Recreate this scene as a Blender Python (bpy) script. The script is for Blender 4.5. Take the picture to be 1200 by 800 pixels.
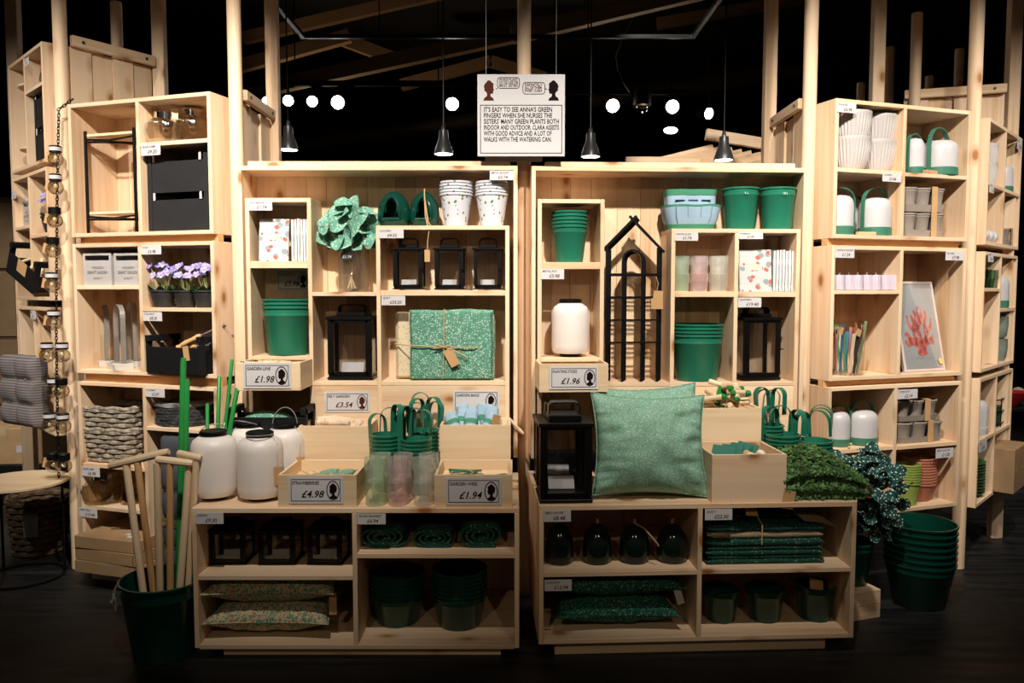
import bpy, bmesh, math, random
from mathutils import Vector, Matrix, noise
random.seed(7)
PI = math.pi
SC = bpy.context.scene
COL = SC.collection
for _o in list(bpy.data.objects): bpy.data.objects.remove(_o)

# ------------------------------------------------------------------ camera
F_PX, CAM_H = 933.0, 1.48
PITCH = math.atan(60.0 / F_PX)
cam_d = bpy.data.cameras.new('camera')
cam_d.sensor_width = 36.0
cam_d.lens = 36.0 * F_PX / 1200.0
cam_d.clip_start = 0.05
cam_d.clip_end = 100
cam = bpy.data.objects.new('camera', cam_d)
COL.objects.link(cam)
cam.location = (0, 0, CAM_H)
cam.rotation_euler = (PI / 2 - PITCH, 0, 0)
SC.camera = cam

# ------------------------------------------------------------------ world, lights, exposure
w = bpy.data.worlds.new('world')
SC.world = w
w.use_nodes = True
w.node_tree.nodes['Background'].inputs[0].default_value = (1.0, 0.85, 0.7, 1)
w.node_tree.nodes['Background'].inputs[1].default_value = 0.012
SC.view_settings.view_transform = 'Standard'
SC.view_settings.look = 'None'
SC.view_settings.gamma = 1.0
SC.view_settings.use_curve_mapping = False
SC.view_settings.exposure = 1.2

def spot(name, loc, target, power, angle, blend=0.6, size=0.05, color=(1.0, 0.93, 0.83)):
    l = bpy.data.lights.new(name, 'SPOT')
    l.energy = power
    l.spot_size = math.radians(angle)
    l.spot_blend = blend
    l.shadow_soft_size = size
    l.color = color
    o = bpy.data.objects.new(name, l)
    COL.objects.link(o)
    o.location = loc
    d = Vector(target) - Vector(loc)
    o.rotation_euler = d.to_track_quat('-Z', 'Y').to_euler()
    return o
spot('track_spot', (-0.62, 1.75, 3.35), (-0.82, 3.65, 1.74), 205, 64, 1.0)
spot('track_spot', (0.64, 1.75, 3.35), (0.86, 3.68, 1.74), 205, 64, 1.0)
spot('track_spot', (-1.55, 1.95, 3.35), (-1.80, 3.9, 1.85), 152, 62, 1.0)
spot('track_spot', (1.65, 1.95, 3.35), (1.95, 3.9, 1.85), 140, 62, 1.0)
spot('track_spot', (-3.5, 2.0, 3.5), (-2.7, 4.3, 1.9), 150, 52, 1.0)
spot('track_spot', (3.4, 2.2, 3.5), (2.75, 4.4, 1.8), 120, 52, 1.0)
spot('aisle_fill_spot', (-1.2, -1.6, 3.3), (-0.7, 3.2, 0.95), 30, 44, 1.0, color=(1.0, 0.80, 0.55))  # warm fill pair added behind the camera to lift the lower shelves
spot('aisle_fill_spot', (1.2, -1.6, 3.3), (0.9, 3.2, 0.95), 30, 44, 1.0, color=(1.0, 0.80, 0.55))
SC.cycles.transparent_max_bounces = 48

# ------------------------------------------------------------------ photograph pixel -> place
SP, CP = math.sin(PITCH), math.cos(PITCH)
def ray(px, py):
    cx, cy = (px - 600.0) / F_PX, (400.0 - py) / F_PX
    return Vector((cx, CP + SP * cy, -SP + CP * cy))
def floor_pt(px, py, z=0.0):
    r = ray(px, py)
    return Vector((0, 0, CAM_H)) + r * ((z - CAM_H) / r.z)
def depth_pt(px, py, y):
    r = ray(px, py)
    return Vector((0, 0, CAM_H)) + r * (y / r.y)
class Frame:
    """A straight front: origin on the floor, u along the front, d behind it."""
    def __init__(s, x, y, ang):
        s.o = Vector((x, y, 0)); s.a = math.radians(ang)
        s.t = Vector((math.cos(s.a), math.sin(s.a), 0)); s.n = Vector((-math.sin(s.a), math.cos(s.a), 0))
    def uz(s, px, py, d=0.0):
        r = ray(px, py); c = Vector((0, 0, CAM_H))
        k = (s.o + s.n * d - c).dot(s.n) / r.dot(s.n)
        p = c + r * k
        return (p - s.o).dot(s.t), p.z
    def U(s, px, py, d=0.0): return s.uz(px, py, d)[0]
    def Z(s, px, py, d=0.0): return s.uz(px, py, d)[1]
    def W(s, u, d, z): 
        p = s.o + s.t * u + s.n * d
        return Vector((p.x, p.y, z))
    def fit(s, x0, x1, ytop, zbase, d):
        zb = zbase
        ym = ytop + 20
        u0, u1 = s.U(x0, ym, d), s.U(x1, ym, d)
        return (u0 + u1) / 2, u1 - u0, s.Z((x0 + x1) / 2, ytop, d) - zb
D1, D2 = 3.10, 3.65
LL = Frame(0, D1, 0)
UL = Frame(0, D2, 0)
LR = Frame(0.1, D1 + 0.0, 2.8)
UR = Frame(0.09, D2 + 0.0, 2.8)
L1 = Frame(-1.42, 3.74, -18)
R1 = Frame(1.512, 3.75, 19)
L2 = Frame(-2.60, 4.37, -45)
R2 = Frame(2.60, 4.31, 47)

# ------------------------------------------------------------------ materials
MATS = {}
def _nt(name):
    m = bpy.data.materials.new(name); m.use_nodes = True
    nt = m.node_tree
    return m, nt, nt.nodes['Principled BSDF']
def N(nt, kind, **kw):
    n = nt.nodes.new(kind)
    for k, v in kw.items(): setattr(n, k, v)
    return n
def ramp(nt, stops, interp='LINEAR'):
    r = N(nt, 'ShaderNodeValToRGB'); r.color_ramp.interpolation = interp
    e = r.color_ramp.elements
    while len(e) < len(stops): e.new(0.5)
    for i, (p, c) in enumerate(stops):
        e[i].position = p; e[i].color = (*c, 1) if len(c) == 3 else c
    return r
def mat(name, color, rough=0.5, metal=0.0, bump=0.0, bscale=80, vary=0.06, vscale=9, **kw):
    """a plain colour with slight mottling and optional fine relief"""
    if name in MATS: return MATS[name]
    m, nt, b = _nt(name); L = nt.links
    tc = N(nt, 'ShaderNodeTexCoord')
    nz = N(nt, 'ShaderNodeTexNoise'); nz.inputs['Scale'].default_value = vscale; nz.inputs['Detail'].default_value = 4
    L.new(tc.outputs['Object'], nz.inputs['Vector'])
    lo = tuple(c * (1 - vary * 2) for c in color); hi = tuple(min(1, c * (1 + vary * 2)) for c in color)
    r = ramp(nt, [(0.3, lo), (0.7, hi)]); L.new(nz.outputs['Fac'], r.inputs['Fac']); L.new(r.outputs['Color'], b.inputs['Base Color'])
    b.inputs['Roughness'].default_value = rough; b.inputs['Metallic'].default_value = metal
    for k, v in kw.items(): b.inputs[k].default_value = v
    if bump:
        n2 = N(nt, 'ShaderNodeTexNoise'); n2.inputs['Scale'].default_value = bscale
        L.new(tc.outputs['Object'], n2.inputs['Vector'])
        bp = N(nt, 'ShaderNodeBump'); bp.inputs['Strength'].default_value = bump; bp.inputs['Distance'].default_value = 0.004
        L.new(n2.outputs['Fac'], bp.inputs['Height']); L.new(bp.outputs['Normal'], b.inputs['Normal'])
    MATS[name] = m
    return m
def pine(axis, tone='pine', light=(0.82, 0.61, 0.415), dark=(0.67, 0.41, 0.215), knots=True):
    """pine board, grain along the given local axis, staves across it, knots"""
    key = tone + '_' + axis
    if key in MATS: return MATS[key]
    m, nt, b = _nt(key); L = nt.links
    tc = N(nt, 'ShaderNodeTexCoord'); oi = N(nt, 'ShaderNodeObjectInfo')
    off = N(nt, 'ShaderNodeVectorMath', operation='SCALE'); off.inputs[0].default_value = (7.3, 11.1, 5.7); L.new(oi.outputs['Random'], off.inputs['Scale'])
    add = N(nt, 'ShaderNodeVectorMath', operation='ADD'); L.new(tc.outputs['Object'], add.inputs[0]); L.new(off.outputs[0], add.inputs[1])
    def mapped(a_long, a_cross):
        mp = N(nt, 'ShaderNodeMapping')
        s = [a_cross] * 3; s['xyz'.index(axis)] = a_long
        mp.inputs['Scale'].default_value = s; L.new(add.outputs[0], mp.inputs['Vector']); return mp
    g = N(nt, 'ShaderNodeTexNoise'); g.inputs['Scale'].default_value = 1; g.inputs['Detail'].default_value = 5; g.inputs['Distortion'].default_value = 0.6
    L.new(mapped(1.6, 38).outputs[0], g.inputs['Vector'])
    st = N(nt, 'ShaderNodeTexNoise'); st.inputs['Scale'].default_value = 1; st.inputs['Detail'].default_value = 1
    L.new(mapped(0.5, 9).outputs[0], st.inputs['Vector'])
    mx = N(nt, 'ShaderNodeMix', data_type='FLOAT'); mx.inputs['Factor'].default_value = 0.45
    L.new(g.outputs['Fac'], mx.inputs['A']); L.new(st.outputs['Fac'], mx.inputs['B'])
    r = ramp(nt, [(0.32, dark), (0.46, tuple((a * .7 + c * .3) for a, c in zip(light, dark))), (0.58, light)])
    L.new(mx.outputs['Result'], r.inputs['Fac'])
    col = r.outputs['Color']
    if knots:
        v = N(nt, 'ShaderNodeTexVoronoi'); v.inputs['Scale'].default_value = 1
        L.new(mapped(5.0, 9.5).outputs[0], v.inputs['Vector'])
        kr = ramp(nt, [(0.10, (1, 1, 1)), (0.17, (.45, .45, .45)), (0.34, (0, 0, 0))]); L.new(v.outputs['Distance'], kr.inputs['Fac'])
        sel = N(nt, 'ShaderNodeMath', operation='GREATER_THAN'); sel.inputs[1].default_value = 0.40
        sp = N(nt, 'ShaderNodeSeparateColor'); L.new(v.outputs['Color'], sp.inputs[0]); L.new(sp.outputs[0], sel.inputs[0])
        mu = N(nt, 'ShaderNodeMath', operation='MULTIPLY'); L.new(kr.outputs['Color'], mu.inputs[0]); L.new(sel.outputs[0], mu.inputs[1])
        km = N(nt, 'ShaderNodeMix', data_type='RGBA'); L.new(mu.outputs[0], km.inputs['Factor'])
        L.new(col, km.inputs['A']); km.inputs['B'].default_value = (0.36, 0.15, 0.045, 1)
        col = km.outputs['Result']
    hs = N(nt, 'ShaderNodeHueSaturation'); mr = N(nt, 'ShaderNodeMapRange')
    mr.inputs['To Min'].default_value = 0.86; mr.inputs['To Max'].default_value = 1.08
    L.new(oi.outputs['Random'], mr.inputs['Value']); L.new(mr.outputs[0], hs.inputs['Value']); L.new(col, hs.inputs['Color'])
    L.new(hs.outputs[0], b.inputs['Base Color'])
    b.inputs['Roughness'].default_value = 0.5
    b.inputs['Specular IOR Level'].default_value = 0.3
    bp = N(nt, 'ShaderNodeBump'); bp.inputs['Strength'].default_value = 0.08; bp.inputs['Distance'].default_value = 0.002
    L.new(g.outputs['Fac'], bp.inputs['Height']); L.new(bp.outputs['Normal'], b.inputs['Normal'])
    MATS[key] = m
    return m
def glass(name, tint=(1, 1, 1), refl=0.12, alpha=0.97, rough=0.03, milk=0.0):
    if name in MATS: return MATS[name]
    m, nt, b = _nt(name); L = nt.links
    out = nt.nodes['Material Output']
    tr = N(nt, 'ShaderNodeBsdfTransparent'); tr.inputs[0].default_value = (*[t * alpha for t in tint], 1)
    gl = N(nt, 'ShaderNodeBsdfGlossy'); gl.inputs['Roughness'].default_value = rough
    fr = N(nt, 'ShaderNodeLayerWeight'); fr.inputs['Blend'].default_value = 0.35
    mr = N(nt, 'ShaderNodeMapRange'); mr.inputs['To Min'].default_value = refl * .4; mr.inputs['To Max'].default_value = min(1, refl * 4)
    L.new(fr.outputs['Facing'], mr.inputs['Value'])
    mx = N(nt, 'ShaderNodeMixShader'); L.new(mr.outputs[0], mx.inputs[0]); L.new(tr.outputs[0], mx.inputs[1]); L.new(gl.outputs[0], mx.inputs[2])
    last = mx
    if milk:
        df = N(nt, 'ShaderNodeBsdfDiffuse'); df.inputs[0].default_value = (*[min(1, t * .9) for t in tint], 1)
        m2 = N(nt, 'ShaderNodeMixShader'); m2.inputs[0].default_value = milk; L.new(mx.outputs[0], m2.inputs[1]); L.new(df.outputs[0], m2.inputs[2]); last = m2
    L.new(last.outputs[0], out.inputs['Surface'])
    MATS[name] = m
    return m
def frosted(name, color):
    if name in MATS: return MATS[name]
    m, nt, b = _nt(name)
    b.inputs['Base Color'].default_value = (*color, 1)
    b.inputs['Roughness'].default_value = 0.45
    b.inputs['Subsurface Weight'].default_value = 0.35
    b.inputs['Subsurface Radius'].default_value = (0.05, 0.04, 0.035)
    b.inputs['Subsurface Scale'].default_value = 0.4
    MATS[name] = m
    return m
def printed(name, ground, inks, scale=60, rough=0.85, size=0.3, stretch=(1, 1, 1), quilt=0.0, base_noise=0.0):
    """cloth or paper with a printed pattern of small irregular motifs; inks = [(threshold share, colour)]"""
    if name in MATS: return MATS[name]
    m, nt, b = _nt(name); L = nt.links
    tc = N(nt, 'ShaderNodeTexCoord')
    mp = N(nt, 'ShaderNodeMapping'); mp.inputs['Scale'].default_value = stretch; L.new(tc.outputs['Object'], mp.inputs['Vector'])
    dn = N(nt, 'ShaderNodeTexNoise'); dn.inputs['Scale'].default_value = scale * 0.9
    L.new(mp.outputs[0], dn.inputs['Vector'])
    dm = N(nt, 'ShaderNodeVectorMath', operation='MULTIPLY_ADD')
    dm.inputs[1].default_value = (0.5 / scale,) * 3
    L.new(dn.outputs['Color'], dm.inputs[0]); L.new(mp.outputs[0], dm.inputs[2])
    col = None
    prev = ground
    for i, (share, ink) in enumerate(inks):
        v = N(nt, 'ShaderNodeTexVoronoi'); v.inputs['Scale'].default_value = scale * (1 + 0.27 * i)
        L.new(dm.outputs[0], v.inputs['Vector'])
        lt = N(nt, 'ShaderNodeMath', operation='LESS_THAN'); lt.inputs[1].default_value = size; L.new(v.outputs['Distance'], lt.inputs[0])
        sp = N(nt, 'ShaderNodeSeparateColor'); L.new(v.outputs['Color'], sp.inputs[0])
        l2 = N(nt, 'ShaderNodeMath', operation='LESS_THAN'); l2.inputs[1].default_value = share; L.new(sp.outputs[i % 3], l2.inputs[0])
        mu = N(nt, 'ShaderNodeMath', operation='MULTIPLY'); L.new(lt.outputs[0], mu.inputs[0]); L.new(l2.outputs[0], mu.inputs[1])
        mx = N(nt, 'ShaderNodeMix', data_type='RGBA'); L.new(mu.outputs[0], mx.inputs['Factor'])
        if col is None: mx.inputs['A'].default_value = (*ground, 1)
        else: L.new(col, mx.inputs['A'])
        mx.inputs['B'].default_value = (*ink, 1)
        col = mx.outputs['Result']
    L.new(col, b.inputs['Base Color'])
    b.inputs['Roughness'].default_value = rough
    b.inputs['Specular IOR Level'].default_value = 0.2
    MATS[name] = m
    return m
def lamp(name, color, strength):
    if name in MATS: return MATS[name]
    m, nt, b = _nt(name)
    b.inputs['Emission Color'].default_value = (*color, 1); b.inputs['Emission Strength'].default_value = strength
    b.inputs['Base Color'].default_value = (.9, .9, .9, 1)
    MATS[name] = m
    return m

BLACK = mat('black_steel', (0.0035, 0.0032, 0.0032), 0.38, 0.0, **{'Specular IOR Level': 0.22})
BLACKW = mat('black_stained_wood', (0.008, 0.008, 0.009), 0.6, bump=0.15, **{'Specular IOR Level': 0.2})
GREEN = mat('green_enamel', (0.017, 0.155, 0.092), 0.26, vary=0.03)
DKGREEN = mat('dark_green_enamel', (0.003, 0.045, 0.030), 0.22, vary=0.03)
PAPER = mat('white_card', (0.58, 0.56, 0.57), 0.7, vary=0.01)
INK = mat('dark_ink', (0.012, 0.006, 0.006), 0.9, vary=0.0, **{'Specular IOR Level': 0.03})
INKB = mat('brown_ink', (0.07, 0.02, 0.013), 0.9, vary=0.0, **{'Specular IOR Level': 0.03})
KRAFT = mat('kraft_card', (0.50, 0.29, 0.13), 0.8, vary=0.05)
TWINE = mat('twine', (0.52, 0.34, 0.17), 0.9)
WHITE = mat('white_enamel', (0.53, 0.51, 0.52), 0.35, vary=0.01)
CHROME = mat('chrome', (0.75, 0.74, 0.72), 0.12, 1.0, vary=0.0)
STEELG = mat('grey_metal', (0.33, 0.32, 0.31), 0.4, 0.6)
GLASS = glass('clear_glass')
PALEWOOD = {a: pine(a, 'pale_wood', (0.82, 0.625, 0.415), (0.70, 0.475, 0.265), False) for a in 'xyz'}
PINE = {a: pine(a) for a in 'xyz'}
WARMPINE = {a: pine(a, 'warm_pine', (0.72, 0.42, 0.19), (0.55, 0.27, 0.10)) for a in 'xyz'}

# ------------------------------------------------------------------ mesh builder
class B:
    def __init__(s): s.v = []; s.f = []; s.sm = []
    def add(s, vs, fs, smooth=True):
        k = len(s.v); s.v += [tuple(p) for p in vs]
        s.f += [tuple(i + k for i in f) for f in fs]; s.sm += [smooth] * len(fs)
        return s
    def box(s, x0, x1, y0, y1, z0, z1, bev=0.0):
        if x0 > x1: x0, x1 = x1, x0
        if y0 > y1: y0, y1 = y1, y0
        if z0 > z1: z0, z1 = z1, z0
        if bev <= 0 or min(x1 - x0, y1 - y0, z1 - z0) < bev * 2.2:
            vs = [(x, y, z) for x in (x0, x1) for y in (y0, y1) for z in (z0, z1)]
            return s.add(vs, [(0, 1, 3, 2), (4, 6, 7, 5), (0, 4, 5, 1), (2, 3, 7, 6), (0, 2, 6, 4), (1, 5, 7, 3)], False)
        c = bev; vs = []; idx = {}
        X, Y, Zz = (x0, x1), (y0, y1), (z0, z1)
        for i in (0, 1):
            for j in (0, 1):
                for k in (0, 1):
                    a, b_, d = X[i], Y[j], Zz[k]
                    sx, sy, sz = (1 - 2 * i) * c, (1 - 2 * j) * c, (1 - 2 * k) * c
                    idx[(i, j, k, 0)] = len(vs); vs.append((a, b_ + sy, d + sz))
                    idx[(i, j, k, 1)] = len(vs); vs.append((a + sx, b_, d + sz))
                    idx[(i, j, k, 2)] = len(vs); vs.append((a + sx, b_ + sy, d))
        fs = []
        def q(*k): fs.append(tuple(idx[t] for t in k))
        for i in (0, 1): q(*[(i, j, k, 0) for j, k in ((0, 0), (1, 0), (1, 1), (0, 1))][::(1 if i else -1)])
        for j in (0, 1): q(*[(i, j, k, 1) for i, k in ((0, 0), (0, 1), (1, 1), (1, 0))][::(1 if j else -1)])
        for k in (0, 1): q(*[(i, j, k, 2) for i, j in ((0, 0), (1, 0), (1, 1), (0, 1))][::(1 if k else -1)])
        for i in (0, 1):
            for j in (0, 1): q((i, j, 0, 0), (i, j, 1, 0), (i, j, 1, 1), (i, j, 0, 1))
            for k in (0, 1): q((i, 0, k, 0), (i, 1, k, 0), (i, 1, k, 2), (i, 0, k, 2))
        for j in (0, 1):
            for k in (0, 1): q((0, j, k, 1), (1, j, k, 1), (1, j, k, 2), (0, j, k, 2))
        for i in (0, 1):
            for j in (0, 1):
                for k in (0, 1): q((i, j, k, 0), (i, j, k, 1), (i, j, k, 2))
        return s.add(vs, fs, False)
    def lathe(s, prof, n=28, c=(0, 0, 0), sx=1.0, sy=1.0, flute=0.0, nf=0, smooth=True):
        vs = []; m = len(prof)
        for i in range(n):
            a = 2 * PI * i / n
            k = 1 + (flute * math.cos(nf * a) if nf else 0)
            for r, z in prof: vs.append((c[0] + r * k * sx * math.cos(a), c[1] + r * k * sy * math.sin(a), c[2] + z))
        fs = []
        for i in range(n):
            j = (i + 1) % n
            for q in range(m - 1): fs.append((i * m + q, j * m + q, j * m + q + 1, i * m + q + 1))
        return s.add(vs, fs, smooth)
    def sweep(s, pts, prof, closed=False, up=None, cap=True, scale=None, smooth=True):
        pts = [Vector(p) for p in pts]; n = len(pts); m = len(prof); vs = []
        T = []
        for i in range(n):
            a = pts[(i - 1) % n] if (closed or i > 0) else pts[i]
            b_ = pts[(i + 1) % n] if (closed or i < n - 1) else pts[i]
            t = (b_ - a); T.append(t.normalized() if t.length > 1e-9 else Vector((0, 0, 1)))
        if up is None:
            ref = Vector((0, 0, 1)) if abs(T[0].z) < 0.9 else Vector((1, 0, 0))
            nrm = (ref - T[0] * ref.dot(T[0])).normalized()
        for i in range(n):
            if up is not None:
                nn = Vector(up) - T[i] * Vector(up).dot(T[i]); nrm = nn.normalized() if nn.length > 1e-6 else nrm
            else:
                nn = nrm - T[i] * nrm.dot(T[i]); nrm = nn.normalized() if nn.length > 1e-6 else nrm
            bn = T[i].cross(nrm); k = scale[i] if scale else 1.0
            for a, b_ in prof: vs.append(pts[i] + nrm * a * k + bn * b_ * k)
        fs = []
        for i in range(n if closed else n - 1):
            j = (i + 1) % n
            for q in range(m):
                r = (q + 1) % m
                fs.append((i * m + q, i * m + r, j * m + r, j * m + q))
        if cap and not closed:
            fs.append(tuple(range(m))[::-1]); fs.append(tuple((n - 1) * m + q for q in range(m)))
        return s.add(vs, fs, smooth)
    def tube(s, pts, r, n=8, closed=False, scale=None):
        return s.sweep(pts, [(r * math.cos(2 * PI * i / n), r * math.sin(2 * PI * i / n)) for i in range(n)], closed, scale=scale)
    def strap(s, pts, wid, th, up, closed=False):
        return s.sweep(pts, [(-wid / 2, -th / 2), (wid / 2, -th / 2), (wid / 2, th / 2), (-wid / 2, th / 2)], closed, up=up, smooth=False)
    def prism(s, poly, t, y=0.0):
        """polygon in x,z given counter-clockwise seen from the front (-y), extruded from y to y+t"""
        n = len(poly)
        vs = [(x, y, z) for x, z in poly] + [(x, y + t, z) for x, z in poly]
        fs = [tuple(range(n)), tuple(range(2 * n - 1, n - 1, -1))]
        for i in range(n):
            j = (i + 1) % n; fs.append((j, i, n + i, n + j))
        return s.add(vs, fs, False)
    def ball(s, c, rx, ry=None, rz=None, n=12, m=8):
        ry = ry or rx; rz = rz or rx; vs = [(c[0], c[1], c[2] - rz)]
        for i in range(1, m):
            t = PI * i / m
            for j in range(n):
                a = 2 * PI * j / n
                vs.append((c[0] + rx * math.sin(t) * math.cos(a), c[1] + ry * math.sin(t) * math.sin(a), c[2] - rz * math.cos(t)))
        vs.append((c[0], c[1], c[2] + rz)); fs = []
        for j in range(n): fs.append((0, 1 + (j + 1) % n, 1 + j))
        for i in range(m - 2):
            for j in range(n):
                k = (j + 1) % n; fs.append((1 + i * n + j, 1 + i * n + k, 1 + (i + 1) * n + k, 1 + (i + 1) * n + j))
        e = len(vs) - 1
        for j in range(n): fs.append((e, 1 + (m - 2) * n + j, 1 + (m - 2) * n + (j + 1) % n))
        return s.add(vs, fs, True)
    def grid(s, fn, nu, nv, smooth=True, wrap=False):
        vs = [fn(i / nu, j / nv) for i in range(nu + 1) for j in range(nv + 1)]
        fs = [(i * (nv + 1) + j, (i + 1) * (nv + 1) + j, (i + 1) * (nv + 1) + j + 1, i * (nv + 1) + j + 1) for i in range(nu) for j in range(nv)]
        return s.add(vs, fs, smooth)
    def xf(s, M):
        s.v = [tuple(M @ Vector(p)) for p in s.v]; return s
    def mesh(s, name, m, ang=35):
        me = bpy.data.meshes.new(name); me.from_pydata(s.v, [], s.f)
        bm = bmesh.new(); bm.from_mesh(me)
        bmesh.ops.recalc_face_normals(bm, faces=bm.faces)
        bm.to_mesh(me); bm.free()
        me.polygons.foreach_set('use_smooth', s.sm)
        if any(s.sm): me.set_sharp_from_angle(angle=math.radians(ang))
        me.materials.append(m); me.update()
        return me
def put(name, me, parent=None, loc=(0, 0, 0), rot=(0, 0, 0)):
    o = bpy.data.objects.new(name, me); COL.objects.link(o)
    o.location = loc
    o.rotation_euler = rot if hasattr(rot, '__len__') else (0, 0, rot)
    if parent is not None: o.parent = parent
    return o
def part(b, name, m, parent, loc=(0, 0, 0), rot=(0, 0, 0), label=None, ang=35):
    o = put(name, b.mesh(name, m, ang) if isinstance(b, B) else b, parent, loc, rot)
    if label: o['label'] = label
    return o
def tag(o, label, cat, group=None, kind=None):
    o['label'] = label
    if cat: o['category'] = cat
    if group: o['group'] = group
    if kind: o['kind'] = kind
    return o
def thing(name, label, cat, loc, rot=0.0, group=None):
    return tag(put(name, None, None, loc, rot), label, cat, group)
def solo(b, name, label, cat, m, loc, rot=0.0, group=None, ang=35):
    return tag(put(name, b.mesh(name, m, ang) if isinstance(b, B) else b, None, loc, rot), label, cat, group)
def struct(b, name, m, loc=(0, 0, 0), rot=0.0, label=None):
    o = put(name, b.mesh(name, m) if isinstance(b, B) else b, None, loc, rot); o['kind'] = 'structure'
    o['label'] = label or name
    return o
CACHE = {}
def cached(key, fn):
    if key not in CACHE: CACHE[key] = fn()
    return CACHE[key]
def text_mesh(txt, size, m, shear=0.0):
    def mk():
        c = bpy.data.curves.new('lettering', 'FONT'); c.body = txt; c.size = size; c.align_x = 'LEFT'; c.shear = shear
        c.resolution_u = 2; c.offset = size * 0.012
        o = bpy.data.objects.new('lettering', c)
        me = bpy.data.meshes.new_from_object(o)
        bpy.data.objects.remove(o); bpy.data.curves.remove(c)
        me.transform(Matrix.Rotation(PI / 2, 4, 'X'))
        me.name = 'lettering'; me.materials.clear(); me.materials.append(m)
        xs = [v.co.x for v in me.vertices]
        me['w'] = (max(xs) - min(xs)) if xs else 0.0
        return me
    return cached(('txt', txt, round(size, 4), m.name), mk)
# ------------------------------------------------------------------ room shell
def floor_mat():
    m, nt, b = _nt('dark_floor'); L = nt.links
    tc = N(nt, 'ShaderNodeTexCoord'); mp = N(nt, 'ShaderNodeMapping'); mp.inputs['Scale'].default_value = (1.2, 9, 1)
    L.new(tc.outputs['Object'], mp.inputs['Vector'])
    nz = N(nt, 'ShaderNodeTexNoise'); nz.inputs['Scale'].default_value = 2.2; nz.inputs['Detail'].default_value = 8
    L.new(mp.outputs[0], nz.inputs['Vector'])
    r = ramp(nt, [(0.35, (0.006, 0.006, 0.006)), (0.7, (0.022, 0.021, 0.020))]); L.new(nz.outputs['Fac'], r.inputs['Fac'])
    L.new(r.outputs['Color'], b.inputs['Base Color'])
    r2 = ramp(nt, [(0.3, (.42,) * 3), (0.7, (.68,) * 3)]); L.new(nz.outputs['Fac'], r2.inputs['Fac']); L.new(r2.outputs['Color'], b.inputs['Roughness'])
    bp = N(nt, 'ShaderNodeBump'); bp.inputs['Strength'].default_value = 0.25; bp.inputs['Distance'].default_value = 0.004
    L.new(nz.outputs['Fac'], bp.inputs['Height']); L.new(bp.outputs['Normal'], b.inputs['Normal'])
    return m
struct(B().box(-9, 9, -3, 15, -0.05, 0.0), 'floor', floor_mat(), label='dark stained floor')
CEIL = mat('dark_ceiling', (0.006, 0.005, 0.004), 0.9)
struct(B().box(-9, 9, -3, 15, 4.6, 4.65), 'ceiling', CEIL, label='black painted ceiling')
struct(B().box(-9, 9, 15, 15.1, 0, 4.6), 'wall_back', CEIL, label='dark wall behind the shop')
struct(B().box(-9.1, -9, -3, 15, 0, 4.6), 'wall_left', CEIL, label='dark wall at the side of the shop')
struct(B().box(9, 9.1, -3, 15, 0, 4.6), 'wall_right', CEIL, label='dark wall at the other side of the shop')

# ------------------------------------------------------------------ shelf units
T = 0.019
class Cab:
    def __init__(s, fr, name, label, cat, u, z, group=None):
        s.fr = fr; s.u = u; s.z = z
        s.root = thing(name, label, cat, fr.W(u, 0, z), fr.a, group)
    def bx(s, name, u0, u1, d0, d1, z0, z1, m, bev=0.0015):
        cu, cd, cz = (u0 + u1) / 2, (d0 + d1) / 2, (z0 + z1) / 2
        b = B().box(u0 - cu, u1 - cu, d0 - cd, d1 - cd, z0 - cz, z1 - cz, bev)
        return part(b, name, m, s.root, (cu - s.u, cd, cz - s.z))
    def v(s, u, z0, z1, d0, d1, name='divider', t=T): return s.bx(name, u, u + t, d0, d1, z0, z1, PINE['z'])
    def h(s, zt, u0, u1, d0, d1, name='shelf', t=T): return s.bx(name, u0, u1, d0, d1, zt - t, zt, PINE['x'])
    def back(s, u0, u1, z0, z1, d, t=0.014, name='back_plank', wid=0.115, m=None):
        n = max(1, round((u1 - u0) / wid)); rs = [random.uniform(.75, 1.25) for _ in range(n)]; tot = sum(rs); a = u0
        for r in rs:
            b_ = a + (u1 - u0) * r / tot
            s.bx(name, a + 0.0006, b_ - 0.0006, d, d + t, z0, z1, m or PINE['z'], 0.0012); a = b_

# ---- left counter
zLLt = LL.Z(420, 595.3); zLLb = LL.Z(420, 755.2)
u0, u1 = LL.U(226, 670), LL.U(608.5, 670)
DEP = 0.62
c = Cab(LL, 'counter_cabinet', 'low pine counter with open shelves, dark rolled blankets inside, green bucket beside it', 'cabinet', (u0 + u1) / 2, 0)
zb = LL.Z(420, 759.3)
c.h(zLLt, u0, u1, 0, DEP, 'counter_top', 0.02)
c.h(zLLb, u0 + T, u1 - T, 0, DEP, 'bottom_panel')
c.v(u0, zb, zLLt - 0.02, 0, DEP, 'side_panel'); c.v(u1 - T, zb, zLLt - 0.02, 0, DEP, 'side_panel')
um = LL.U(413.5, 690)
c.v(um, zLLb, zLLt - 0.02, 0, DEP - .01)
zLLs1, zLLs2 = LL.Z(330, 674.2), LL.Z(510, 648.6)
c.h(zLLs1, u0 + T, um, 0, DEP - .01); c.h(zLLs2, um + T, u1 - T, 0, DEP - .01)
c.back(u0 + T, u1 - T, zLLb, zLLt - 0.02, DEP - 0.014)
c.bx('plinth', LL.U(262, 764, .05), LL.U(587, 764, .05), 0.05, DEP - .05, 0.0, zb, PINE['x'])
LLu0, LLu1 = u0, u1
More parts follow.
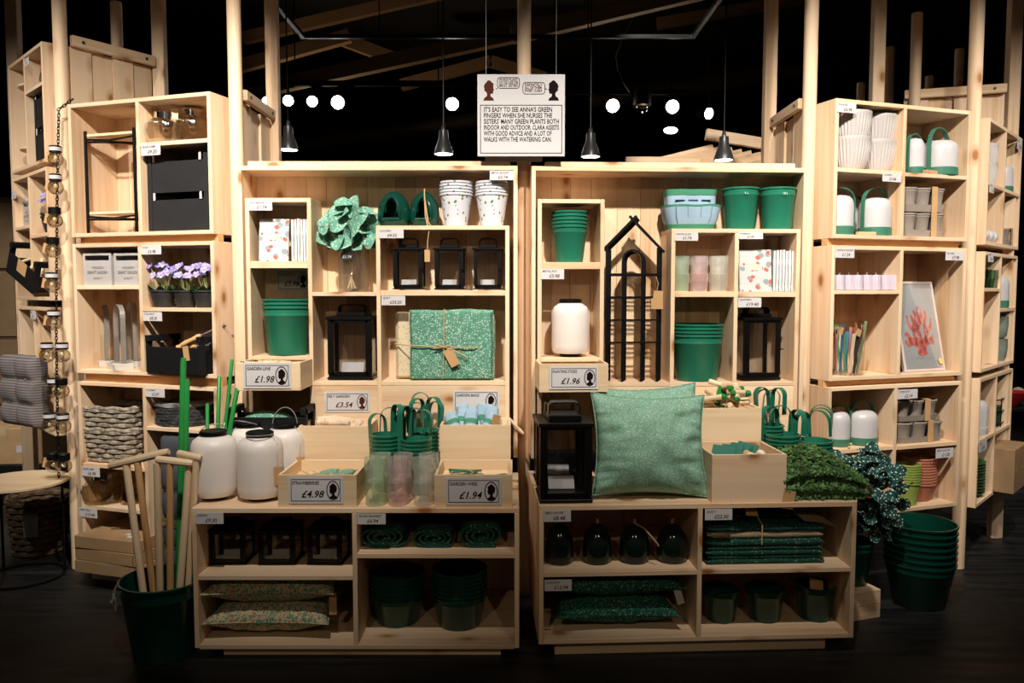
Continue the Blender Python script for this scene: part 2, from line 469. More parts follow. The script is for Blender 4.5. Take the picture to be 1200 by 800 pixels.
# ---- right counter
zLRt = LR.Z(640, 592.5); zLRb = LR.Z(640, 749.5)
u0, u1 = LR.U(631.5, 670), LR.U(1002.5, 665)
c = Cab(LR, 'counter_cabinet', 'low pine counter with open shelves holding black ceramic birdhouses and dark green cushions', 'cabinet', (u0 + u1) / 2, 0)
zb = zLRb - T
c.h(zLRt, u0, u1, 0, DEP, 'counter_top', 0.02)
c.h(zLRb, u0 + T, u1 - T, 0, DEP, 'bottom_panel')
c.v(u0, zb, zLRt - 0.02, 0, DEP, 'side_panel'); c.v(u1 - T, zb, zLRt - 0.02, 0, DEP, 'side_panel')
um = LR.U(817, 680)
c.v(um, zLRb, zLRt - 0.02, 0, DEP - .01)
zLRs1, zLRs2 = LR.Z(720, 669.5), LR.Z(900, 666)
c.h(zLRs1, u0 + T, um, 0, DEP - .01); c.h(zLRs2, um + T, u1 - T, 0, DEP - .01)
c.back(u0 + T, u1 - T, zLRb, zLRt - 0.02, DEP - 0.014)
c.bx('plinth', LR.U(650, 762, .05), LR.U(967, 757, .05), 0.05, DEP - .05, 0.0, zb, PINE['x'])
LRu0, LRu1 = u0, u1

# ---- upper left unit
UD = 0.23
Zl = lambda y, d=0: UL.Z(440, y, d)
Ul = lambda x, d=0: UL.U(x, 330, d)
u0, u1 = Ul(280.8), Ul(606.6)
zt, zb = Zl(194), Zl(536)
c = Cab(UL, 'display_shelf', 'tall pine display shelf holding three small black lanterns and a tied green quilt', 'shelf unit', (u0 + u1) / 2, zb)
ULc = c
c.v(u0, zb, zt - T, 0, UD, 'side_panel'); c.v(u1 - T, zb, zt - T, 0, UD, 'side_panel')
c.h(zt, u0, u1, 0, UD, 'top_panel', 0.021)
c.bx('top_rail', Ul(292), Ul(598), 0.012, 0.06, zt, zt + 0.022, PINE['x'])
c.back(u0 + T, u1 - T, zb, zt - T, UD - 0.016)
ULd = UD - 0.017
a0, a1 = Ul(288.7), Ul(365.8)
zULbook, zULpot, zULcell = Zl(306), Zl(417), Zl(231.8)
c.v(a0, zb, zULcell, 0, ULd); c.v(a1 - T, zb, zULcell, 0, ULd)
c.h(zULcell, a0 + T, a1 - T, 0, ULd, 'cell_top')
c.h(zULbook, a0 + T, a1 - T, 0, ULd, 'shelf', 0.032); c.h(zULpot, a0 + T, a1 - T, 0, ULd)
b0, b1 = Ul(441), Ul(597)
zULvase, zULlan, zULtop, zULbig = Zl(342), Zl(340), Zl(264.2), Zl(446.5)
c.v(b0, zb, zULtop - T, 0, ULd); c.v(b1 - T, zb, zULtop - T, 0, ULd)
c.h(zULtop, b0, b1, 0, ULd, 'cell_top'); c.h(zULlan, b0 + T, b1 - T, 0, ULd, 'shelf', 0.025); c.h(zULbig, b0 + T, b1 - T, 0, ULd)
c.h(zULvase, a1, b0, 0, ULd); c.h(zULbig, a1, b0, 0, ULd)
c.bx('front_board', a1, b0, 0, T, zb, zULbig - T - .0015, PINE['x']); c.bx('front_board', b0 + T, b1 - T, 0.0, T, zb, zULbig - T - .0015, PINE['x'])

# ---- upper right unit
Zr = lambda x, y, d=0: UR.Z(x, y, d)
Ur = lambda x, d=0: UR.U(x, 330, d)
u0, u1 = Ur(622.8), Ur(944)
zt, zb = Zr(640, 194.5), Zr(640, 537)
c = Cab(UR, 'display_shelf', 'tall pine display shelf holding black house-shaped trellises and a light blue tool bag', 'shelf unit', (u0 + u1) / 2, zb)
c.v(u0, zb, zt - T, 0, UD, 'side_panel'); c.v(u1 - T, zb, zt - T, 0, UD, 'side_panel')
c.h(zt, u0, u1, 0, UD, 'top_panel', 0.021)
um = Ur(838)
c.bx('top_rail', Ur(639), um, 0.012, 0.06, zt, zt + 0.022, PINE['x']); c.bx('top_rail', um + .001, Ur(930), 0.012, 0.06, zt, zt + 0.022, PINE['x'])
c.back(u0 + T, u1 - T, zb, zt - T, UD - 0.016)
a0, a1 = Ur(630), Ur(708)
zURpot, zURjar, zURcell = Zr(668, 307), Zr(668, 419), Zr(668, 233.2)
c.v(a0, zb, zURcell, 0, ULd); c.v(a1 - T, zb, zURcell, 0, ULd)
c.h(zURcell, a0 + T, a1 - T, 0, ULd, 'cell_top'); c.h(zURpot, a0 + T, a1 - T, 0, ULd, 'shelf', 0.032); c.h(zURjar, a0 + T, a1 - T, 0, ULd)
b0, b1 = Ur(786.3), Ur(937.3); bm_ = Ur(860.5)
zURtop, zURmid, zURlow = Zr(860, 268), Zr(860, 341.5), Zr(860, 447.5)
c.v(b0, zb, zURtop - T, 0, ULd); c.v(b1 - T, zb, zURtop - T, 0, ULd); c.v(bm_, zURlow - T, zURtop - T, 0, ULd)
c.h(zURtop, b0, b1, 0, ULd, 'cell_top')
c.h(zURmid, b0 + T, bm_, 0, ULd, 'shelf', 0.026); c.h(zURmid, bm_ + T, b1 - T, 0, ULd, 'shelf', 0.026)
c.h(zURlow, b0 + T, bm_, 0, ULd); c.h(zURlow, bm_ + T, b1 - T, 0, ULd)
c.h(zURlow, a1, b0, 0, ULd)
c.bx('front_board', a1, b0, 0, T, zb, zURlow - T - .0015, PINE['x'])
c.bx('front_board', b0 + T, b1 - T, 0, T, zb, zURlow - T - .0015, PINE['x'])

# ---- wings
WD = 0.30
def wing_box(fr, label, u0, u1, z0, z1, name='box_shelf', group=None, back=True):
    c = Cab(fr, name, label, 'shelf unit', (u0 + u1) / 2, z0, group)
    c.v(u0, z0, z1, 0, WD, 'side_panel'); c.v(u1 - T, z0, z1, 0, WD, 'side_panel')
    c.h(z1, u0 + T, u1 - T, 0, WD, 'top_panel'); c.h(z0 + T, u0 + T, u1 - T, 0, WD, 'bottom_panel')
    c.back(u0 + T, u1 - T, z0 + T, z1 - T, WD - 0.016)
    return c
WI = WD - 0.017
# left wing
Zw = lambda x, y, d=0: L1.Z(x, y, d)
Uw = lambda x, y=330, d=0: L1.U(x, y, d)
wu0, wu1 = Uw(86.0), Uw(251)
z1, z0 = Zw(165, 114.3), Zw(165, 276)
c = wing_box(L1, 'top pine wall box holding a dark crate, ribbed glass lamps and a wire corner rack', wu0, wu1, z0, z1)
ud = Uw(160, 180); c.v(ud, z0 + T, z1 - T, 0, WI)
zL1a = Zw(205, 164.5); c.h(zL1a, ud + T, wu1 - T, 0, WI)
zL1abot = z0 + T; L1a_div = ud
zg0 = Zw(165, 284)
z1, z0 = zg0, Zw(165, 440)
c = wing_box(L1, 'middle pine wall box holding potted violets, white tins and a black tool crate', wu0, wu1, z0, z1)
ud = Uw(163.5, 370); c.v(ud, z0 + T, z1 - T, 0, WI)
zL1b, zL1c = Zw(126, 334.5), Zw(207, 360.5)
c.h(zL1b, wu0 + T, ud, 0, WI); c.h(zL1c, ud + T, wu1 - T, 0, WI); zL1bbot = z0 + T; L1b_div = ud
zg1 = Zw(165, 450)
z1, z0 = zg1, Zw(92, 664)
c = wing_box(L1, 'bottom pine wall box holding wicker baskets and flat cardboard cartons', wu0, wu1, z0, z1)
ud = Uw(168.5, 520); c.v(ud, z0 + T, z1 - T, 0, WI)
zL1d, zL1e, zL1f = Zw(130, 545), Zw(130, 594.5), Zw(210, 502)
c.h(zL1d, wu0 + T, ud, 0, WI); c.h(zL1e, wu0 + T, ud, 0, WI); c.h(zL1f, ud + T, wu1 - T, 0, WI); zL1low = z0 + T; L1c_div = ud
c.bx('plinth', wu0 + .02, wu1 - .02, 0.03, WD - .02, 0.0, z0, PINE['x'])
L1u0, L1u1 = wu0, wu1
for za, zb_ in ((Zw(165, 276), zg0), (Zw(165, 440), zg1)):
    b = B().box(-(wu1 - wu0) / 2 + .02, (wu1 - wu0) / 2 - .0, -.02, .02, 0, zg0 - Zw(165, 276) if za > 1.4 else zg1 - Zw(165, 440))
    solo(b, 'spacer_batten', 'orange-brown batten between the wall boxes with the violets and the wire rack' if za > 1.4 else 'orange-brown batten between the wall boxes with the violets and the wicker baskets', 'batten', WARMPINE['x'], L1.W((wu0 + wu1) / 2, .055, za), L1.a)
# right wing
Zw = lambda x, y, d=0: R1.Z(x, y, d)
Uw = lambda x, y=330, d=0: R1.U(x, y, d)
wu0, wu1 = Uw(974.5), Uw(1132)
z1, z0 = Zw(1055, 122), Zw(1055, 281)
c = wing_box(R1, 'top pine wall box holding ribbed white pots and strap lanterns', wu0, wu1, z0, z1)
ud = Uw(1057.5, 200); c.v(ud, z0 + T, z1 - T, 0, WI)
zR1a, zR1b = Zw(1020, 198.5), Zw(1098, 204); c.h(zR1a, wu0 + T, ud, 0, WI); c.h(zR1b, ud + T, wu1 - T, 0, WI)
zR1abot = z0 + T
zg0 = Zw(1055, 289)
z1, z0b = zg0, Zw(1055, 443)
c = wing_box(R1, 'middle pine wall box holding lilac candles and a framed coral print', wu0, wu1, z0b, z1)
ud = Uw(1053, 380); c.v(ud, z0b + T, z1 - T, 0, WI)
zR1c = Zw(1015, 340); c.h(zR1c, wu0 + T, ud, 0, WI); zR1bbot = z0b + T
zg1 = Zw(1055, 450)
z1, z0c = zg1, Zw(1110, 594)
c = wing_box(R1, 'bottom pine wall box holding stacked terracotta pots and boxed seed pots', wu0, wu1, z0c, z1)
ud = Uw(1047, 520); c.v(ud, z0c + T, z1 - T, 0, WI)
zR1d = Zw(1012, 525); zR1e = Zw(1080, 520.5); c.h(zR1d, wu0 + T, ud, 0, WI); c.h(zR1e, ud + T, wu1 - T, 0, WI); zR1cbot = z0c + T
R1u0, R1u1 = wu0, wu1
for za, zc, tx in ((z0, zg0, 'orange-brown batten under the wall box with the ribbed white pots'), (z0b, zg1, 'orange-brown batten under the wall box with the framed coral print')):
    solo(B().box(-(wu1 - wu0) / 2, (wu1 - wu0) / 2 - .02, -.02, .02, 0, zc - za), 'spacer_batten', tx, 'batten', WARMPINE['x'], R1.W((wu0 + wu1) / 2, .055, za), R1.a)
# far left wing
Zw = lambda x, y, d=0: L2.Z(x, y, d)
Uw = lambda x, y=330, d=0: L2.U(x, y, d)
wu1 = Uw(51, 120); wu0 = wu1 - 0.66
L2z = []
for i, (ya, yb, lb) in enumerate(((46, 190, 'pine wall box beside the black upright, holding a round-shelved rack and black crates'), (196, 352, 'pine wall box beside the bulb garland, holding one potted violet and a tipped black crate'), (360, 505, 'pine wall box beside the bulb garland, holding a grey tufted seat pad'))):
    z1, z0 = Zw(51, ya), Zw(51, yb)
    c = wing_box(L2, lb, wu0, wu1, z0, z1)
    ud = wu0 + 0.31; c.v(ud, z0 + T, z1 - T, 0, WI)
    zs = [Zw(48, 120), Zw(30, 290), None][i]
    zs = [z1 - .2, z1 - .28, None][i]
    if i == 0: c.h(zs, ud + T, wu1 - T, 0, WI)
    if i == 1: c.h(zs, wu0 + T, ud, 0, WI); c.h(zs - .06, ud + T, wu1 - T, 0, WI)
    L2z.append((z0 + T, z1 - T, zs, ud))
L2u0, L2u1 = wu0, wu1
# far right wing
Zw = lambda x, y, d=0: R2.Z(x, y, d)
Uw = lambda x, y=330, d=0: R2.U(x, y, d)
wu0 = Uw(1158, 200); wu1 = wu0 + 0.78
R2z = []
for i, (ya, yb, lb) in enumerate(((136, 287, 'pine wall box round the corner, holding white mugs and small white pots'), (295, 434, 'pine wall box round the corner, holding green glasses and a strap lantern'), (441, 584, 'pine wall box round the corner, holding a pile of green plates'))):
    z1, z0 = Zw(1158, ya), Zw(1158, yb)
    c = wing_box(R2, lb, wu0, wu1, z0, z1)
    ud = wu0 + 0.37; c.v(ud, z0 + T, z1 - T, 0, WI)
    zs = z0 + (z1 - z0) * (.5, .70, .52)[i]
    zs2 = z0 + (z1 - z0) * (.5, .52, .52)[i]
    c.h(zs, wu0 + T, ud, 0, WI); c.h(zs2, ud + T, wu1 - T, 0, WI)
    R2z.append((z0 + T, z1 - T, zs, zs2, ud))
R2u0, R2u1 = wu0, wu1

# ------------------------------------------------------------------ poles and rails
def pole(label, px, py, dep, r, z0=0.0, ztop=None, ytop=None, square=False, name='pole', m=None, group=None):
    p = depth_pt(px, py, dep)
    zt = ztop if ztop else depth_pt(px, ytop, dep).z
    h = zt - z0
    if square: b = B().box(-r, r, -r * .8, r * .8, 0, h, .003)
    else: b = B().lathe([(0, 0), (r - .003, 0), (r, .004), (r, h - .006), (r - .006, h), (0, h)], 20)
    return solo(b, name, label, 'pole', m or PINE['z'], (p.x, p.y, z0), 0, group)
POLE = {}
for key, args in dict(
    p2=('round pine pole behind the bulb garland', 76, 200, 4.17, .034, 0, 3.9),
    p5=('round pine pole between the dark crate box and the shelf with the quilt', 278, 200, 3.79, .032, 0, 3.9),
    p7=('round pine pole behind the hanging quote sign', 614, 250, 3.80, .032, 0, 3.9),
    p9=('round pine pole between the ribbed white pots and the shelf with the blue bag', 948, 150, 3.83, .032, 0, 3.9),
    p16=('round pine pole between the framed coral print and the corner boxes', 1135, 300, 4.17, .034, 0, 3.9),
    p1=('square pine post at the far end of the grey seat pad boxes', 17, 60, 4.95, .036, 0, 3.9),
    p4=('square pine post behind the box with the dark crate', 187, 60, 4.62, .034, 0, 3.9),
    p17=('square pine post behind the corner boxes with white mugs', 1187, 80, 4.7, .034, 0, 3.9),
    p10=('tall square pine post behind the ribbed white pots', 1028, 80, 4.5, .033, 0, 3.9),
    p6=('square pine post beside the spotlights above the quilt shelf', 320, 100, 4.3, .032, 0, 3.9),
    p8=('square pine post beside the slatted roof', 902, 100, 4.35, .032, 0, 3.9)).items():
    sq = key in ('p1', 'p4', 'p6', 'p8', 'p10', 'p17')
    POLE[key] = pole(args[0], args[1], args[2], args[3], args[4], args[5], args[6], square=sq)
for lb, px, py, dep, r, yt in (
    ('round pine pole ending above the planked side near the black crates', 137, 40, 4.7, .032, 2),
    ('thin cut-off pole top just beside the post behind the ribbed white pots', 1042, 90, 5.6, .031, 55),
    ('shortest cut-off pole top above the ribbed white pots', 1009, 105, 5.8, .029, 97),
    ('thick cut-off pole above the strap lanterns', 1073, 80, 4.75, .031, 15),
    ('small cut-off pole top above the rail of the corner boxes', 1089, 100, 5.9, .030, 89),
    ('cut-off pole top beside the round pole by the corner boxes', 1124, 80, 5.6, .031, 57)):
    pole(lb, px, py, dep, r, 0, ytop=yt)
def rail(label, a, b_, h=.05, t=.028, panel=None, plab=None, base=None):
    """horizontal rail between two points (x,y,z top); planks hang below it"""
    a, b_ = Vector(a), Vector(b_); z = a.z; d = Vector((b_.x - a.x, b_.y - a.y, 0)); Ln = d.length; ang = math.atan2(d.y, d.x)
    r = thing('rail_panel' if panel else 'rail', label, 'panel' if panel else 'rail', (a.x, a.y, z - h), ang)
    part(B().box(-Ln / 2, Ln / 2, -t / 2, t / 2, -h / 2, h / 2, .003), 'rail', PINE['x'], r, (Ln / 2, 0, h / 2))
    for k in (.12, .88):
        part(B().lathe([(0, 0), (.008, 0), (.008, .004), (0, .004)], 10).xf(Matrix.Rotation(PI / 2, 4, 'X')), 'screw', mat('dark_screw', (.03, .02, .015), .5), r, (Ln * k, -t / 2 - .0005, h / 2))
    if panel:
        lo, skip = panel; n = max(2, round(Ln / .13)); w_ = Ln / n
        for i in range(n):
            dd = .012 if i % 2 else 0.0
            part(B().box(-w_ / 2 + .001, w_ / 2 - .001, -.008, .008, 0, z - h - lo, .001), 'plank', PINE['z'], r, (w_ * (i + .5), t / 2 + .012 + dd, lo - z + h))
    return r
q = depth_pt(286, 105, 3.83); e = depth_pt(320, 139, 4.27)
rail('pine rail with planks above the corner of the quilt shelf', (q.x, q.y, q.z), (e.x - .0, e.y, q.z), panel=(1.5, 0))
q = depth_pt(939, 115, 3.87); e = depth_pt(905, 138, 4.31)
rail('pine rail with planks beside the slatted roof', (e.x, e.y, q.z), (q.x, q.y, q.z), panel=(1.5, 0))
q = depth_pt(83, 41, 4.2); e = depth_pt(181, 72, 4.58)
rail('pine rail with planks above the box with the dark crate', (q.x, q.y, q.z), (e.x, e.y, q.z), h=.055, panel=(1.6, 0))
q = depth_pt(1060, 110, 4.78); e = depth_pt(1180, 98, 4.62)
rail('pine rail with planks above the box with strap lanterns', (q.x, q.y, e.z), (e.x, e.y, e.z), panel=(R2z[0][1] + T + .03, 0))

# ------------------------------------------------------------------ ceiling structure
BEAM = mat('brown_painted_beam', (0.10, 0.060, 0.028), 0.7)
DUCT = mat('grey_brown_duct', (0.040, 0.028, 0.017), 0.6)
def beam(label, a, b_, w_=.08, h=.11, m=BEAM, name='roof_beam', cat='beam'):
    a, b_ = Vector(a), Vector(b_); mid = (a + b_) / 2
    d = b_ - a
    b = B().sweep([a - mid, b_ - mid], [(-h / 2, -w_ / 2), (h / 2, -w_ / 2), (h / 2, w_ / 2), (-h / 2, w_ / 2)], up=(0, 0, 1), smooth=False)
    o = solo(b, name, label, cat, m, mid)
    return o
def bpx(x0, y0, dA, x1, y1, dB): return depth_pt(x0, y0, dA), depth_pt(x1, y1, dB)
for lb, a in (('long brown roof beam crossing above the quilt shelf', (290, 108, 6.6, 625, 36, 6.3)),
              ('ribbed brown roof beam falling towards the square post', (280, 78, 7.4, 410, 42, 7.4)),
              ('short brown roof beam meeting the ribbed beam', (395, 44, 7.5, 470, 72, 7.5)),
              ('upper brown roof beam near the first pendant lamp', (285, 45, 8.0, 560, -18, 8.0)),
              ('pale-edged roof beam running up behind the quote sign', (600, 42, 6.0, 830, -12, 6.0)),
              ('faint roof beam above the dome camera', (770, 28, 8.6, 980, -8, 8.6)),
              ('brown gable beam left of the quote sign', (470, 100, 8.4, 575, 72, 8.4)),
              ('brown gable beam dropping behind the quote sign', (575, 72, 8.4, 640, 92, 8.4))):
    p, q = bpx(*a); beam(lb, p, q)
def duct(label, a, r):
    p, q = bpx(*a); mid = (p + q) / 2
    t_ = thing('air_duct', label, 'duct', mid)
    part(B().tube([p - mid, q - mid], r, 14), 'pipe', DUCT, t_)
    for k in (.15, .5, .85):
        o = p + (q - p) * k - mid
        part(B().tube([o + Vector((0, 0, r * .9)), Vector((o.x, o.y, 4.6 - mid.z))], .006, 6), 'hanger_rod', BLACK, t_)
duct('round brown air duct above the green eucalyptus leaves', (285, 178, 9.5, 560, 140, 9.5), .09)
duct('round brown air duct beside the slatted roof post', (690, 118, 9.5, 950, 80, 9.5), .10)
# suspended rectangular light track (far side and its two arms towards the viewer)
zt_ = 3.12
far = (zt_ - CAM_H) / (ray(560, 43).z / ray(560, 43).y)
xa, xb = depth_pt(352, 43, far).x, depth_pt(815, 43, far).x
tr = thing('light_track', 'rectangular black light track hung above the shelves', 'light track', ((xa + xb) / 2, far, zt_))
mx_ = (xb - xa) / 2
part(B().box(-mx_, mx_, -.012, .012, -.012, .012), 'track_rail', BLACK, tr)
part(B().box(-.012, .012, -3.6, -.012, -.012, .012), 'track_rail', BLACK, tr, (-mx_ + .018, 0, 0))
part(B().box(-.012, .012, -3.6, -.012, -.012, .012), 'track_rail', BLACK, tr, (mx_ - .018, 0, 0))
for k in (-.5, .38): part(B().tube([(0, 0, .018), (0, 0, 1.46)], .004, 6), 'hanger_wire', BLACK, tr, (k * mx_ * 1.2, 0, 0))
for lb, x0, x1, y, dp in (('black spotlight track above the quilt shelf', 285, 590, 98, 6.4), ('black spotlight track above the blue tool bag', 655, 805, 108, 6.8)):
    p, q = depth_pt(x0, y, dp), depth_pt(x1, y, dp); z = (p.z + q.z) / 2; ln = (q.x - p.x) / 2
    t_ = thing('spotlight_track', lb, 'light track', ((p.x + q.x) / 2, dp, z))
    part(B().box(-ln, ln, -.02, .02, -.02, .02), 'track_rail', BLACK, t_)
    for k in (-.6, .5): part(B().tube([(0, 0, .02), (0, 0, 4.6 - z)], .005, 6), 'hanger_rod', BLACK, t_, (k * ln, 0, 0))
LAMPW = lamp('lamp_white', (1.0, 0.95, 0.88), 16)
def spot_head(label, x, y, dp, r=.055, face=(0, -1, -.15), zc=None):
    p = depth_pt(x, y, dp)
    s = thing('track_spotlight', label, 'spotlight', p)
    f = Vector(face).normalized(); M = f.to_track_quat('Z', 'Y').to_matrix().to_4x4()
    part(B().lathe([(0, -.12), (r * .8, -.12), (r, -.02), (r, .01), (r * .86, .012), (r * .86, -.005), (0, -.005)], 18).xf(M), 'housing', BLACK, s)
    part(B().lathe([(0, .0), (r * .82, .0), (r * .82, .004), (0, .006)], 18).xf(M), 'lens', LAMPW, s)
    zc = zc or depth_pt(430 if x < 600 else 712, 98 if x < 600 else 108, dp).z - .018
    part(B().tube([(0, .03, 0), (0, 0.0, .08), (0, 0, zc - p.z)], .007, 6), 'stem', BLACK, s)
for lb, x, y, dp, r in (('lit spotlight peeking past the square post by the planked rail', 313, 119, 6.42, .045), ('lit spotlight behind the cable of the pendant by the square post', 338, 118, 6.42, .05),
                     ('lit spotlight just left of the brightest one over the eucalyptus', 366, 119, 6.42, .05), ('lit spotlight above the eucalyptus bouquet', 396, 120, 6.42, .062),
                     ('lit spotlight beside the pendant left of the quote sign', 530, 122, 6.42, .06), ('lit spotlight beside the quote sign', 718, 124, 6.82, .065),
                     ('brightest lit spotlight next to the dome camera', 788, 125, 6.82, .065)):
    spot_head(lb, x, y, dp, r)
spot_head('lit spotlight at the end of its track, above the slatted roof', 830, 133, 6.82, .055, (.5, -1, -.3), 4.6)
spot_head('spotlight tilted down at the ceiling near the slatted roof', 786, 152, 9, .09, (-.1, -.35, -1), 4.6)
spot_head('spotlight tilted down beside the square post by the slatted roof', 990, 144, 9, .10, (-.1, -.35, -1), 4.6)
p = depth_pt(752, 124, 6.8)
dcam = thing('dome_camera', 'black dome camera between two lit spotlights', 'camera', p)
part(B().lathe([(0, .12), (.08, .12), (.08, .0), (.06, -.01), (0, -.01)], 20), 'housing', BLACK, dcam)
part(B().ball((0, 0, -.01), .055, .055, .055, 16, 8), 'dome', glass('dark_dome', (.25, .25, .25), .3), dcam)
solo(B().tube([depth_pt(x, y, 6.75) - depth_pt(730, 70, 6.75) for x, y in ((745, 10), (740, 25), (728, 48), (722, 65), (724, 82), (731, 98), (738, 108))], .006, 6), 'loose_cable', 'loose grey cable curving down to the spotlight track', 'cable', mat('grey_cable', (.12, .1, .08), .6), depth_pt(730, 70, 6.75))
# pendant lamps inside the ring of shelves
PEND = mat('grey_black_lamp', (0.05, 0.05, 0.052), 0.32, 0.3)
for lb, x, y, dp in (('black pendant lamp beside the square post', 338, 176, 4.5), ('black pendant lamp left of the quote sign', 520, 181, 4.5), ('black pendant lamp right of the quote sign', 692, 184, 4.5), ('black pendant lamp in front of the slatted roof', 848, 188, 4.5)):
    p = depth_pt(x, y, dp); r = .055
    s = thing('pendant_lamp', lb, 'pendant lamp', p, 0, None)
    part(B().lathe([(0, .17), (.006, .165), (.010, .16), (.012, .135), (.026, .130), (.028, .085), (r * .8, .045), (r, .005), (r, 0), (r - .004, .001), (r * .76, .043), (.02, .08), (0, .085)], 24), 'shade', PEND, s)
    part(B().lathe([(0, .001), (r * .86, .001), (r * .84, .012), (0, .02)], 20), 'bulb_disc', lamp('pendant_glow', (1, .95, .9), 9), s)
    part(B().tube([(0, 0, .165), (0, 0, 4.6 - p.z)], .004, 6), 'cable', BLACK, s)
# slatted pergola roof further back
pg = depth_pt(835, 162, 6.2)
s = thing('slatted_roof', 'pale slatted wooden roof of another stand behind the last pendant', 'roof', pg)
q = depth_pt(925, 176, 6.2) - pg
def bar(b, a, e, w_=.05, h=.06): return b.sweep([a, e], [(-h / 2, -w_ / 2), (h / 2, -w_ / 2), (h / 2, w_ / 2), (-h / 2, w_ / 2)], up=(0, 0, 1), smooth=False)
part(bar(B(), Vector((-.05, 0, .03)), q + Vector((.1, 0, .0)), .05, .08), 'header_beam', PINE['x'], s)
for i in range(9):
    k = i / 8; a = q * k + Vector((0, .03, -.06))
    part(bar(B(), a, a + Vector((-1.15, -.35, -.32)), .05, .035), 'slat', PINE['x'], s)
a = depth_pt(733, 189, 6.0) - pg
part(bar(B(), a, a + Vector((.55, 0, 0)), .05, .06), 'header_beam', PINE['x'], s)
spot('pergola_fill_spot', (0.5, 3.7, 4.0), (1.45, 6.1, 2.5), 190, 26)  # unseen spot added in front so the slat faces read bright
spot('beam_fill_light', (-1.8, 7.2, 2.4), (-1.0, 7.4, 4.2), 25, 120, color=(1, .7, .42))  # unseen upward fills added to brighten the roof beams
spot('beam_fill_light', (1.2, 7.0, 2.4), (0.6, 7.0, 4.2), 12, 120, color=(1, .7, .42))
# ================================================================== makers of goods (local: base at z=0, front towards -y)
def pot_profile(rt, rb, h, lip=.004, wall=.0035, band=True):
    p = [(0, 0), (rb - .004, 0), (rb, .004)]
    if band:
        k = .80; rk = rb + (rt - rb) * k
        p += [(rk, h * k), (rk + .0025, h * k + .003), (rk + .0028, h * k + .010), (rb + (rt - rb) * .86, h * .86)]
    p += [(rt - .001, h - .010), (rt + lip, h - .008), (rt + lip, h - .001), (rt + lip - .002, h), (rt - wall, h), (rt - wall, h - .006), (rb - wall, .008), (0, .008)]
    return p
def pot_mesh(rt, rb, h, m, n=32, band=True):
    return cached(('pot', round(rt, 4), round(rb, 4), round(h, 4), m.name, band), lambda: B().lathe(pot_profile(rt, rb, h, band=band), n).mesh('pot', m))
def stack_word(i, n):
    return 'topmost' if i == n - 1 else ('lowest' if i == 0 else ('second', 'third', 'fourth', 'fifth', 'sixth', 'seventh', 'eighth', 'ninth', 'tenth')[n - 2 - i] + ' from top')
def pot_stack(fr, x0, x1, ytop, z, d, n, dz, m, name, label, cat, group, taper=.74, top_item=None, rot=0, band=True):
    """n pots nested into each other; every pot is a thing of its own"""
    u, w_, H = fr.fit(x0, x1, ytop, z, d)
    rt = w_ / 2 - .004; rb = rt * taper; h = H - (n - 1) * dz
    out = []
    for i in range(n):
        lb = label if n == 1 else stack_word(i, n) + ' ' + label
        o = solo(pot_mesh(rt, rb, h, m, band=band), name, lb, cat, m, fr.W(u, d, z + i * dz), rot + fr.a, group if n > 1 else None)
        out.append(o)
    return out
SIL = [(-.30, -.62), (-.24, -.48), (-.10, -.38), (-.07, -.26), (-.10, -.20), (-.20, -.20), (-.25, -.15), (-.235, -.09), (-.26, -.055), (-.245, -.02), (-.30, .02), (-.255, .11), (-.26, .2), (-.24, .28), (-.28, .36), (-.20, .47), (-.12, .50), (-.08, .58), (.04, .61), (.14, .55), (.17, .48), (.26, .42), (.30, .32), (.33, .22), (.29, .1), (.30, .0), (.22, -.08), (.16, -.12), (.13, -.24), (.15, -.36), (.30, -.46), (.36, -.62)]
def silhouette(parent, cx, cz, s, y, m, flip=False, bust=True):
    pts = [((-x if flip else x) * s + cx, z * s + cz) for x, z in SIL]
    if flip: pts = pts[::-1]
    part(B().prism(pts[::-1], .0006, y - .0006), 'silhouette', m, parent, label='dark profile bust emblem')
def letter(parent, txt, size, x, z, y, m, shear=0.15, maxw=None, name='lettering', sx=1.0):
    me = text_mesh(txt, size, m, shear)
    o = put(name, me, parent, (x, y, z))
    k = sx
    if maxw and me['w'] > maxw: k = maxw / me['w']
    o.scale = (k, 1, 1)
    return o
def price_card(fr, x0, x1, y0, y1, d, title, price, near, tilt=0.0, roll=0.0):
    ua, ub = fr.U(x0, (y0 + y1) / 2, d), fr.U(x1, (y0 + y1) / 2, d); za, zb_ = fr.Z((x0 + x1) / 2, y1, d), fr.Z((x0 + x1) / 2, y0, d)
    W_, H_ = ub - ua, zb_ - za
    c = solo(cached(('card', round(W_, 3), round(H_, 3)), lambda: B().box(-W_ / 2, W_ / 2, 0, .0016, 0, H_).mesh('price_card', PAPER)), 'price_card', 'small white price card ' + near, 'price card', PAPER, fr.W((ua + ub) / 2, d - .0016, za), fr.a + tilt)
    c.rotation_euler = (0, roll, fr.a + tilt)
    letter(c, title, H_ * .27, -W_ * .44, H_ * .68, -.0006, INKB, maxw=W_ * .85)
    letter(c, price, H_ * .46, -W_ * .16, H_ * .16, -.0006, INKB, maxw=W_ * .6)
    return c
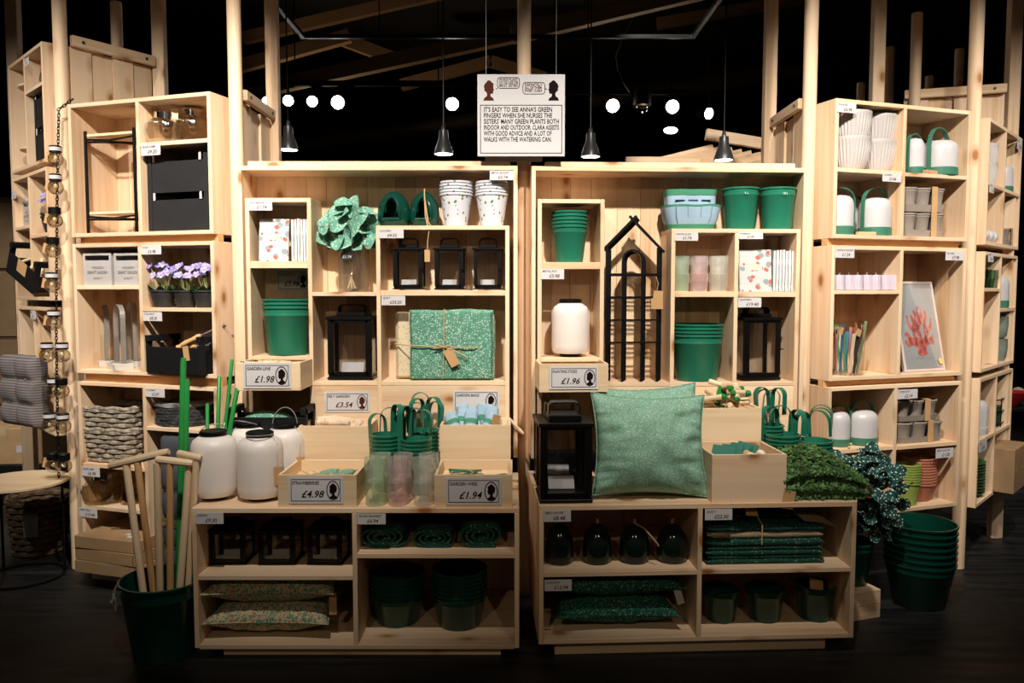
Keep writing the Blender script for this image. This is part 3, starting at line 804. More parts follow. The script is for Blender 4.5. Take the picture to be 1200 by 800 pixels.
def sign_card(loc, rot, W_, H_, title, price, near, ink=INK, lean=0.0):
    c = solo(B().box(-W_ / 2, W_ / 2, 0, .002, 0, H_), 'sign_card', 'white sign card with oval portrait emblem ' + near, 'sign', PAPER, loc, rot)
    c.rotation_euler = (lean, 0, rot)
    e, t_, y = H_ * .09, H_ * .022, -.0006
    b = B()
    for a in ((-W_ / 2 + e, W_ / 2 - e, e, e + t_), (-W_ / 2 + e, W_ / 2 - e, H_ - e - t_, H_ - e), (-W_ / 2 + e, -W_ / 2 + e + t_, e, H_ - e), (W_ / 2 - e - t_, W_ / 2 - e, e, H_ - e)):
        b.box(a[0], a[1], y, 0, a[2], a[3])
    part(b, 'border_line', INK, c)
    ox, oz, ra, rb = W_ / 2 - H_ * .37, H_ * .5, H_ * .24, H_ * .36
    b = B(); n = 28; vs = []; fs = []
    for i in range(n):
        a = 2 * PI * i / n
        vs += [(ox + ra * math.cos(a), y - .0003, oz + rb * math.sin(a)), (ox + ra * .86 * math.cos(a), y - .0003, oz + rb * .9 * math.sin(a))]
    for i in range(n): j = (i + 1) % n; fs.append((2 * i, 2 * j, 2 * j + 1, 2 * i + 1))
    b.add(vs, fs, False); part(b, 'oval_frame', ink, c)
    silhouette(c, ox, oz - H_ * .02, H_ * .46, y - .0003, ink)
    letter(c, title, H_ * .17, -W_ / 2 + e * 1.4, H_ * .72, y - .0004, ink, maxw=W_ * .5)
    letter(c, price, H_ * .36, -W_ * .27, H_ * .24, y - .0004, ink, .3, maxw=W_ * .42)
    return c
def lantern(label, loc, rot, w_, dp, h, hh, m=BLACK, paper=True, group=None, dark=False, knob=True, name='lantern'):
    s = thing(name, label, 'lantern', loc, rot, group)
    t = max(.009, w_ * .085); b0 = h * .09; r0 = h - h * .05
    x, y = w_ / 2, dp / 2
    part(B().box(-x, x, -y, y, .004, b0 * .55, .002).box(-x + .006, x - .006, -y + .006, y - .006, b0 * .55, b0, .001), 'base', m, s)
    part(B().box(-x - .004, x + .004, -y - .004, y + .004, r0, h, .002), 'roof', m, s)
    for i in (-1, 1):
        for j in (-1, 1):
            part(cached(('lpost', round(t, 4), round(b0, 4), round(r0, 4)), lambda: B().box(-t / 2, t / 2, -t / 2, t / 2, b0, r0, .001).mesh('post', m)), 'post', m, s, (i * (x - t / 2 - .003), j * (y - t / 2 - .003), 0))
    f = B(); px = x - t - .003; py = -y + .003
    for a in ((-px, px, b0, b0 + t * .7), (-px, px, r0 - t * .7, r0)): f.box(a[0], a[1], py, py + .005, a[2], a[3])
    for sx in (-1, 1): f.box(sx * px, sx * (px - t * .6), py, py + .005, b0, r0)
    dr = part(f, 'door_frame', m, s)
    if knob: part(B().tube([(px + t * .5, py - .001, h * .5), (px + t * .5, py - .012, h * .5), (px + t * 1.3, py - .014, h * .5)], .003, 6), 'latch', m, dr)
    pane = cached(('pane', round(px, 4), round(b0, 4), round(r0, 4)), lambda: B().box(-px, px, -.0008, .0008, b0, r0).mesh('pane', GLASS))
    part(pane, 'pane', GLASS, s, (0, -y + .010, 0)); part(pane, 'pane', GLASS, s, (0, y - .007, 0))
    ps = y - t - .003
    spane = cached(('spane', round(ps, 4), round(b0, 4), round(r0, 4)), lambda: B().box(-.0008, .0008, -ps, ps, b0, r0).mesh('pane', GLASS))
    part(spane, 'pane', GLASS, s, (-x + .007, 0, 0)); part(spane, 'pane', GLASS, s, (x - .007, 0, 0))
    c0 = h + hh * .34
    part(B().box(-x * .62, x * .62, -y * .62, y * .62, h, c0, .003), 'cap', m, s)
    k = x * .58; e = hh * .95 + h
    part(B().strap([(-k, 0, c0 - .002), (-k, 0, e - .012), (-k + .008, 0, e - .003), (-k + .02, 0, e), (k - .02, 0, e), (k - .008, 0, e - .003), (k, 0, e - .012), (k, 0, c0 - .002)], dp * .34, .005, (0, 1, 0)), 'handle', m, s)
    if paper:
        part(B().box(-px * .7, px * .55, -.001, .001, 0, h * .17).xf(Matrix.Rotation(-.5, 4, 'X')), 'leaflet', PAPER, s, (0, y * .1, b0 + .003))
    return s
FROST = frosted('frosted_white_glass', (0.76, 0.70, 0.66))
def frosted_jar(label, loc, r, h, rot=0, wire=None, tagc=False, group=None):
    s = thing('frosted_jar_lamp', label, 'lamp', loc, rot, group)
    hb = h * .90
    part(B().lathe([(0, .0), (r * .56, 0), (r * .56, .012), (r * .6, .014), (0, .014)], 28), 'foot', BLACK, s)
    part(B().lathe([(r * .55, .013), (r * .72, .016), (r * .90, h * .06), (r * .98, h * .11), (r, h * .18), (r, hb * .78), (r * .97, hb * .86), (r * .88, hb * .93), (r * .70, hb * .975), (r * .56, hb), (r * .50, hb)], 32), 'jar', FROST, s)
    ld = part(B().lathe([(0, hb + .001), (r * .56, hb + .001), (r * .60, hb + .004), (r * .60, hb + h * .055), (r * .55, hb + h * .07), (r * .50, hb + h * .062), (0, hb + h * .06)], 28), 'lid', BLACK, s)
    if wire:
        tilt, side = wire; k = r * .57; pts = []
        for i in range(17):
            a = PI * i / 16
            pts.append((-k * math.cos(a), side * k * 1.5 * math.sin(a) * math.sin(tilt), hb + h * .03 + k * 1.5 * math.sin(a) * math.cos(tilt)))
        part(B().tube(pts, .0025, 6), 'wire_handle', STEELG, s)
    if tagc:
        part(B().box(-.022, .022, -.001, .001, -.075, 0).xf(Matrix.Rotation(.3, 4, 'Z')), 'hang_tag', KRAFT, s, (r * .75, -r * .72, hb * .55))
        part(B().tube([(r * .5, -r * .3, hb + .01), (r * .8, -r * .5, hb * .9), (r * .78, -r * .72, hb * .55)], .0012, 5), 'string', TWINE, s)
    return s
def cushion_b(w_, dp, t, seed=0, nu=36, nv=36, wr=.012, pinch=.10, sag=0):
    def half(sg):
        def f(u, v):
            a, c = 2 * u - 1, 2 * v - 1
            x = w_ / 2 * a * (1 - pinch * (1 - c * c) * abs(a)); y = dp / 2 * c * (1 - pinch * (1 - a * a) * abs(c))
            k = max(0, (1 - abs(a) ** 2.2)) ** .62 * max(0, (1 - abs(c) ** 2.2)) ** .62
            e = (1 - k)
            z = sg * t / 2 * k + wr * noise.noise((x * 14 + seed, y * 14, sg * 3)) * k * (.4 + e) + wr * .35 * noise.noise((a * 2 + seed, c * 2, 7.7 + sg)) * k
            z += sg * wr * 1.5 * e * k ** .5 * noise.noise((a * 9 * (1 if abs(c) > abs(a) else .25) + seed, c * 9 * (1 if abs(a) >= abs(c) else .25), 2.2))
            return (x, y, z)
        return f
    b = B(); b.grid(half(1), nu, nv); b.grid(half(-1), nu, nv)
    return b
def weld(me):
    bm = bmesh.new(); bm.from_mesh(me); bmesh.ops.remove_doubles(bm, verts=bm.verts, dist=.0004); bmesh.ops.recalc_face_normals(bm, faces=bm.faces); bm.to_mesh(me); bm.free()
    for p in me.polygons: p.use_smooth = True
    return me
def cushion(name, label, loc, w_, dp, t, m, rot=(0, 0, 0), seed=0, group=None, wr=.012, label_tag=True, cat='cushion'):
    me = weld(cushion_b(w_, dp, t, seed, wr=wr).mesh('cover', m, 180))
    s = thing(name, label, cat, loc, 0, group); s.rotation_euler = rot
    part(me, 'cover', m, s)
    pts = []
    for i in range(64):
        a = 2 * PI * i / 64; q = max(abs(math.cos(a)), abs(math.sin(a))); x, y = math.cos(a) / q, math.sin(a) / q
        pts.append((w_ / 2 * x * (1 - .10 * (1 - y * y) * abs(x)), dp / 2 * y * (1 - .10 * (1 - x * x) * abs(y)), 0))
    part(B().tube(pts, .003, 5, True), 'seam', m, s)
    return s
def crate(fr_or_none, label, loc, rot, w_, dp, h, m=None, t=.011, name='pine_box', cat='box', group=None, floor_z=.0):
    m = m or PALEWOOD
    s = thing(name, label, cat, loc, rot, group)
    part(B().box(-w_ / 2, w_ / 2, 0, t, 0, h, .001), 'front_board', m['x'], s)
    part(B().box(-w_ / 2, w_ / 2, dp - t, dp, 0, h, .001), 'back_board', m['x'], s)
    for sx in (-1, 1): part(B().box(sx * w_ / 2, sx * (w_ / 2 - t), t, dp - t, 0, h, .001), 'side_board', m['y'], s)
    part(B().box(-w_ / 2 + t, w_ / 2 - t, t, dp - t, floor_z, floor_z + .006), 'bottom_board', m['x'], s)
    return s
def notebook(label, loc, rot, w_, h, t, lean, cover, group=None):
    s = thing('notebook', label, 'notebook', loc, rot, group); s.rotation_euler = (lean, 0, rot)
    part(B().box(-w_ / 2, w_ / 2, 0, .0012, 0, h), 'cover', cover, s); part(B().box(-w_ / 2, w_ / 2, t - .0012, t, 0, h), 'cover', cover, s)
    if w_ > .12 and lean: part(B().box(-.03, .03, -.0006, 0, -.014, .014), 'title_label', mat('cream_label', (.62, .55, .42), .6), s, (0, 0, h * .58))
    part(B().box(-w_ / 2 + .002, w_ / 2 - .003, .0013, t - .0013, .002, h - .002), 'pages', mat('paper_pages', (.72, .70, .66), .8), s)
    return s
def hoop_pot(label, loc, rot, r, h, hh, m, group=None, body=True, lean=(0, 0)):
    """hanging pot with a tall strap hoop"""
    s = thing('hoop_handle_pot', label, 'pot', loc, rot, group)
    part(pot_mesh(r, r * .76, h, m, 28, False), 'pot', m, s)
    pts = []
    R = r * .62
    for t in (0, .25, .5, .75, 1): pts.append((-R + .0, 0, h * .3 + t * (hh - R - h * .3)))
    for i in range(1, 12): a = PI - PI * i / 11; pts.append((R * math.cos(a), 0, hh - R + R * math.sin(a)))
    for t in (.15, .3): pts.append((R, 0, hh - R - t * (hh - R)))
    pts = [(x + lean[0] * (z / hh) ** 2, r * .86 + lean[1] * z / hh, z) for x, y, z in pts]
    part(B().strap(pts, .026, .0025, (0, 1, 0)), 'strap_hoop', m, s)
    return s
def tumbler(label, loc, r, h, m, group=None):
    p = [(0, .004), (r * .80, .004), (r * .86, .0), (r * .88, .004), (r * .90, h * .42), (r * .97, h * .52), (r, h * .58), (r * .96, h - .003), (r * .975, h - .001), (r * .96, h)]
    me = cached(('tum', round(r, 4), round(h, 4), m.name), lambda: B().lathe(p, 48, flute=.03, nf=12).mesh('tumbler', m))
    return solo(me, 'glass_tumbler', label, 'glass', m, loc, 0, group)
def strap_lamp(label, loc, rot, r, h, group=None, base=GREEN, hoop=True):
    s = thing('strap_lantern', label, 'lamp', loc, rot, group)
    hb = h * .22
    part(B().lathe([(0, 0), (r * .96, 0), (r, .004), (r, hb), (r * .97, hb + .002), (0, hb + .002)], 28), 'base_ring', base, s)
    part(B().lathe([(r * .97, hb + .002), (r * .98, h * .70), (r * .95, h * .80), (r * .86, h * .90), (r * .66, h * .97), (r * .3, h), (0, h)], 28), 'shade', WHITE, s)
    if hoop:
        pts = []; R = r * 1.06
        for z in (hb * .5, h * .4, h * .75): pts.append((-R, 0, z))
        for i in range(1, 14): a = PI - PI * i / 14; pts.append((R * math.cos(a), 0, h * .85 + R * .95 * math.sin(a)))
        for z in (h * .75, h * .4, hb * .5): pts.append((R, 0, z))
        part(B().strap(pts, .022, .003, (0, 1, 0)), 'strap', base, s)
    return s
def leaf_mesh(key, L_, W_, m, curl=.25, n=5, seed=0):
    def mk():
        def f(u, v):
            a = u; c = 2 * v - 1
            wd = W_ / 2 * (math.sin(PI * min(1, a * .96 + .04)) ** .6)
            x = c * wd; z = a * L_
            y = curl * L_ * (a - .35) ** 2 - .25 * wd * c * c + .02 * L_ * math.sin(7 * a + seed)
            return (x, y, z)
        b = B().grid(f, n, 4)
        return b.mesh('leaf', m, 180)
    return cached(('leaf', key), mk)
def hang_tag(parent, loc, rot=(0, 0, 0), w_=.025, h=.045, m=KRAFT, name='hang_tag'):
    return part(B().box(-w_ / 2, w_ / 2, -.001, .001, -h, 0), name, m, parent, loc, rot)
def peg(parent, loc, rot, L_, r, m, name='wood_peg'): 
    return part(cached(('peg', round(L_, 3), round(r, 4), m.name), lambda: B().lathe([(0, -L_ / 2), (r * .7, -L_ / 2), (r, -L_ / 2 + r * .4), (r * .85, 0), (r, L_ / 2 - r * .4), (r * .7, L_ / 2), (0, L_ / 2)], 10).mesh(name, m)), name, m, parent, loc, rot)

# prints
P_GREEN = printed('green_sprig_cloth', (0.10, 0.27, 0.19), [(.6, (.36, .52, .42)), (.5, (.04, .15, .10)), (.3, (.56, .64, .52))], 95, size=.36)
P_SAGE = printed('sage_sprig_cloth', (0.19, 0.36, 0.265), [(.7, (.34, .50, .40)), (.35, (.48, .60, .50)), (.3, (.10, .23, .16))], 150, size=.36)
P_CREAM = printed('cream_sprig_cloth', (0.55, 0.43, 0.28), [(.7, (.07, .27, .18)), (.5, (.45, .16, .09)), (.5, (.12, .33, .18))], 75, size=.44)
P_CREAM2 = printed('pale_sprig_cloth', (0.66, 0.55, 0.38), [(.5, (.30, .36, .18)), (.3, (.52, .40, .24))], 110, size=.32)
P_DARK = printed('dark_sprig_cloth', (0.012, 0.075, 0.05), [(.6, (.05, .26, .17)), (.25, (.32, .30, .18)), (.3, (.006, .03, .02))], 105, size=.36)
P_DARK2 = printed('dark_flower_cloth', (0.010, 0.055, 0.04), [(.4, (.28, .36, .30)), (.35, (.03, .18, .12))], 120, size=.28)
P_BOOK = printed('flower_print_cover', (0.50, 0.51, 0.50), [(.45, (.62, .61, .56)), (.5, (.24, .30, .31)), (.30, (.70, .12, .09))], 24, rough=.5, size=.38)
P_BOOK2 = printed('grey_print_cover', (0.26, 0.31, 0.29), [(.4, (.5, .5, .45)), (.25, (.62, .12, .09))], 24, rough=.5, size=.33)
P_POT = printed('leaf_print_enamel', (0.60, 0.60, 0.66), [(.62, (.10, .20, .03))], 60, rough=.3, size=.30, stretch=(1, 1, .75))
P_LEAF = printed('speckled_leaf', (0.13, 0.35, 0.26), [(.6, (.46, .60, .50)), (.35, (.62, .42, .28)), (.35, (.03, .17, .11))], 90, size=.34)
P_LEAFD = printed('dark_speckled_leaf', (0.012, 0.05, 0.045), [(.75, (.55, .60, .50)), (.4, (.03, .19, .19))], 85, size=.30)
# ================================================================== upper left shelf
random.seed(11)
def books(fr, x0, x1, ytop, z, sx0, sx1, n, shelfname):
    d = .045
    u, w_, h = fr.fit(x0 + 7, x1, ytop, z, d)
    notebook('grey-green flower notebook leaning behind the front one on ' + shelfname, fr.W(u - w_ * .16, d + .035, z + .0005), fr.a, w_ * .95, h * .98, .012, -.10, P_BOOK2)
    notebook('pale flower-print notebook facing forward on ' + shelfname, fr.W(u, d - .012, z + .0005), fr.a, w_, h, .012, -.12, P_BOOK)
    u0_, u1_ = fr.U(sx0, ytop + 25, .03), fr.U(sx1, ytop + 25, .03); st = (u1_ - u0_) / n
    covers = (P_BOOK, P_BOOK2)
    for i in range(n):
        notebook('pale notebook shelved spine outwards on ' + shelfname, fr.W(u0_ + st * i, .03 + .08, z + .0005), fr.a + PI / 2, .155, h * random.uniform(.96, 1.0), st * .85, 0, P_BOOK if i % 2 else P_BOOK2, 'notebooks shelved on ' + shelfname).location = fr.W(u0_ + st * (i + .9), .03 + .0775, z + .0005)
books(UL, 297, 338, 256, zULbook, 341, 362, 6, 'the shelf above the green pots')
books(UR, 860, 904, 292, zURmid, 906, 931, 7, 'the shelf beside the stacked tumblers')
pot_stack(UL, 308, 366, 350, zULpot, .085, 3, .018, GREEN, 'green_bucket', 'glossy green bucket of three above the garden line drawer', 'bucket', 'green buckets above the garden line drawer', .80)
# vase with leaf bouquet
u, w_, h = UL.fit(396, 433, 285, zULvase, .10)
vs = thing('glass_vase', 'clear cylinder glass vase holding fabric leaf stems', 'vase', UL.W(u, .10, zULvase))
part(B().lathe([(0, .0), (w_ / 2, 0), (w_ / 2, .008), (w_ / 2 - .002, .012), (w_ / 2, h), (w_ / 2 - .003, h), (w_ / 2 - .004, .014), (0, .013)], 32), 'cylinder', glass('vase_glass', (.98, .98, .95), .2, .99, .03, milk=.015), vs)
def bouquet(label, loc, stems, leaves, stem_m, m, L_, W_, top_r, z0, zc, seed=0, group=None, name='leaf_bouquet', berries=0, squash=.8, lift=.25):
    rd = random.Random(seed)
    s = thing(name, label, 'bouquet', loc, 0, group)
    meshes = [leaf_mesh((m.name, i, round(L_, 3)), L_ * (.8 + .15 * i), W_ * (.85 + .1 * i), m, curl=(.15 + .25 * i), seed=i) for i in range(3)]
    for i in range(stems):
        a = 2 * PI * i / stems
        e = Vector((math.cos(a) * top_r * .6, math.sin(a) * top_r * .4, zc)); b0 = Vector((-math.cos(a) * .02, -math.sin(a) * .02, z0))
        part(B().tube([b0, b0.lerp(e, .5) + Vector((rd.uniform(-.01, .01), 0, 0)), e], .0032, 6), 'stem', stem_m, s)
    for i in range(leaves):
        th = rd.uniform(0, 2 * PI); ph = math.acos(rd.uniform(-.75, 1)); rr = rd.uniform(.15, 1) ** .5
        dv = Vector((math.sin(ph) * math.cos(th), math.sin(ph) * math.sin(th), math.cos(ph)))
        c_ = Vector((dv.x * top_r * rr * .85, dv.y * top_r * .7 * rr, zc + dv.z * top_r * squash * rr * .85))
        rv = Vector((rd.uniform(-1, 1), rd.uniform(-1, 1), rd.uniform(-.6, 1)))
        dr = (dv * .35 + rv * .8 + Vector((0, 0, lift))).normalized()
        fy = Vector((rd.uniform(-.6, .6), rd.uniform(.3, 1.2), rd.uniform(-.9, .3))) - dv * .3; fy = (fy - dr * fy.dot(dr)).normalized(); fx = fy.cross(dr)
        o = part(meshes[i % 3], 'leaf', m, s, c_ - dr * L_ * .5, Matrix((fx, fy, dr)).transposed().to_euler())
    for i in range(berries):
        th = rd.uniform(0, 2 * PI); ph = rd.uniform(.3, 1.9)
        p = Vector((math.sin(ph) * math.cos(th) * top_r * .85, math.sin(ph) * math.sin(th) * top_r * .75, zc + math.cos(ph) * top_r * squash * .9))
        part(cached('berry', lambda: B().ball((0, 0, 0), .007, n=8, m=6).mesh('berry', mat('pale_berry', (.62, .52, .22), .5))), 'berry', None, s, p)
    return s
zc = UL.Z(408, 268, .10) - zULvase
bq = bouquet('green speckled fabric leaf bouquet standing in the glass vase', UL.W(u - .012, .10, zULvase), 7, 80, PALEWOOD['z'], P_LEAF, .088, .082, .165, .016, zc, 3, squash=.98)
part(B().lathe([(0, -.002), (.034, -.002), (.034, .002), (0, .002)], 20, sx=1.0, sy=.6).xf(Matrix.Rotation(PI / 2, 4, 'X')), 'price_oval', mat('black_tag', (.01, .01, .01), .4), bq, (0, -w_ / 2 - .012, UL.Z(408, 300, .03) - zULvase), label='black oval price tag')
letter(bq, '£1.74', .018, -.022, UL.Z(408, 302.5, .03) - zULvase, -w_ / 2 - .016, PAPER)
# egg-shaped ceramic birdhouses
def egg_house(label, loc, rot, w_, h, m, group=None, arch=True, twine=False):
    s = thing('ceramic_birdhouse', label, 'birdhouse', loc, rot, group)
    nz_, na = 22, 32; R = w_ / 2
    def rad(z):
        k = z / h
        return R * (max(0.0, 1 - max(0.0, (k - .30) / .70) ** 2.1) ** .5) * (1 if k > .25 else (.80 + .20 * math.sin(PI / 2 * k / .25)))
    hw, z0, z1 = R * .50, h * .20, h * .80
    def inside(a, z):
        # opening around the front (-y): pointed arch
        x = rad(z) * math.cos(a)
        if math.sin(a) > -.15: return False
        if z < z0 or z > z1: return False
        k = (z - z0) / (z1 - z0)
        return abs(x) < hw * (1 - k ** 2.2) ** .6
    b = B(); vs = []; fs = []
    for wall in (1.0, .82):
        k0 = len(vs)
        for i in range(nz_ + 1):
            z = h * i / nz_; r = rad(min(z, h * .999)) * wall; zz = .006 + (z - .006) * (1 if wall == 1 else .93)
            for j in range(na): a = 2 * PI * j / na; vs.append((r * math.cos(a), r * math.sin(a) * .95, zz if wall < 1 else z))
        for i in range(nz_):
            for j in range(na):
                if arch and inside(2 * PI * (j + .5) / na, h * (i + .5) / nz_): continue
                j2 = (j + 1) % na
                fs.append((k0 + i * na + j, k0 + i * na + j2, k0 + (i + 1) * na + j2, k0 + (i + 1) * na + j))
    b.add(vs, fs)
    part(b, 'shell', m, s, ang=60)
    if arch:
        pts = []
        for i in range(15):
            k = i / 14; t = PI * k
            x = -hw * 1.02 * math.cos(t); z = z0 + (z1 - z0) * 1.02 * math.sin(t) ** .85
            y = -.95 * math.sqrt(max(0, rad(z) ** 2 - x * x)) * .965
            pts.append((x, y, z))
        part(B().tube(pts, R * .10, 8, True), 'opening_rim', m, s)
    else:
        part(B().ball((0, -R * .93, h * .30), R * .04, n=8, m=6), 'hole', BLACK, s)
        part(B().tube([(-R * .05, 0, h * .99), (-R * .05, -.005, h * 1.12), (R * .05, -.005, h * 1.12), (R * .05, 0, h * .99)], .0025, 6), 'twine_loop', TWINE, s)
    if twine:
        hx, hy, top = R * .25, -R * 1.02, h
        part(B().tube([(0, 0, h * 1.0), (R * .1, -R * .6, h * 1.03), (hx * .7, hy - .004, h * .8), (hx, hy - .012, h * .25), (hx * 1.7, hy - .016, -h * .05), (hx * 2.3, hy - .016, -h * .1), (hx * 2.4, hy - .016, 0), (hx * 1.7, hy - .014, h * .1), (hx * .9, hy - .012, h * .7)], .0032, 6), 'twine_loop', TWINE, s)
        part(B().tube([(hx * 2.0, hy - .017, -h * .1), (hx * 1.55, hy - .018, -h * .45), (hx * 1.5, hy - .018, -h * .7)], .0022, 6), 'twine_end', TWINE, s)
        hang_tag(s, (hx * 1.45, hy - .019, -h * .66), w_=.025, h=.055)
    return s
u, w_, h = UL.fit(442, 481, 224, zULtop, .09)
egg_house('green ceramic birdhouse next to the leaf bouquet', UL.W(u, .10, zULtop), UL.a - .1, w_, h, DKGREEN)
u, w_, h = UL.fit(479.5, 515, 224, zULtop, .09)
egg_house('green ceramic birdhouse with a long twine loop hanging down', UL.W(u, .10, zULtop), UL.a - .05, w_, h, DKGREEN, twine=True)
for (x0, x1, lb, g) in ((515, 554, 'by the twine-looped birdhouse', 'a'), (557, 596, 'at the end of the top shelf', 'b')):
    u, w_, h = UL.fit(x0, x1, 213.5, zULtop, .10); rt = w_ / 2 - .003; hp = h - 4 * .014
    for i in range(5):
        o = solo(pot_mesh(rt, rt * .70, hp, P_POT, 30, False), 'leaf_print_cup', stack_word(i, 5) + ' white leaf-print cup in the stack ' + lb, 'pot', P_POT, UL.W(u, .10, zULtop + i * .014), i * .4, 'leaf-print cups ' + lb)
for (x0, x1, lb) in ((458, 497, 'small black lantern under the first green birdhouse'), (507, 545, 'small black lantern in the middle of the three'), (553, 590, 'small black lantern under the leaf-print cups')):
    u, w_, h = UL.fit(x0, x1, 290, zULlan, .03)
    lantern(lb, UL.W(u, .10, zULlan), UL.a, w_ * .93, .135, h, UL.Z(500, 278, .08) - UL.Z(500, 290, .08))
u, w_, h = UL.fit(379.5, 437, 371, zULbig, .02)
lantern('tall black lantern in the cell under the glass vase', UL.W(u + .002, .115, zULbig), UL.a, w_ * .93, .17, h, UL.Z(500, 357, .08) - UL.Z(500, 371, .08))
# tied quilt bundle
u, w_, h = UL.fit(462, 580, 361, zULbig, .05)
qb = thing('quilt_bundle', 'folded green sprig quilt tied with twine, cream side showing', 'quilt', UL.W(u, .06, zULbig))
def slab(w_, h, t, seed, quilt=.004, r=.02, amp=.004):
    def side(sg):
        def f(a, c):
            x, z = (a - .5) * w_, c * h
            ex = min(a, 1 - a) * w_; ez = min(c, 1 - c) * h; e = min(1, min(ex, ez) / r)
            k = math.sqrt(max(0, 1 - (1 - e) ** 2))
            q = quilt * abs(math.sin((x + z) * 42)) ** .5 * abs(math.sin((x - z) * 42)) ** .5
            return (x + amp * noise.noise((z * 9, seed, 1)), sg * (t / 2 * k + q * k) + amp * noise.noise((x * 6, z * 6, seed)), z + amp * 2 * noise.noise((x * 7, seed, 4)) * (c))
        return f
    return B().grid(side(-1), 30, 26).grid(side(1), 10, 8)
part(slab(w_ * .99, h * .95, .05, 2, 0), 'cream_layer', P_CREAM2, qb, (-w_ * .005, .035, .004), label='cream sprig lining')
part(slab(w_ * .93, h * .94, .03, 6, 0), 'green_layer', P_GREEN, qb, (w_ * .035, .055, .008))
part(slab(w_ * .83, h * .98, .05, 5, .006), 'green_fold', P_GREEN, qb, (w_ * .07, -.012, 0))
yq = -.05
for pts, nm in (([(-w_ * .5, yq + .06, h * .50), (-w_ * .36, yq - .004, h * .495), (0, yq - .002, h * .47), (w_ * .3, yq - .002, h * .46), (w_ * .5, yq + .06, h * .45)], 'twine'), ([(0, yq + .06, h * .99), (0, yq + .004, h * .96), (0, yq - .002, h * .5), (-.005, yq + .002, h * .06), (0, yq + .05, 0.005)], 'twine'),
                ([(0, yq - .006, h * .47), (-.05, yq - .012, h * .45), (-.03, yq - .012, h * .5), (0, yq - .006, h * .47), (.05, yq - .012, h * .42), (.11, yq - .012, h * .33)], 'twine_bow'), ([(0, yq - .006, h * .47), (.03, yq - .014, h * .5), (.035, yq - .014, h * .44), (0, yq - .008, h * .47)], 'twine_bow')):
    part(B().tube(pts, .0028, 6), nm, TWINE, qb)
hang_tag(qb, (.015, yq - .012, h * .44), (0, -.5, 0), .045, .085)
# pull-out boxes with sign cards
def drawer(fr, x0, x1, yt, yb, d, depth, lb):
    ua, ub = fr.U(x0, (yt + yb) / 2, d), fr.U(x1, (yt + yb) / 2, d); za, zb_ = fr.Z((x0 + x1) / 2, yb, d), fr.Z((x0 + x1) / 2, yt, d)
    return crate(None, lb, fr.W((ua + ub) / 2, d, za), fr.a, ub - ua, depth, zb_ - za), (ua + ub) / 2, za, ub - ua, zb_ - za
zmax = zULpot - T
cr, uc, za, wd, hd = drawer(UL, 275.5, 352, 425, 457.5, -.21, .40, 'pine pull-out box of curly wood strips under the green buckets')
rd = random.Random(5)
for i in range(16):
    pts = [Vector((rd.uniform(-.12, .02) + j * .035 + rd.uniform(-.01, .01), rd.uniform(.03, .16), hd * .86 + rd.uniform(0, .016))) for j in range(4)]
    part(B().strap(pts, .010, .002, (0, 1, .3)), 'wood_strip', PALEWOOD['x'], cr)
part(B().box(-.11, .11, .02, .17, .01, hd * .8), 'wood_filling', PALEWOOD['x'], cr)
ua, ub = UL.U(285, 440, -.215), UL.U(341, 440, -.215)
sign_card(UL.W((ua + ub) / 2, -.214, UL.Z(313, 455, -.214)), 0, ub - ua, UL.Z(313, 425, -.214) - UL.Z(313, 455, -.214), 'GARDEN LINE', '£1.98', 'on the garden line drawer')
cr, uc, za, wd, hd = drawer(UR, 632, 713, 426, 459.5, -.21, .40, 'pine pull-out box below the single frosted jar lamp')
part(B().box(-.12, .12, .02, .2, .008, .03), 'wood_filling', PALEWOOD['x'], cr)
for i in range(7): peg(cr, (-.10 + i * .033, .1, .036), (PI / 2, 0, 0), .13, .006, PALEWOOD['z'], 'planting_stick')
ua, ub = UR.U(644, 443, -.215), UR.U(701, 443, -.215)
sign_card(UR.W((ua + ub) / 2, -.214, UR.Z(672, 456, -.214)), UR.a, ub - ua, UR.Z(672, 429, -.214) - UR.Z(672, 456, -.214), 'PLANTING STICKS', '£1.96', 'on the planting sticks drawer')
# signs fixed to the boards
ua, ub = UL.U(380.7, 470, -.004), UL.U(433, 470, -.004)
sign_card(UL.W((ua + ub) / 2, -.003, UL.Z(405, 482.7)), 0, ub - ua, UL.Z(405, 458.7) - UL.Z(405, 482.7), 'FELT GARDEN', '£3.54', 'above the box of felt bundles', INKB)
ua, ub = UL.U(531, 470, -.004), UL.U(585, 470, -.004)
sign_card(UL.W((ua + ub) / 2, -.003, UL.Z(560, 483)), 0, ub - ua, UL.Z(560, 457) - UL.Z(560, 483), 'GARDEN BAGS', '', 'above the box of blue garden bags')
ua, ub = UL.U(328, 330, .2), UL.U(376, 330, .2)
sign_card(UL.W((ua + ub) / 2 - .035, .208, UL.Z(345, 341, .2)), 0, (ub - ua) * .85, UL.Z(345, 316, .2) - UL.Z(345, 341, .2), 'PLANTER POT', '£5.96', 'on the back board over the green buckets')
# ================================================================== upper right shelf
pot_stack(UR, 646, 689, 248, zURpot, .09, 5, .017, GREEN, 'green_bucket', 'glossy green bucket of five above the single frosted jar', 'bucket', 'green buckets above the single frosted jar', .76)
u, w_, h = UR.fit(646.5, 690, 348, zURjar, .09)
frosted_jar('frosted white jar lamp alone above the planting sticks drawer', UR.W(u, .085, zURjar), w_ / 2, h, UR.a)
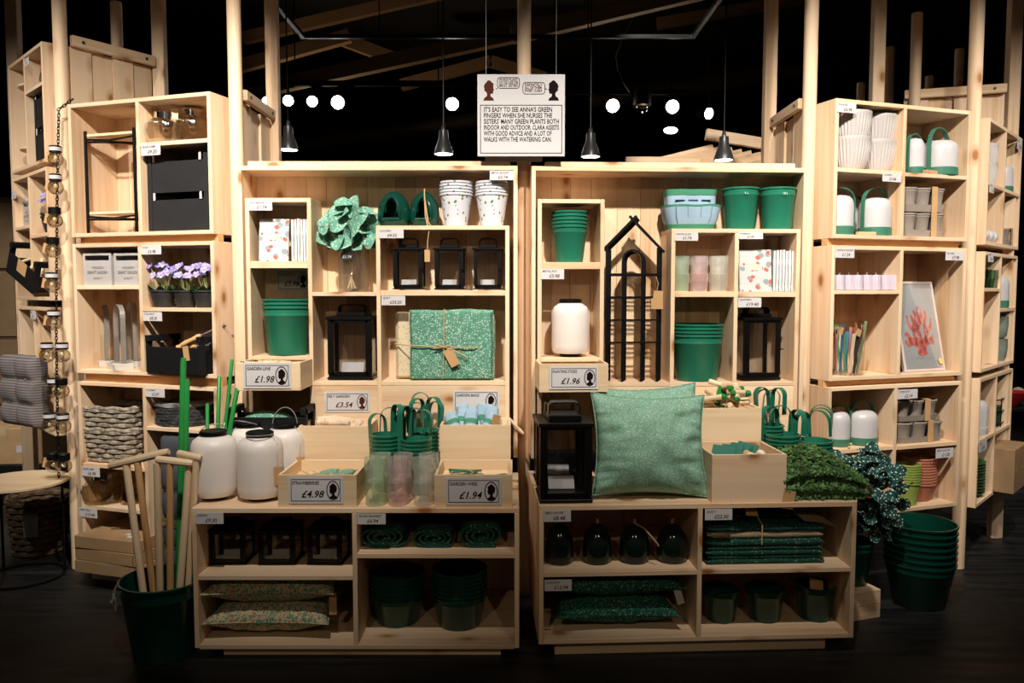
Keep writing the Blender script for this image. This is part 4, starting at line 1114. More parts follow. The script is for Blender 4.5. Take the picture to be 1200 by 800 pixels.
# trellises
def trellis(label, fr, x0, x1, ytop, yeave, d, z, group=None, arch=True, ty=.012):
    ua, ub = fr.U(x0, 350, d), fr.U(x1, 350, d); w_ = ub - ua; zt = fr.Z((x0 + x1) / 2, ytop, d) - z; ze = fr.Z((x0 + x1) / 2, yeave, d) - z
    s = thing('garden_trellis', label, 'trellis', fr.W((ua + ub) / 2, d, z), fr.a, group)
    x = w_ / 2; k = .011
    for sx in (-1, 1):
        part(B().box(sx * x - k / 2 * 0, sx * (x - k), -ty / 2, ty / 2, 0, ze), 'upright', BLACK, s)
        a = Vector((sx * x, 0, ze)); e = Vector((-sx * .015, 0, zt + .012)); 
        part(B().sweep([a + Vector((sx * .012, sx * .004, -.010)), e + Vector((0, sx * .004, 0))], [(-ty / 2, -k / 2), (ty / 2, -k / 2), (ty / 2, k / 2), (-ty / 2, k / 2)], up=(0, 1, 0), smooth=False), 'roof_bar', BLACK, s)
    for i in range(4):
        zz = ze * (.80 - .17 * i)
        part(B().box(-x, x, -ty / 2 - .004, -ty / 2, zz, zz + .006), 'crossbar', BLACK, s)
    if arch:
        R = x * .36; za = ze * .98; pts = [(-R, 0, 0), (-R, 0, za * .5), (-R, 0, za - R)] + [(-R * math.cos(PI * i / 12), 0, za - R + R * math.sin(PI * i / 12)) for i in range(1, 12)] + [(R, 0, za - R), (R, 0, za * .5), (R, 0, 0)]
        part(B().strap(pts, ty * .9, .010, (0, 1, 0)), 'arch', BLACK, s)
    return s
for i in range(4):
    trellis(('front black house-shaped trellis of the four in the tall bay', 'second black house-shaped trellis counted from the front of the tall bay', 'third black house-shaped trellis counted from the front of the tall bay', 'black house-shaped trellis at the back of the tall bay')[i], UR, 709.5 + i * 1.2, 772 + i * 1.0, 256 + i * 1.5, 290 + i * 1, .035 + i * .022, zURlow, 'house-shaped trellises in the tall bay')
tg = thing('trellis_label', 'brown cardboard label bundle tied to the house trellises', 'tag', UR.W(Ur(770, .02), .018, UR.Z(770, 362, .02)), UR.a)
part(B().box(-.028, .028, -.001, .001, 0, .05), 'card', KRAFT, tg); part(B().box(-.022, .022, -.001, .001, .05, .085).xf(Matrix.Rotation(.08, 4, 'Y')), 'card', KRAFT, tg)
part(B().tube([(0, 0, .085), (.006, .004, .12), (-.004, .004, .15)], .0015, 5), 'string', TWINE, tg)
# blue tool bag
u, w_, h = UR.fit(777, 846, 220, zURtop, .06)
BLUE = mat('pale_blue_canvas', (0.32, 0.46, 0.58), 0.85, bump=.3, bscale=300); GTRIM = mat('green_webbing', (0.05, 0.24, 0.14), 0.8)
tb = thing('tool_bag', 'light blue canvas tool bag with green trim and outer pockets', 'bag', UR.W(u, .105, zURtop), UR.a - .05)
def ring(w0, d0, z, n=40, sq=3.2, wob=0, seed=0):
    out = []
    for i in range(n):
        a = 2 * PI * i / n; q = (abs(math.cos(a)) ** sq + abs(math.sin(a)) ** sq) ** (-1 / sq)
        k = 1 + wob * noise.noise((math.cos(a) * 2 + seed, math.sin(a) * 2, z * 9))
        out.append((w0 / 2 * math.cos(a) * q * k, d0 / 2 * math.sin(a) * q * k, z + wob * .3 * noise.noise((a * 2, seed, 1)) * w0))
    return out
def loft(b, rings, cap0=True, cap1=False):
    n = len(rings[0]); vs = [p for r in rings for p in r]; fs = []
    for i in range(len(rings) - 1):
        for j in range(n): k = (j + 1) % n; fs.append((i * n + j, i * n + k, (i + 1) * n + k, (i + 1) * n + j))
    if cap0: fs.append(tuple(range(n))[::-1])
    if cap1: fs.append(tuple((len(rings) - 1) * n + j for j in range(n)))
    return b.add(vs, fs)
W_ = w_
part(loft(B(), [ring(W_ * .78, .11, .0), ring(W_ * .82, .12, .02), ring(W_ * .84, .13, h * .5, wob=.05), ring(W_ * .86, .125, h * .84, wob=.05), ring(W_ * .84, .12, h * .84, wob=.05), ring(W_ * .8, .11, .02)]), 'body', BLUE, tb)
part(loft(B(), [ring(W_ * .872, .130, h * .82, wob=.05), ring(W_ * .88, .132, h * .96, wob=.05), ring(W_ * .85, .12, h * .955, wob=.05), ring(W_ * .845, .118, h * .82, wob=.05)], False), 'top_trim', GTRIM, tb)
part(loft(B(), [ring(W_ * .82, .14, .022), ring(W_ * .90, .165, h * .25, wob=.06, seed=3), ring(W_ * .99, .180, h * .56, wob=.06, seed=3), ring(W_ * .97, .175, h * .56, wob=.06, seed=3), ring(W_ * .8, .13, .03)], False), 'pocket_band', BLUE, tb)
part(loft(B(), [ring(W_ * .995, .182, h * .54, wob=.06, seed=3), ring(W_ * .998, .183, h * .585, wob=.06, seed=3), ring(W_ * .97, .172, h * .58, wob=.06, seed=3)], False), 'pocket_trim', GTRIM, tb)
part(loft(B(), [ring(W_ * .79, .125, .0), ring(W_ * .835, .145, .024), ring(W_ * .82, .135, .024)], False), 'base_trim', GTRIM, tb)
for x in (-.22, .0, .22): part(B().box(-.022, .022, -.002, .002, 0, .005), 'loop_slot', mat('navy_slot', (.02, .03, .06), .8), tb, (x * W_, -.0655, h * .68))
for x in (-.3, -.1, .12, .3): part(B().tube([(x * W_ * .85, -.070, .03), (x * W_ * .95, -.083, h * .3), (x * W_, -.092, h * .55)], .0022, 5), 'pocket_seam', mat('blue_seam', (.2, .32, .42), .9), tb)
for x0, x1, lb in ((846, 889, 'glossy green bucket beside the light blue tool bag'), (890, 932, 'glossy green bucket at the corner of the top shelf')):
    o = pot_stack(UR, x0, x1, 221, zURtop, .10, 1, .0, GREEN, 'green_bucket', lb, 'bucket', None, .80)[0]
    letter(o, '10 L' if x0 > 870 else '5 L', .014, -.012, .16, -.0935, mat('silver_stamp', (.5, .6, .55), .4), 0)
TINT = {'green': glass('green_tumbler_glass', (.88, .96, .82), .16, .995, milk=.21), 'pink': glass('pink_tumbler_glass', (.99, .88, .87), .16, .995, milk=.21), 'clear': glass('yellowish_tumbler_glass', (.99, .98, .93), .16, .995, milk=.21)}
for col, x0, x1 in (('green', 789.5, 808), ('pink', 808.5, 830), ('clear', 831, 853)):
    for row, dd in enumerate((.05, .14)):
        u, w_, h = UR.fit(x0, x1, 300, zURmid, dd)
        for k in range(2): tumbler(f'{"upper" if k else "lower"} {col} tumbler, {"back" if row else "front"} stack, under the blue tool bag', UR.W(u, dd, zURmid + k * h * .49), w_ / 2, h * .51, TINT[col])
pot_stack(UR, 787, 847, 379, zURlow, .095, 4, .017, GREEN, 'green_bucket', 'glossy green bucket in the pile under the stacked tumblers', 'bucket', 'green buckets under the tumblers', .80)
u, w_, h = UR.fit(865, 920, 372, zURlow, .03)
lantern('tall black lantern turned sideways in the cell below the notebooks', UR.W(u, .11, zURlow), UR.a + .16, w_ * .86, .145, h, UR.Z(890, 360, .08) - UR.Z(890, 372, .08), paper=False)
# price cards on shelf edges
for a in ((UL, 291.5, 319, 235, 246.5, -.002, 'NOTEBOOK', '£1.74', 'above the notebooks by the leaf bouquet'), (UL, 443.5, 473, 268, 279, -.002, 'LANTERN', '£4.32', 'above the three small lanterns'),
          (UL, 574, 602, 200, 211, -.002, 'METAL BUCKET', '£2.74', 'over the leaf-print cups'), (UL, 447, 475, 346.5, 357.5, -.002, 'QUILT', '£33.20', 'above the tied quilt'),
          (UR, 634, 661, 315, 327, -.002, 'METAL POT', '£3.98', 'above the single frosted jar'), (UR, 790.5, 818, 272, 282, -.002, 'WATER GLASS', '£1.74', 'above the tumblers in the shelf'),
          (UR, 865.5, 894, 272, 280, -.002, 'NOTEBOOK', '£1.74', 'above the notebooks by the tumblers'), (UR, 865, 892, 348.5, 360, -.002, 'LANTERN', '£19.40', 'above the sideways lantern'),
          (LL, 229.5, 262, 600.5, 613.5, -.002, 'JARDIN', '£9.30', 'under the counter edge below the frosted jars'), (LL, 418.5, 452, 601.5, 614, -.002, 'PICNIC BLANKET', '£6.94', 'above the rolled blankets'),
          (LR, 637, 669, 597.5, 611, -.002, 'BIRD HOUSE', '£8.48', 'above the black ceramic birdhouses'), (LR, 638, 670, 679, 692, -.002, 'CUSHION', '£12.94', 'above the dark green cushions'), (LR, 826, 858, 596, 609, -.002, 'QUILT', '£22.30', 'above the folded dark quilts')):
    price_card(*a)
# hanging quote sign
ua = depth_pt(559.5, 130, 3.60).x; ub = depth_pt(662, 130, 3.60).x; zt = depth_pt(610, 87, 3.60).z; zb = depth_pt(610, 183, 3.60).z
W_, H_ = ub - ua, zt - zb
hs = thing('quote_sign', 'large white hanging sign with two portrait silhouettes and handwritten text', 'sign', ((ua + ub) / 2, 3.60, zb))
part(B().box(-W_ / 2, W_ / 2, 0, .012, 0, H_, .001), 'board', mat('matte_sign_board', (.50, .48, .485), .85, vary=.01), hs)
b = B(); t_ = .003; e = .012; zf = H_ * .62; y = -.0008
for a in ((-W_ / 2 + e, W_ / 2 - e, e, e + t_), (-W_ / 2 + e, W_ / 2 - e, zf, zf + t_), (-W_ / 2 + e, -W_ / 2 + e + t_, e, zf), (W_ / 2 - e - t_, W_ / 2 - e, e, zf)): b.box(a[0], a[1], y, 0, a[2], a[3])
part(b, 'border_line', INK, hs)
silhouette(hs, -W_ * .365, H_ * .805, H_ * .20, y, INKB, True); silhouette(hs, W_ * .365, H_ * .805, H_ * .20, y, INK)
def bubble(x0, x1, z0, z1, tail):
    b = B(); r = .012
    pts = []
    for cx, cz, a0 in ((x1 - r, z1 - r, 0), (x0 + r, z1 - r, PI / 2), (x0 + r, z0 + r, PI), (x1 - r, z0 + r, 1.5 * PI)):
        for i in range(5): a = a0 + PI / 2 * i / 4; pts.append((cx + r * math.cos(a), y, cz + r * math.sin(a)))
    b.tube(pts, .0014, 4, True); b.tube([(tail[0], y, tail[1]), (tail[2], y, tail[3])], .0014, 4)
    part(b, 'speech_bubble', INK, hs)
bubble(-W_ * .27, -W_ * .02, H_ * .83, H_ * .96, (-W_ * .27, H_ * .83, -W_ * .29, H_ * .82)); bubble(W_ * .02, W_ * .27, H_ * .76, H_ * .90, (W_ * .27, H_ * .83, W_ * .295, H_ * .815))
for i, tx in enumerate(("WHICH PLANT", "DO YOU LIKE THE", "MOST, SISTER?")): letter(hs, tx, .0165, -W_ * .25, H_ * (.92 - .036 * i), y - .0004, INKB, 0, W_ * .21)
for i, tx in enumerate(("DEFINITELY", "ALL OF THEM,", "SWEET CLARA")): letter(hs, tx, .0165, W_ * .04, H_ * (.857 - .036 * i), y - .0004, INKB, 0, W_ * .2)
for i, tx in enumerate(("IT'S EASY TO SEE ANNA'S GREEN", "FINGERS WHEN SHE NURSES THE", "SISTERS' MANY GREEN PLANTS BOTH", "INDOOR AND OUTDOOR. CLARA ASSISTS", "WITH GOOD ADVICE AND A LOT OF", "WALKS WITH THE WATERING CAN.")):
    letter(hs, tx, .029, -W_ * .43, H_ * (.545 - .073 * i), y - .0004, INK, 0, W_ * (.86 if i in (2, 3) else .78), sx=.8)
part(B().tube([(-W_ * .4, .006, H_), (-W_ * .4, .006, 4.6 - zb)], .0012, 5), 'hanging_wire', STEELG, hs); part(B().tube([(W_ * .4, .006, H_), (W_ * .4, .006, 4.6 - zb)], .0012, 5), 'hanging_wire', STEELG, hs)
pa = depth_pt(566, 190, 3.66); 
solo(B().box(-.13, .13, 0, .01, 0, .05), 'cream_plate', 'cream board behind the foot of the hanging quote sign', 'board', mat('cream_board', (.7, .62, .5), .6), (depth_pt(602, 188, 3.68).x, 3.675, UL.Z(440, 194) + .022), 0)
# ================================================================== left counter
random.seed(21)
def on(px, py, z): 
    p = floor_pt(px, py, z); return p, p.y / F_PX
p, k = on(252, 583, zLLt)
frosted_jar('frosted white jar lamp at the counter corner by the green canes', p, .093, .292, .3, wire=(1.25, 1))
p2, k = on(306, 584, zLLt)
frosted_jar('frosted white jar lamp with a brown tag beside the strawberries box', p2, .093, .290, .2, wire=(1.5, -1), tagc=True)
frosted_jar('frosted white jar lamp behind the corner one, by the green canes', (p.x + .075, p.y + .215, zLLt), .093, .290, -.3, wire=(1.2, -1))
frosted_jar('frosted white jar lamp with raised wire handle in front of the black crate', (p2.x + .045, p2.y + .205, zLLt), .093, .290, .1, wire=(.15, 1), tagc=True)
# black crate with cloth behind the jars
def black_crate(label, loc, rot, w_, dp, h, rise, name='black_crate', lean=0.0, group=None, gap=0.0):
    s = thing(name, label, 'crate', loc, rot, group); s.rotation_euler = (lean, 0, rot)
    t = .012
    part(B().box(-w_ / 2, w_ / 2, 0, t, 0, h, .001), 'front_board', BLACKW, s); part(B().box(-w_ / 2, w_ / 2, dp - t, dp, 0, h, .001), 'back_board', BLACKW, s)
    part(B().box(-w_ / 2, w_ / 2, t, dp - t, 0, t), 'bottom_board', BLACKW, s)
    for sx in (-1, 1):
        x0, x1 = sx * w_ / 2, sx * (w_ / 2 - t)
        part(B().box(x0, x1, t, dp - t, 0, h * .75, .001), 'end_board', BLACKW, s)
        for yy in (0.0, dp - .03): part(B().box(x0 + sx * .012, x0, yy, yy + .03, 0, h + rise, .001), 'corner_post', BLACKW, s)
        part(B().box(x0 + sx * .012, x0 - sx * .012, -.005, dp + .005, h + rise - .03, h + rise, .002), 'grip_bar', BLACKW, s)
    return s
ua, ub = LL.U(272, 500, .40), LL.U(358, 500, .40)
zc = LL.Z(320, 489, .37)
bc = black_crate('black wooden crate with cloth behind the frosted jars', LL.W((ua + ub) / 2, .365, zLLt), 0, ub - ua, .165, zc - zLLt, .04)
me = weld(cushion_b(.26, .12, .10, 4, 14, 10).mesh('folded_cloth', P_GREEN, 180)); part(me, 'folded_cloth', P_GREEN, bc, (-.02, .085, zc - zLLt - .035))
# green canes leaning behind the jars
CANE = mat('green_plastic', (0.02, 0.23, 0.045), 0.35)
def cane(label, a, e, r=.011, group=None, m=CANE, name='garden_cane'):
    a, e = Vector(a), Vector(e); mid = a
    b = B().tube([a - mid, (e - mid) * .5, (e - mid) * .985, e - mid], r, 10, scale=[1, 1, 1, .75])
    return solo(b, name, label, 'cane', m, mid, 0, group)
for lb, x0, y0, x1, y1, r in (('green garden cane leaning furthest towards the sign card', 247, 508, 284, 423, .0105), ('green garden cane leaning beside the longest leaning one', 254, 508, 272, 421, .008), ('shorter green garden cane leaning by the jar lids', 241, 506, 257, 441, .009), ('shortest green garden cane leaning by the jar lids', 235, 506, 243, 473, .0085), ('thin green garden cane behind the leaning canes', 262, 500, 270, 462, .006)):
    d = .30
    a = LL.W(LL.U(x0, y0, d), d, 0); e = LL.W(LL.U(x1, y1, d + .08), d + .08, LL.Z(x1, y1, d + .08))
    zz = LL.Z(x0, y0, d); dirv = (e - Vector((a.x, a.y, zz))); kk = (zz - zLLt) / dirv.z
    st = Vector((a.x, a.y, zz)) - dirv * kk
    cane(lb, (max(st.x, LLu0 + .02), st.y, zLLt + .002), e, r)
# boxes with sign cards
def counter_box(fr, x0, x1, yt, d, z, dp, lb, m=None):
    ua, ub = fr.U(x0, yt + 15, d), fr.U(x1, yt + 15, d); h = fr.Z((x0 + x1) / 2, yt, d) - z
    return crate(None, lb, fr.W((ua + ub) / 2, d, z), fr.a, ub - ua, dp, h, m), (ua + ub) / 2, ub - ua, h
rd = random.Random(9)
a1, uc, wd, hd = counter_box(LL, 325.5, 418, 556.3, .015, zLLt, .29, 'pine box at the counter front with green and pale bundles, £4.98 card')
part(B().box(-wd / 2 + .012, wd / 2 - .012, .012, .278, .007, hd * .62), 'packing', PALEWOOD['x'], a1)
for i in range(4):
    me = cached(('gb', i), lambda: weld(cushion_b(.09, .045, .03, i, 10, 8, .004).mesh('green_bundle', P_SAGE, 180)))
    part(me, 'green_bundle', P_SAGE, a1, (-.02 + .035 * i, .10 + .03 * (i % 2), hd * .64 + .014 + .01 * (i % 2)), (rd.uniform(-.2, .2), rd.uniform(-.2, .2), rd.uniform(-.6, .6)))
for i in range(9): peg(a1, (rd.uniform(-.1, .12), rd.uniform(.05, .24), hd * .66 + rd.uniform(0, .02)), (PI / 2 + rd.uniform(-.2, .2), 0, rd.uniform(-1.2, 1.2)), .09, .006, PALEWOOD['z'])
ua, ub = LL.U(338, 575, .012), LL.U(402, 575, .012)
sign_card(LL.W((ua + ub) / 2, .012, LL.Z(370, 590, .012)), 0, ub - ua, LL.Z(370, 558.5, .012) - LL.Z(370, 590, .012), 'STRAWBERRIES', '£4.98', 'reading £4.98 on the counter front')
a2, uc, wd, hd = counter_box(LL, 350, 433, 499, .33, zLLt, .205, 'tall pine box full of pale felt bundles below the £3.54 card')
part(B().box(-wd / 2 + .012, wd / 2 - .012, .012, .19, .008, hd - .04), 'packing', PALEWOOD['x'], a2)
FELT = mat('pale_felt', (.72, .56, .40), .9, bump=.3, bscale=200)
for i in range(14):
    L_ = rd.uniform(.08, .12)
    peg(a2, (rd.uniform(-.075, .075), rd.uniform(.045, .16), hd - .022 + .03 * (i / 14) + rd.uniform(0, .016)), (PI / 2, 0, PI / 2 + rd.uniform(-.7, .7)), .10, .014, FELT, 'felt_roll')
b1, uc, wd, hd = counter_box(LL, 509, 600.5, 556.4, .015, zLLt, .29, 'pine box at the counter front with coils of wire, £1.94 card')
part(B().box(-wd / 2 + .012, wd / 2 - .012, .012, .278, .007, hd * .66), 'packing', PALEWOOD['x'], b1)
for i in range(4):
    o = (rd.uniform(-.08, .1), rd.uniform(.06, .22), hd * .69 + i * .006); R = .045
    part(B().tube([(R * math.cos(2 * PI * j / 16), R * math.sin(2 * PI * j / 16), .004 * math.sin(j)) for j in range(16)], .003, 5, True), 'wire_coil', GREEN if i % 2 else TWINE, b1, o)
for i in range(4): peg(b1, (rd.uniform(-.1, .0), rd.uniform(.1, .22), hd * .72 + .008), (PI / 2, 0, PI / 2 + rd.uniform(-.3, .3)), .11, .005, GREEN, 'wire_spool')
ua, ub = LL.U(522.5, 575, .012), LL.U(587.5, 575, .012)
sign_card(LL.W((ua + ub) / 2, .012, LL.Z(555, 591.5, .012)), 0, ub - ua, LL.Z(555, 559.5, .012) - LL.Z(555, 591.5, .012), 'GARDEN WIRE', '£1.94', 'reading £1.94 on the garden wire box')
b2, uc, wd, hd = counter_box(LL, 515.5, 598.5, 498, .33, zLLt, .205, 'tall pine box stuffed with rolled blue and green garden bags')
part(B().box(-wd / 2 + .012, wd / 2 - .012, .012, .19, .008, hd - .05), 'packing', PALEWOOD['x'], b2)
for i in range(9):
    x = -.09 + .022 * i; a = rd.uniform(-.5, .5)
    o = part(cached(('roll', i % 3), lambda: loft(B(), [ring(.055, .04, 0, 16, 2.4, .1, i), ring(.06, .045, .05, 16, 2.4, .1, i), ring(.058, .043, .10, 16, 2.4, .1, i), ring(.05, .035, .105, 16, 2.4, .1, i)], True, True).mesh('bag_roll', BLUE)), 'bag_roll', BLUE, b2, (x, .05 + .05 * (i % 3), hd - .035), (rd.uniform(-.9, -.3), rd.uniform(-.5, .6), 0))
    part(cached('rollband', lambda: loft(B(), [ring(.061, .047, .03, 16, 2.4), ring(.062, .048, .055, 16, 2.4)], False).mesh('bag_strap', GTRIM)), 'bag_strap', GTRIM, o)
hang_tag(b2, (.095, .06, hd + .035), (0.2, .2, .3), .035, .06)
pg_ = solo(B().lathe([(0, -.05), (.006, -.05), (.009, -.03), (.006, 0), (.009, .03), (.006, .05), (0, .05)], 10).xf(Matrix.Rotation(-.75, 4, 'Y')), 'wooden_dibber', 'small wooden dibber hanging beside the box of blue bags', 'tool', PALEWOOD['z'], UL.W(Ul(604.5, -.02), -.02, UL.Z(604, 499, -.02)))
# stacked tumblers at the counter front
for col, x0, x1 in (('green', 427, 452.5), ('pink', 453.5, 478), ('clear', 483.5, 508)):
    for row, dd in enumerate((.055, .135)):
        u, w_, h = LL.fit(x0 + row * 4.5, x1 + row * 4.0, 536, zLLt, .055)
        if row: u = LL.U((x0 + x1) / 2 + 7, 560, dd)
        for q in range(2): tumbler(f'{"upper" if q else "lower"} {col} tumbler, {"back" if row else "front"} stack, beside the garden wire box', LL.W(u, dd, zLLt + q * h * .495), w_ / 2, h * .51, TINT[col])
# green hoop-handled pots
def hoop_stack(fr, xc, yr, wpx, d, z, n, dz, top_y, lb, nh, seed, hp=.105):
    rd = random.Random(seed)
    r = wpx / 2 * (fr.W(0, d, 0).y) / F_PX; u = fr.U(xc, yr, d); H = fr.Z(xc, yr, d) - z
    hp = H - (n - 1) * dz if H - (n - 1) * dz > .06 else hp
    zt = fr.Z(xc, top_y, d + r) - z
    for i in range(n):
        word = stack_word(i, n)
        if i >= n - nh:
            hoop_pot(f'{word} green hoop-handled pot of the stack {lb}', fr.W(u, d, z + i * dz), rd.uniform(-1.3, 1.3), r, hp, zt * rd.uniform(.86, 1.0) - i * dz, GREEN, None, lean=(rd.uniform(-.02, .02), rd.uniform(-.01, .03)))
        else:
            s = thing('hoop_handle_pot', f'{stack_word(i, n)} green pot of the stack {lb}', 'pot', fr.W(u, d, z + i * dz), 0, 'lower pots of the stack ' + lb)
            part(pot_mesh(r, r * .76, hp, GREEN, 28, False), 'pot', GREEN, s)
hoop_stack(LL, 452, 508, 34, .285, zLLt, 7, .017, 470, 'beside the felt bundle box', 4, 1)
hoop_stack(LL, 487.5, 513, 35, .235, zLLt, 7, .017, 472, 'behind the yellowish tumblers', 4, 2)
hoop_stack(LL, 497, 503, 33, .41, zLLt, 7, .017, 458, 'against the board under the tied quilt', 5, 3)
# ---- left counter, shelves below
for x0, x1, lb in ((240, 291, 'black lantern in the dark under the corner jar'), (298, 350, 'black lantern with a folded leaflet under the middle of the jars'), (356, 406, 'black lantern in the dark under the £4.98 box')):
    u, w_, h = LL.fit(x0, x1, 618, zLLs1, .12)
    lantern(lb, LL.W(u, .19, zLLs1), rd.uniform(-.1, .1), w_ * .85, .15, h * .93, .03)
for i, (x0, x1, yt, yb, lb) in enumerate(((245, 388, 718, 752, 'cream floral cushion at the bottom of its pile'), (242, 392, 683, 720, 'cream floral cushion on top of its pile'))):
    u, w_, h = LL.fit(x0, x1, yt, 0, .10)
    t = .165
    cushion('floral_cushion', lb, LL.W(u, .235, zLLb + .072 + i * .122), w_ * 1.03, .42, t, P_CREAM, (0, 0, .02 * i), 3 + i)
hang_tag(bpy.data.objects['floral_cushion.001'], (.26, -.17, -.01), (0, 0, 0), .03, .09)
def rolled(label, loc, w_, h, L_, m, seed, turns=3.2, rot=0):
    pts = []; n = 90
    for i in range(n):
        k = i / (n - 1); a = 2 * PI * turns * k + seed; r = .18 + .82 * k
        pts.append((w_ / 2 * r * (math.cos(a) * abs(math.cos(a)) ** -.25 if abs(math.cos(a)) > 1e-3 else 0), 0, h / 2 + h / 2 * r * math.sin(a)))
    th = h / 2 / turns * .80
    s = thing('rolled_blanket', label, 'blanket', loc, rot)
    prof = [(-L_ / 2, -th / 2), (L_ / 2, -th / 2), (L_ / 2, th / 2), (-L_ / 2, th / 2)]
    part(B().sweep(pts, prof, up=(0, 1, 0)), 'roll', m, s, (0, L_ / 2, 0), ang=50)
    return s
for i, (x0, x1, yt, lb) in enumerate(((420, 478, 616, 'dark green rolled blanket by the divider under the tumblers'), (482, 535, 619, 'dark green rolled blanket between two others'), (537, 592, 611, 'dark green rolled blanket at the side panel, its loose end under it'))):
    u, w_, h = LL.fit(x0, x1, yt, zLLs2, .07)
    rolled(lb, LL.W(u, .07, zLLs2 + .002), w_ * .97, h * .93, .34, P_DARK2, -1.7 - .3 * i)
def pots(fr, x0, x1, yt, z, d, n, dz, m, name, where, cat, taper=.78, band=True):
    return pot_stack(fr, x0, x1, yt, z, d, n, dz, m, name, where, cat, where, taper, band=band)
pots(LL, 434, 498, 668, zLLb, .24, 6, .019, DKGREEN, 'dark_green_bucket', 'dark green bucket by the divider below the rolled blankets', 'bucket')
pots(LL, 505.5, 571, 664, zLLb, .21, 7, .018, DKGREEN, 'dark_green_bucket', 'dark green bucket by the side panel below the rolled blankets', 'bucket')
# ================================================================== right counter
p, k = on(664, 580, zLRt)
w_ = 66 * LR.W(0, .02, 0).y / F_PX * .97
lantern('large black lantern with a white leaflet at the counter corner', LR.W(LR.U(664, 540, .02), .13, zLRt), LR.a, w_, .21, LR.Z(664, 496, .02) - zLRt, .075, knob=False)
lantern('large black lantern standing behind the one with the leaflet', LR.W(LR.U(657, 520, .33), .40, zLRt), LR.a, w_, .21, LR.Z(660, 492, .32) - zLRt, .075)
def standing_cushion(lb, fr, xc, w_, d0, d1, ytop, m, seed, tilt=0, t=.20, zb=None):
    zt = fr.Z(xc, ytop, d1); zb = zb if zb is not None else zLRt + .012
    dz, dd = zt - zb, d1 - d0; L_ = math.hypot(dz, dd); ang = math.atan2(dz, dd)
    u = fr.U(xc, ytop + 60, (d0 + d1) / 2)
    c = fr.W(u, (d0 + d1) / 2, (zt + zb) / 2)
    return cushion('sprig_cushion', lb, c, w_, L_, t, m, (ang, tilt, fr.a), seed, wr=.034)
standing_cushion('big sage green sprig cushion leaning on the counter', LR, 761, .485, .075, .215, 461, P_SAGE, 5, .03)
standing_cushion('sage green sprig cushion mostly hidden behind another cushion', LR, 764, .44, .27, .41, 451, P_SAGE, 9, -.05)
c1, uc, wd, hd = counter_box(LR, 834.5, 922, 532.4, .015, zLRt, .28, 'deep knotty pine box with seed packets and twine balls', PINE)
part(B().box(-wd / 2 + .012, wd / 2 - .012, .012, .268, .008, hd - .05), 'packing', PALEWOOD['x'], c1)
for i in range(6): part(B().box(-.045, .045, 0, .004, 0, .09), 'green_packet', mat('green_packet', (.02, .14, .10), .5), c1, (-.085 + .022 * i, .10 + .012 * i, hd - .045), (-1.0, rd.uniform(-.2, .2), -.5 + rd.uniform(-.2, .2)))
for i in range(4): part(B().ball((0, 0, 0), .02, .02, .018, 10, 8), 'twine_ball', TWINE if i % 2 else mat('white_twine', (.75, .7, .62), .9), c1, (.04 + .03 * (i % 3), .10 + .05 * (i // 2), hd - .03))
hang_tag(c1, (wd / 2 + .014, -.004, .045), (0, .15, 0), .05, .075, KRAFT)
c2, uc, wd, hd = counter_box(LR, 822, 892.5, 478, .31, zLRt, .225, 'tall pine box heaped with wooden-handled green tools behind the knotty box')
part(B().box(-wd / 2 + .012, wd / 2 - .012, .012, .21, .008, hd - .012), 'packing', PALEWOOD['x'], c2)
for i in range(34):
    y = rd.uniform(.03, .19); x = rd.uniform(-.10, .09); zz = hd - .006 + .095 * (1 - (x / .13) ** 2) * (i / 34) + rd.uniform(0, .008)
    o = peg(c2, (x, y, zz), (PI / 2 + rd.uniform(-.25, .25), 0, rd.uniform(-1.4, 1.4)), .085, .013, PALEWOOD['z'], 'wooden_handle')
    if i % 2: part(cached('gtip', lambda: B().lathe([(0, .042), (.011, .042), (.012, .046), (.010, .060), (0, .062)], 10).mesh('green_tip', CANE)), 'green_tip', CANE, o)
part(B().prism([(-.03, 0), (.03, -.005), (.028, .05), (-.012, .055)], .003), 'green_label', CANE, c2, (-.03, .05, hd + .04), (-.4, .2, .2))
part(B().box(-.04, .04, 0, .002, 0, .035), 'kraft_tag', KRAFT, c2, (.03, .02, hd - .005), (-.9, 0, .2))
hoop_stack(LR, 903, 497, 30, .40, zLRt, 7, .017, 450, 'behind the seed packet box', 4, 11)
hoop_stack(LR, 917, 508, 40, .30, zLRt, 6, .017, 470, 'beside the green moss mats', 3, 12)
hoop_stack(LR, 954, 515, 42, .33, zLRt, 6, .017, 470, 'by the strap lanterns', 4, 13)
# moss / leaf mats
p, k = on(955, 582, zLRt)
mm = thing('leaf_mat_pile', 'pile of dark green artificial leaf mats at the counter end', 'artificial plant', LR.W(LR.U(958, 560, .12), .03, zLRt), LR.a)
MOSS = mat('moss_green', (.05, .13, .028), .7, vary=.4, vscale=40); LEAFG = mat('leaf_green', (.065, .15, .04), .6, vary=.45, vscale=30)
def mound(u, v):
    x = (u - .5) * .36; z = None
    pr = min(1, (1 - abs(2 * u - 1) ** 4)); 
    s_ = v
    # profile from front bottom, over the top, to the back
    if s_ < .45: y = .0 + .01 * math.sin(s_ * 30); z = .135 * s_ / .45 * (.75 + .25 * pr)
    else: y = .32 * (s_ - .45) / .55; z = (.135 + .045 * math.sin(PI * (s_ - .45) / .55)) * (.75 + .25 * pr)
    z *= (1.0 - .45 * max(0, u - .55) / .45)
    return (x, y + .01 * noise.noise((x * 20, z * 20, 0)), z)
part(B().grid(mound, 24, 24), 'mat_layers', MOSS, mm)
lb_ = B(); rm = random.Random(4)
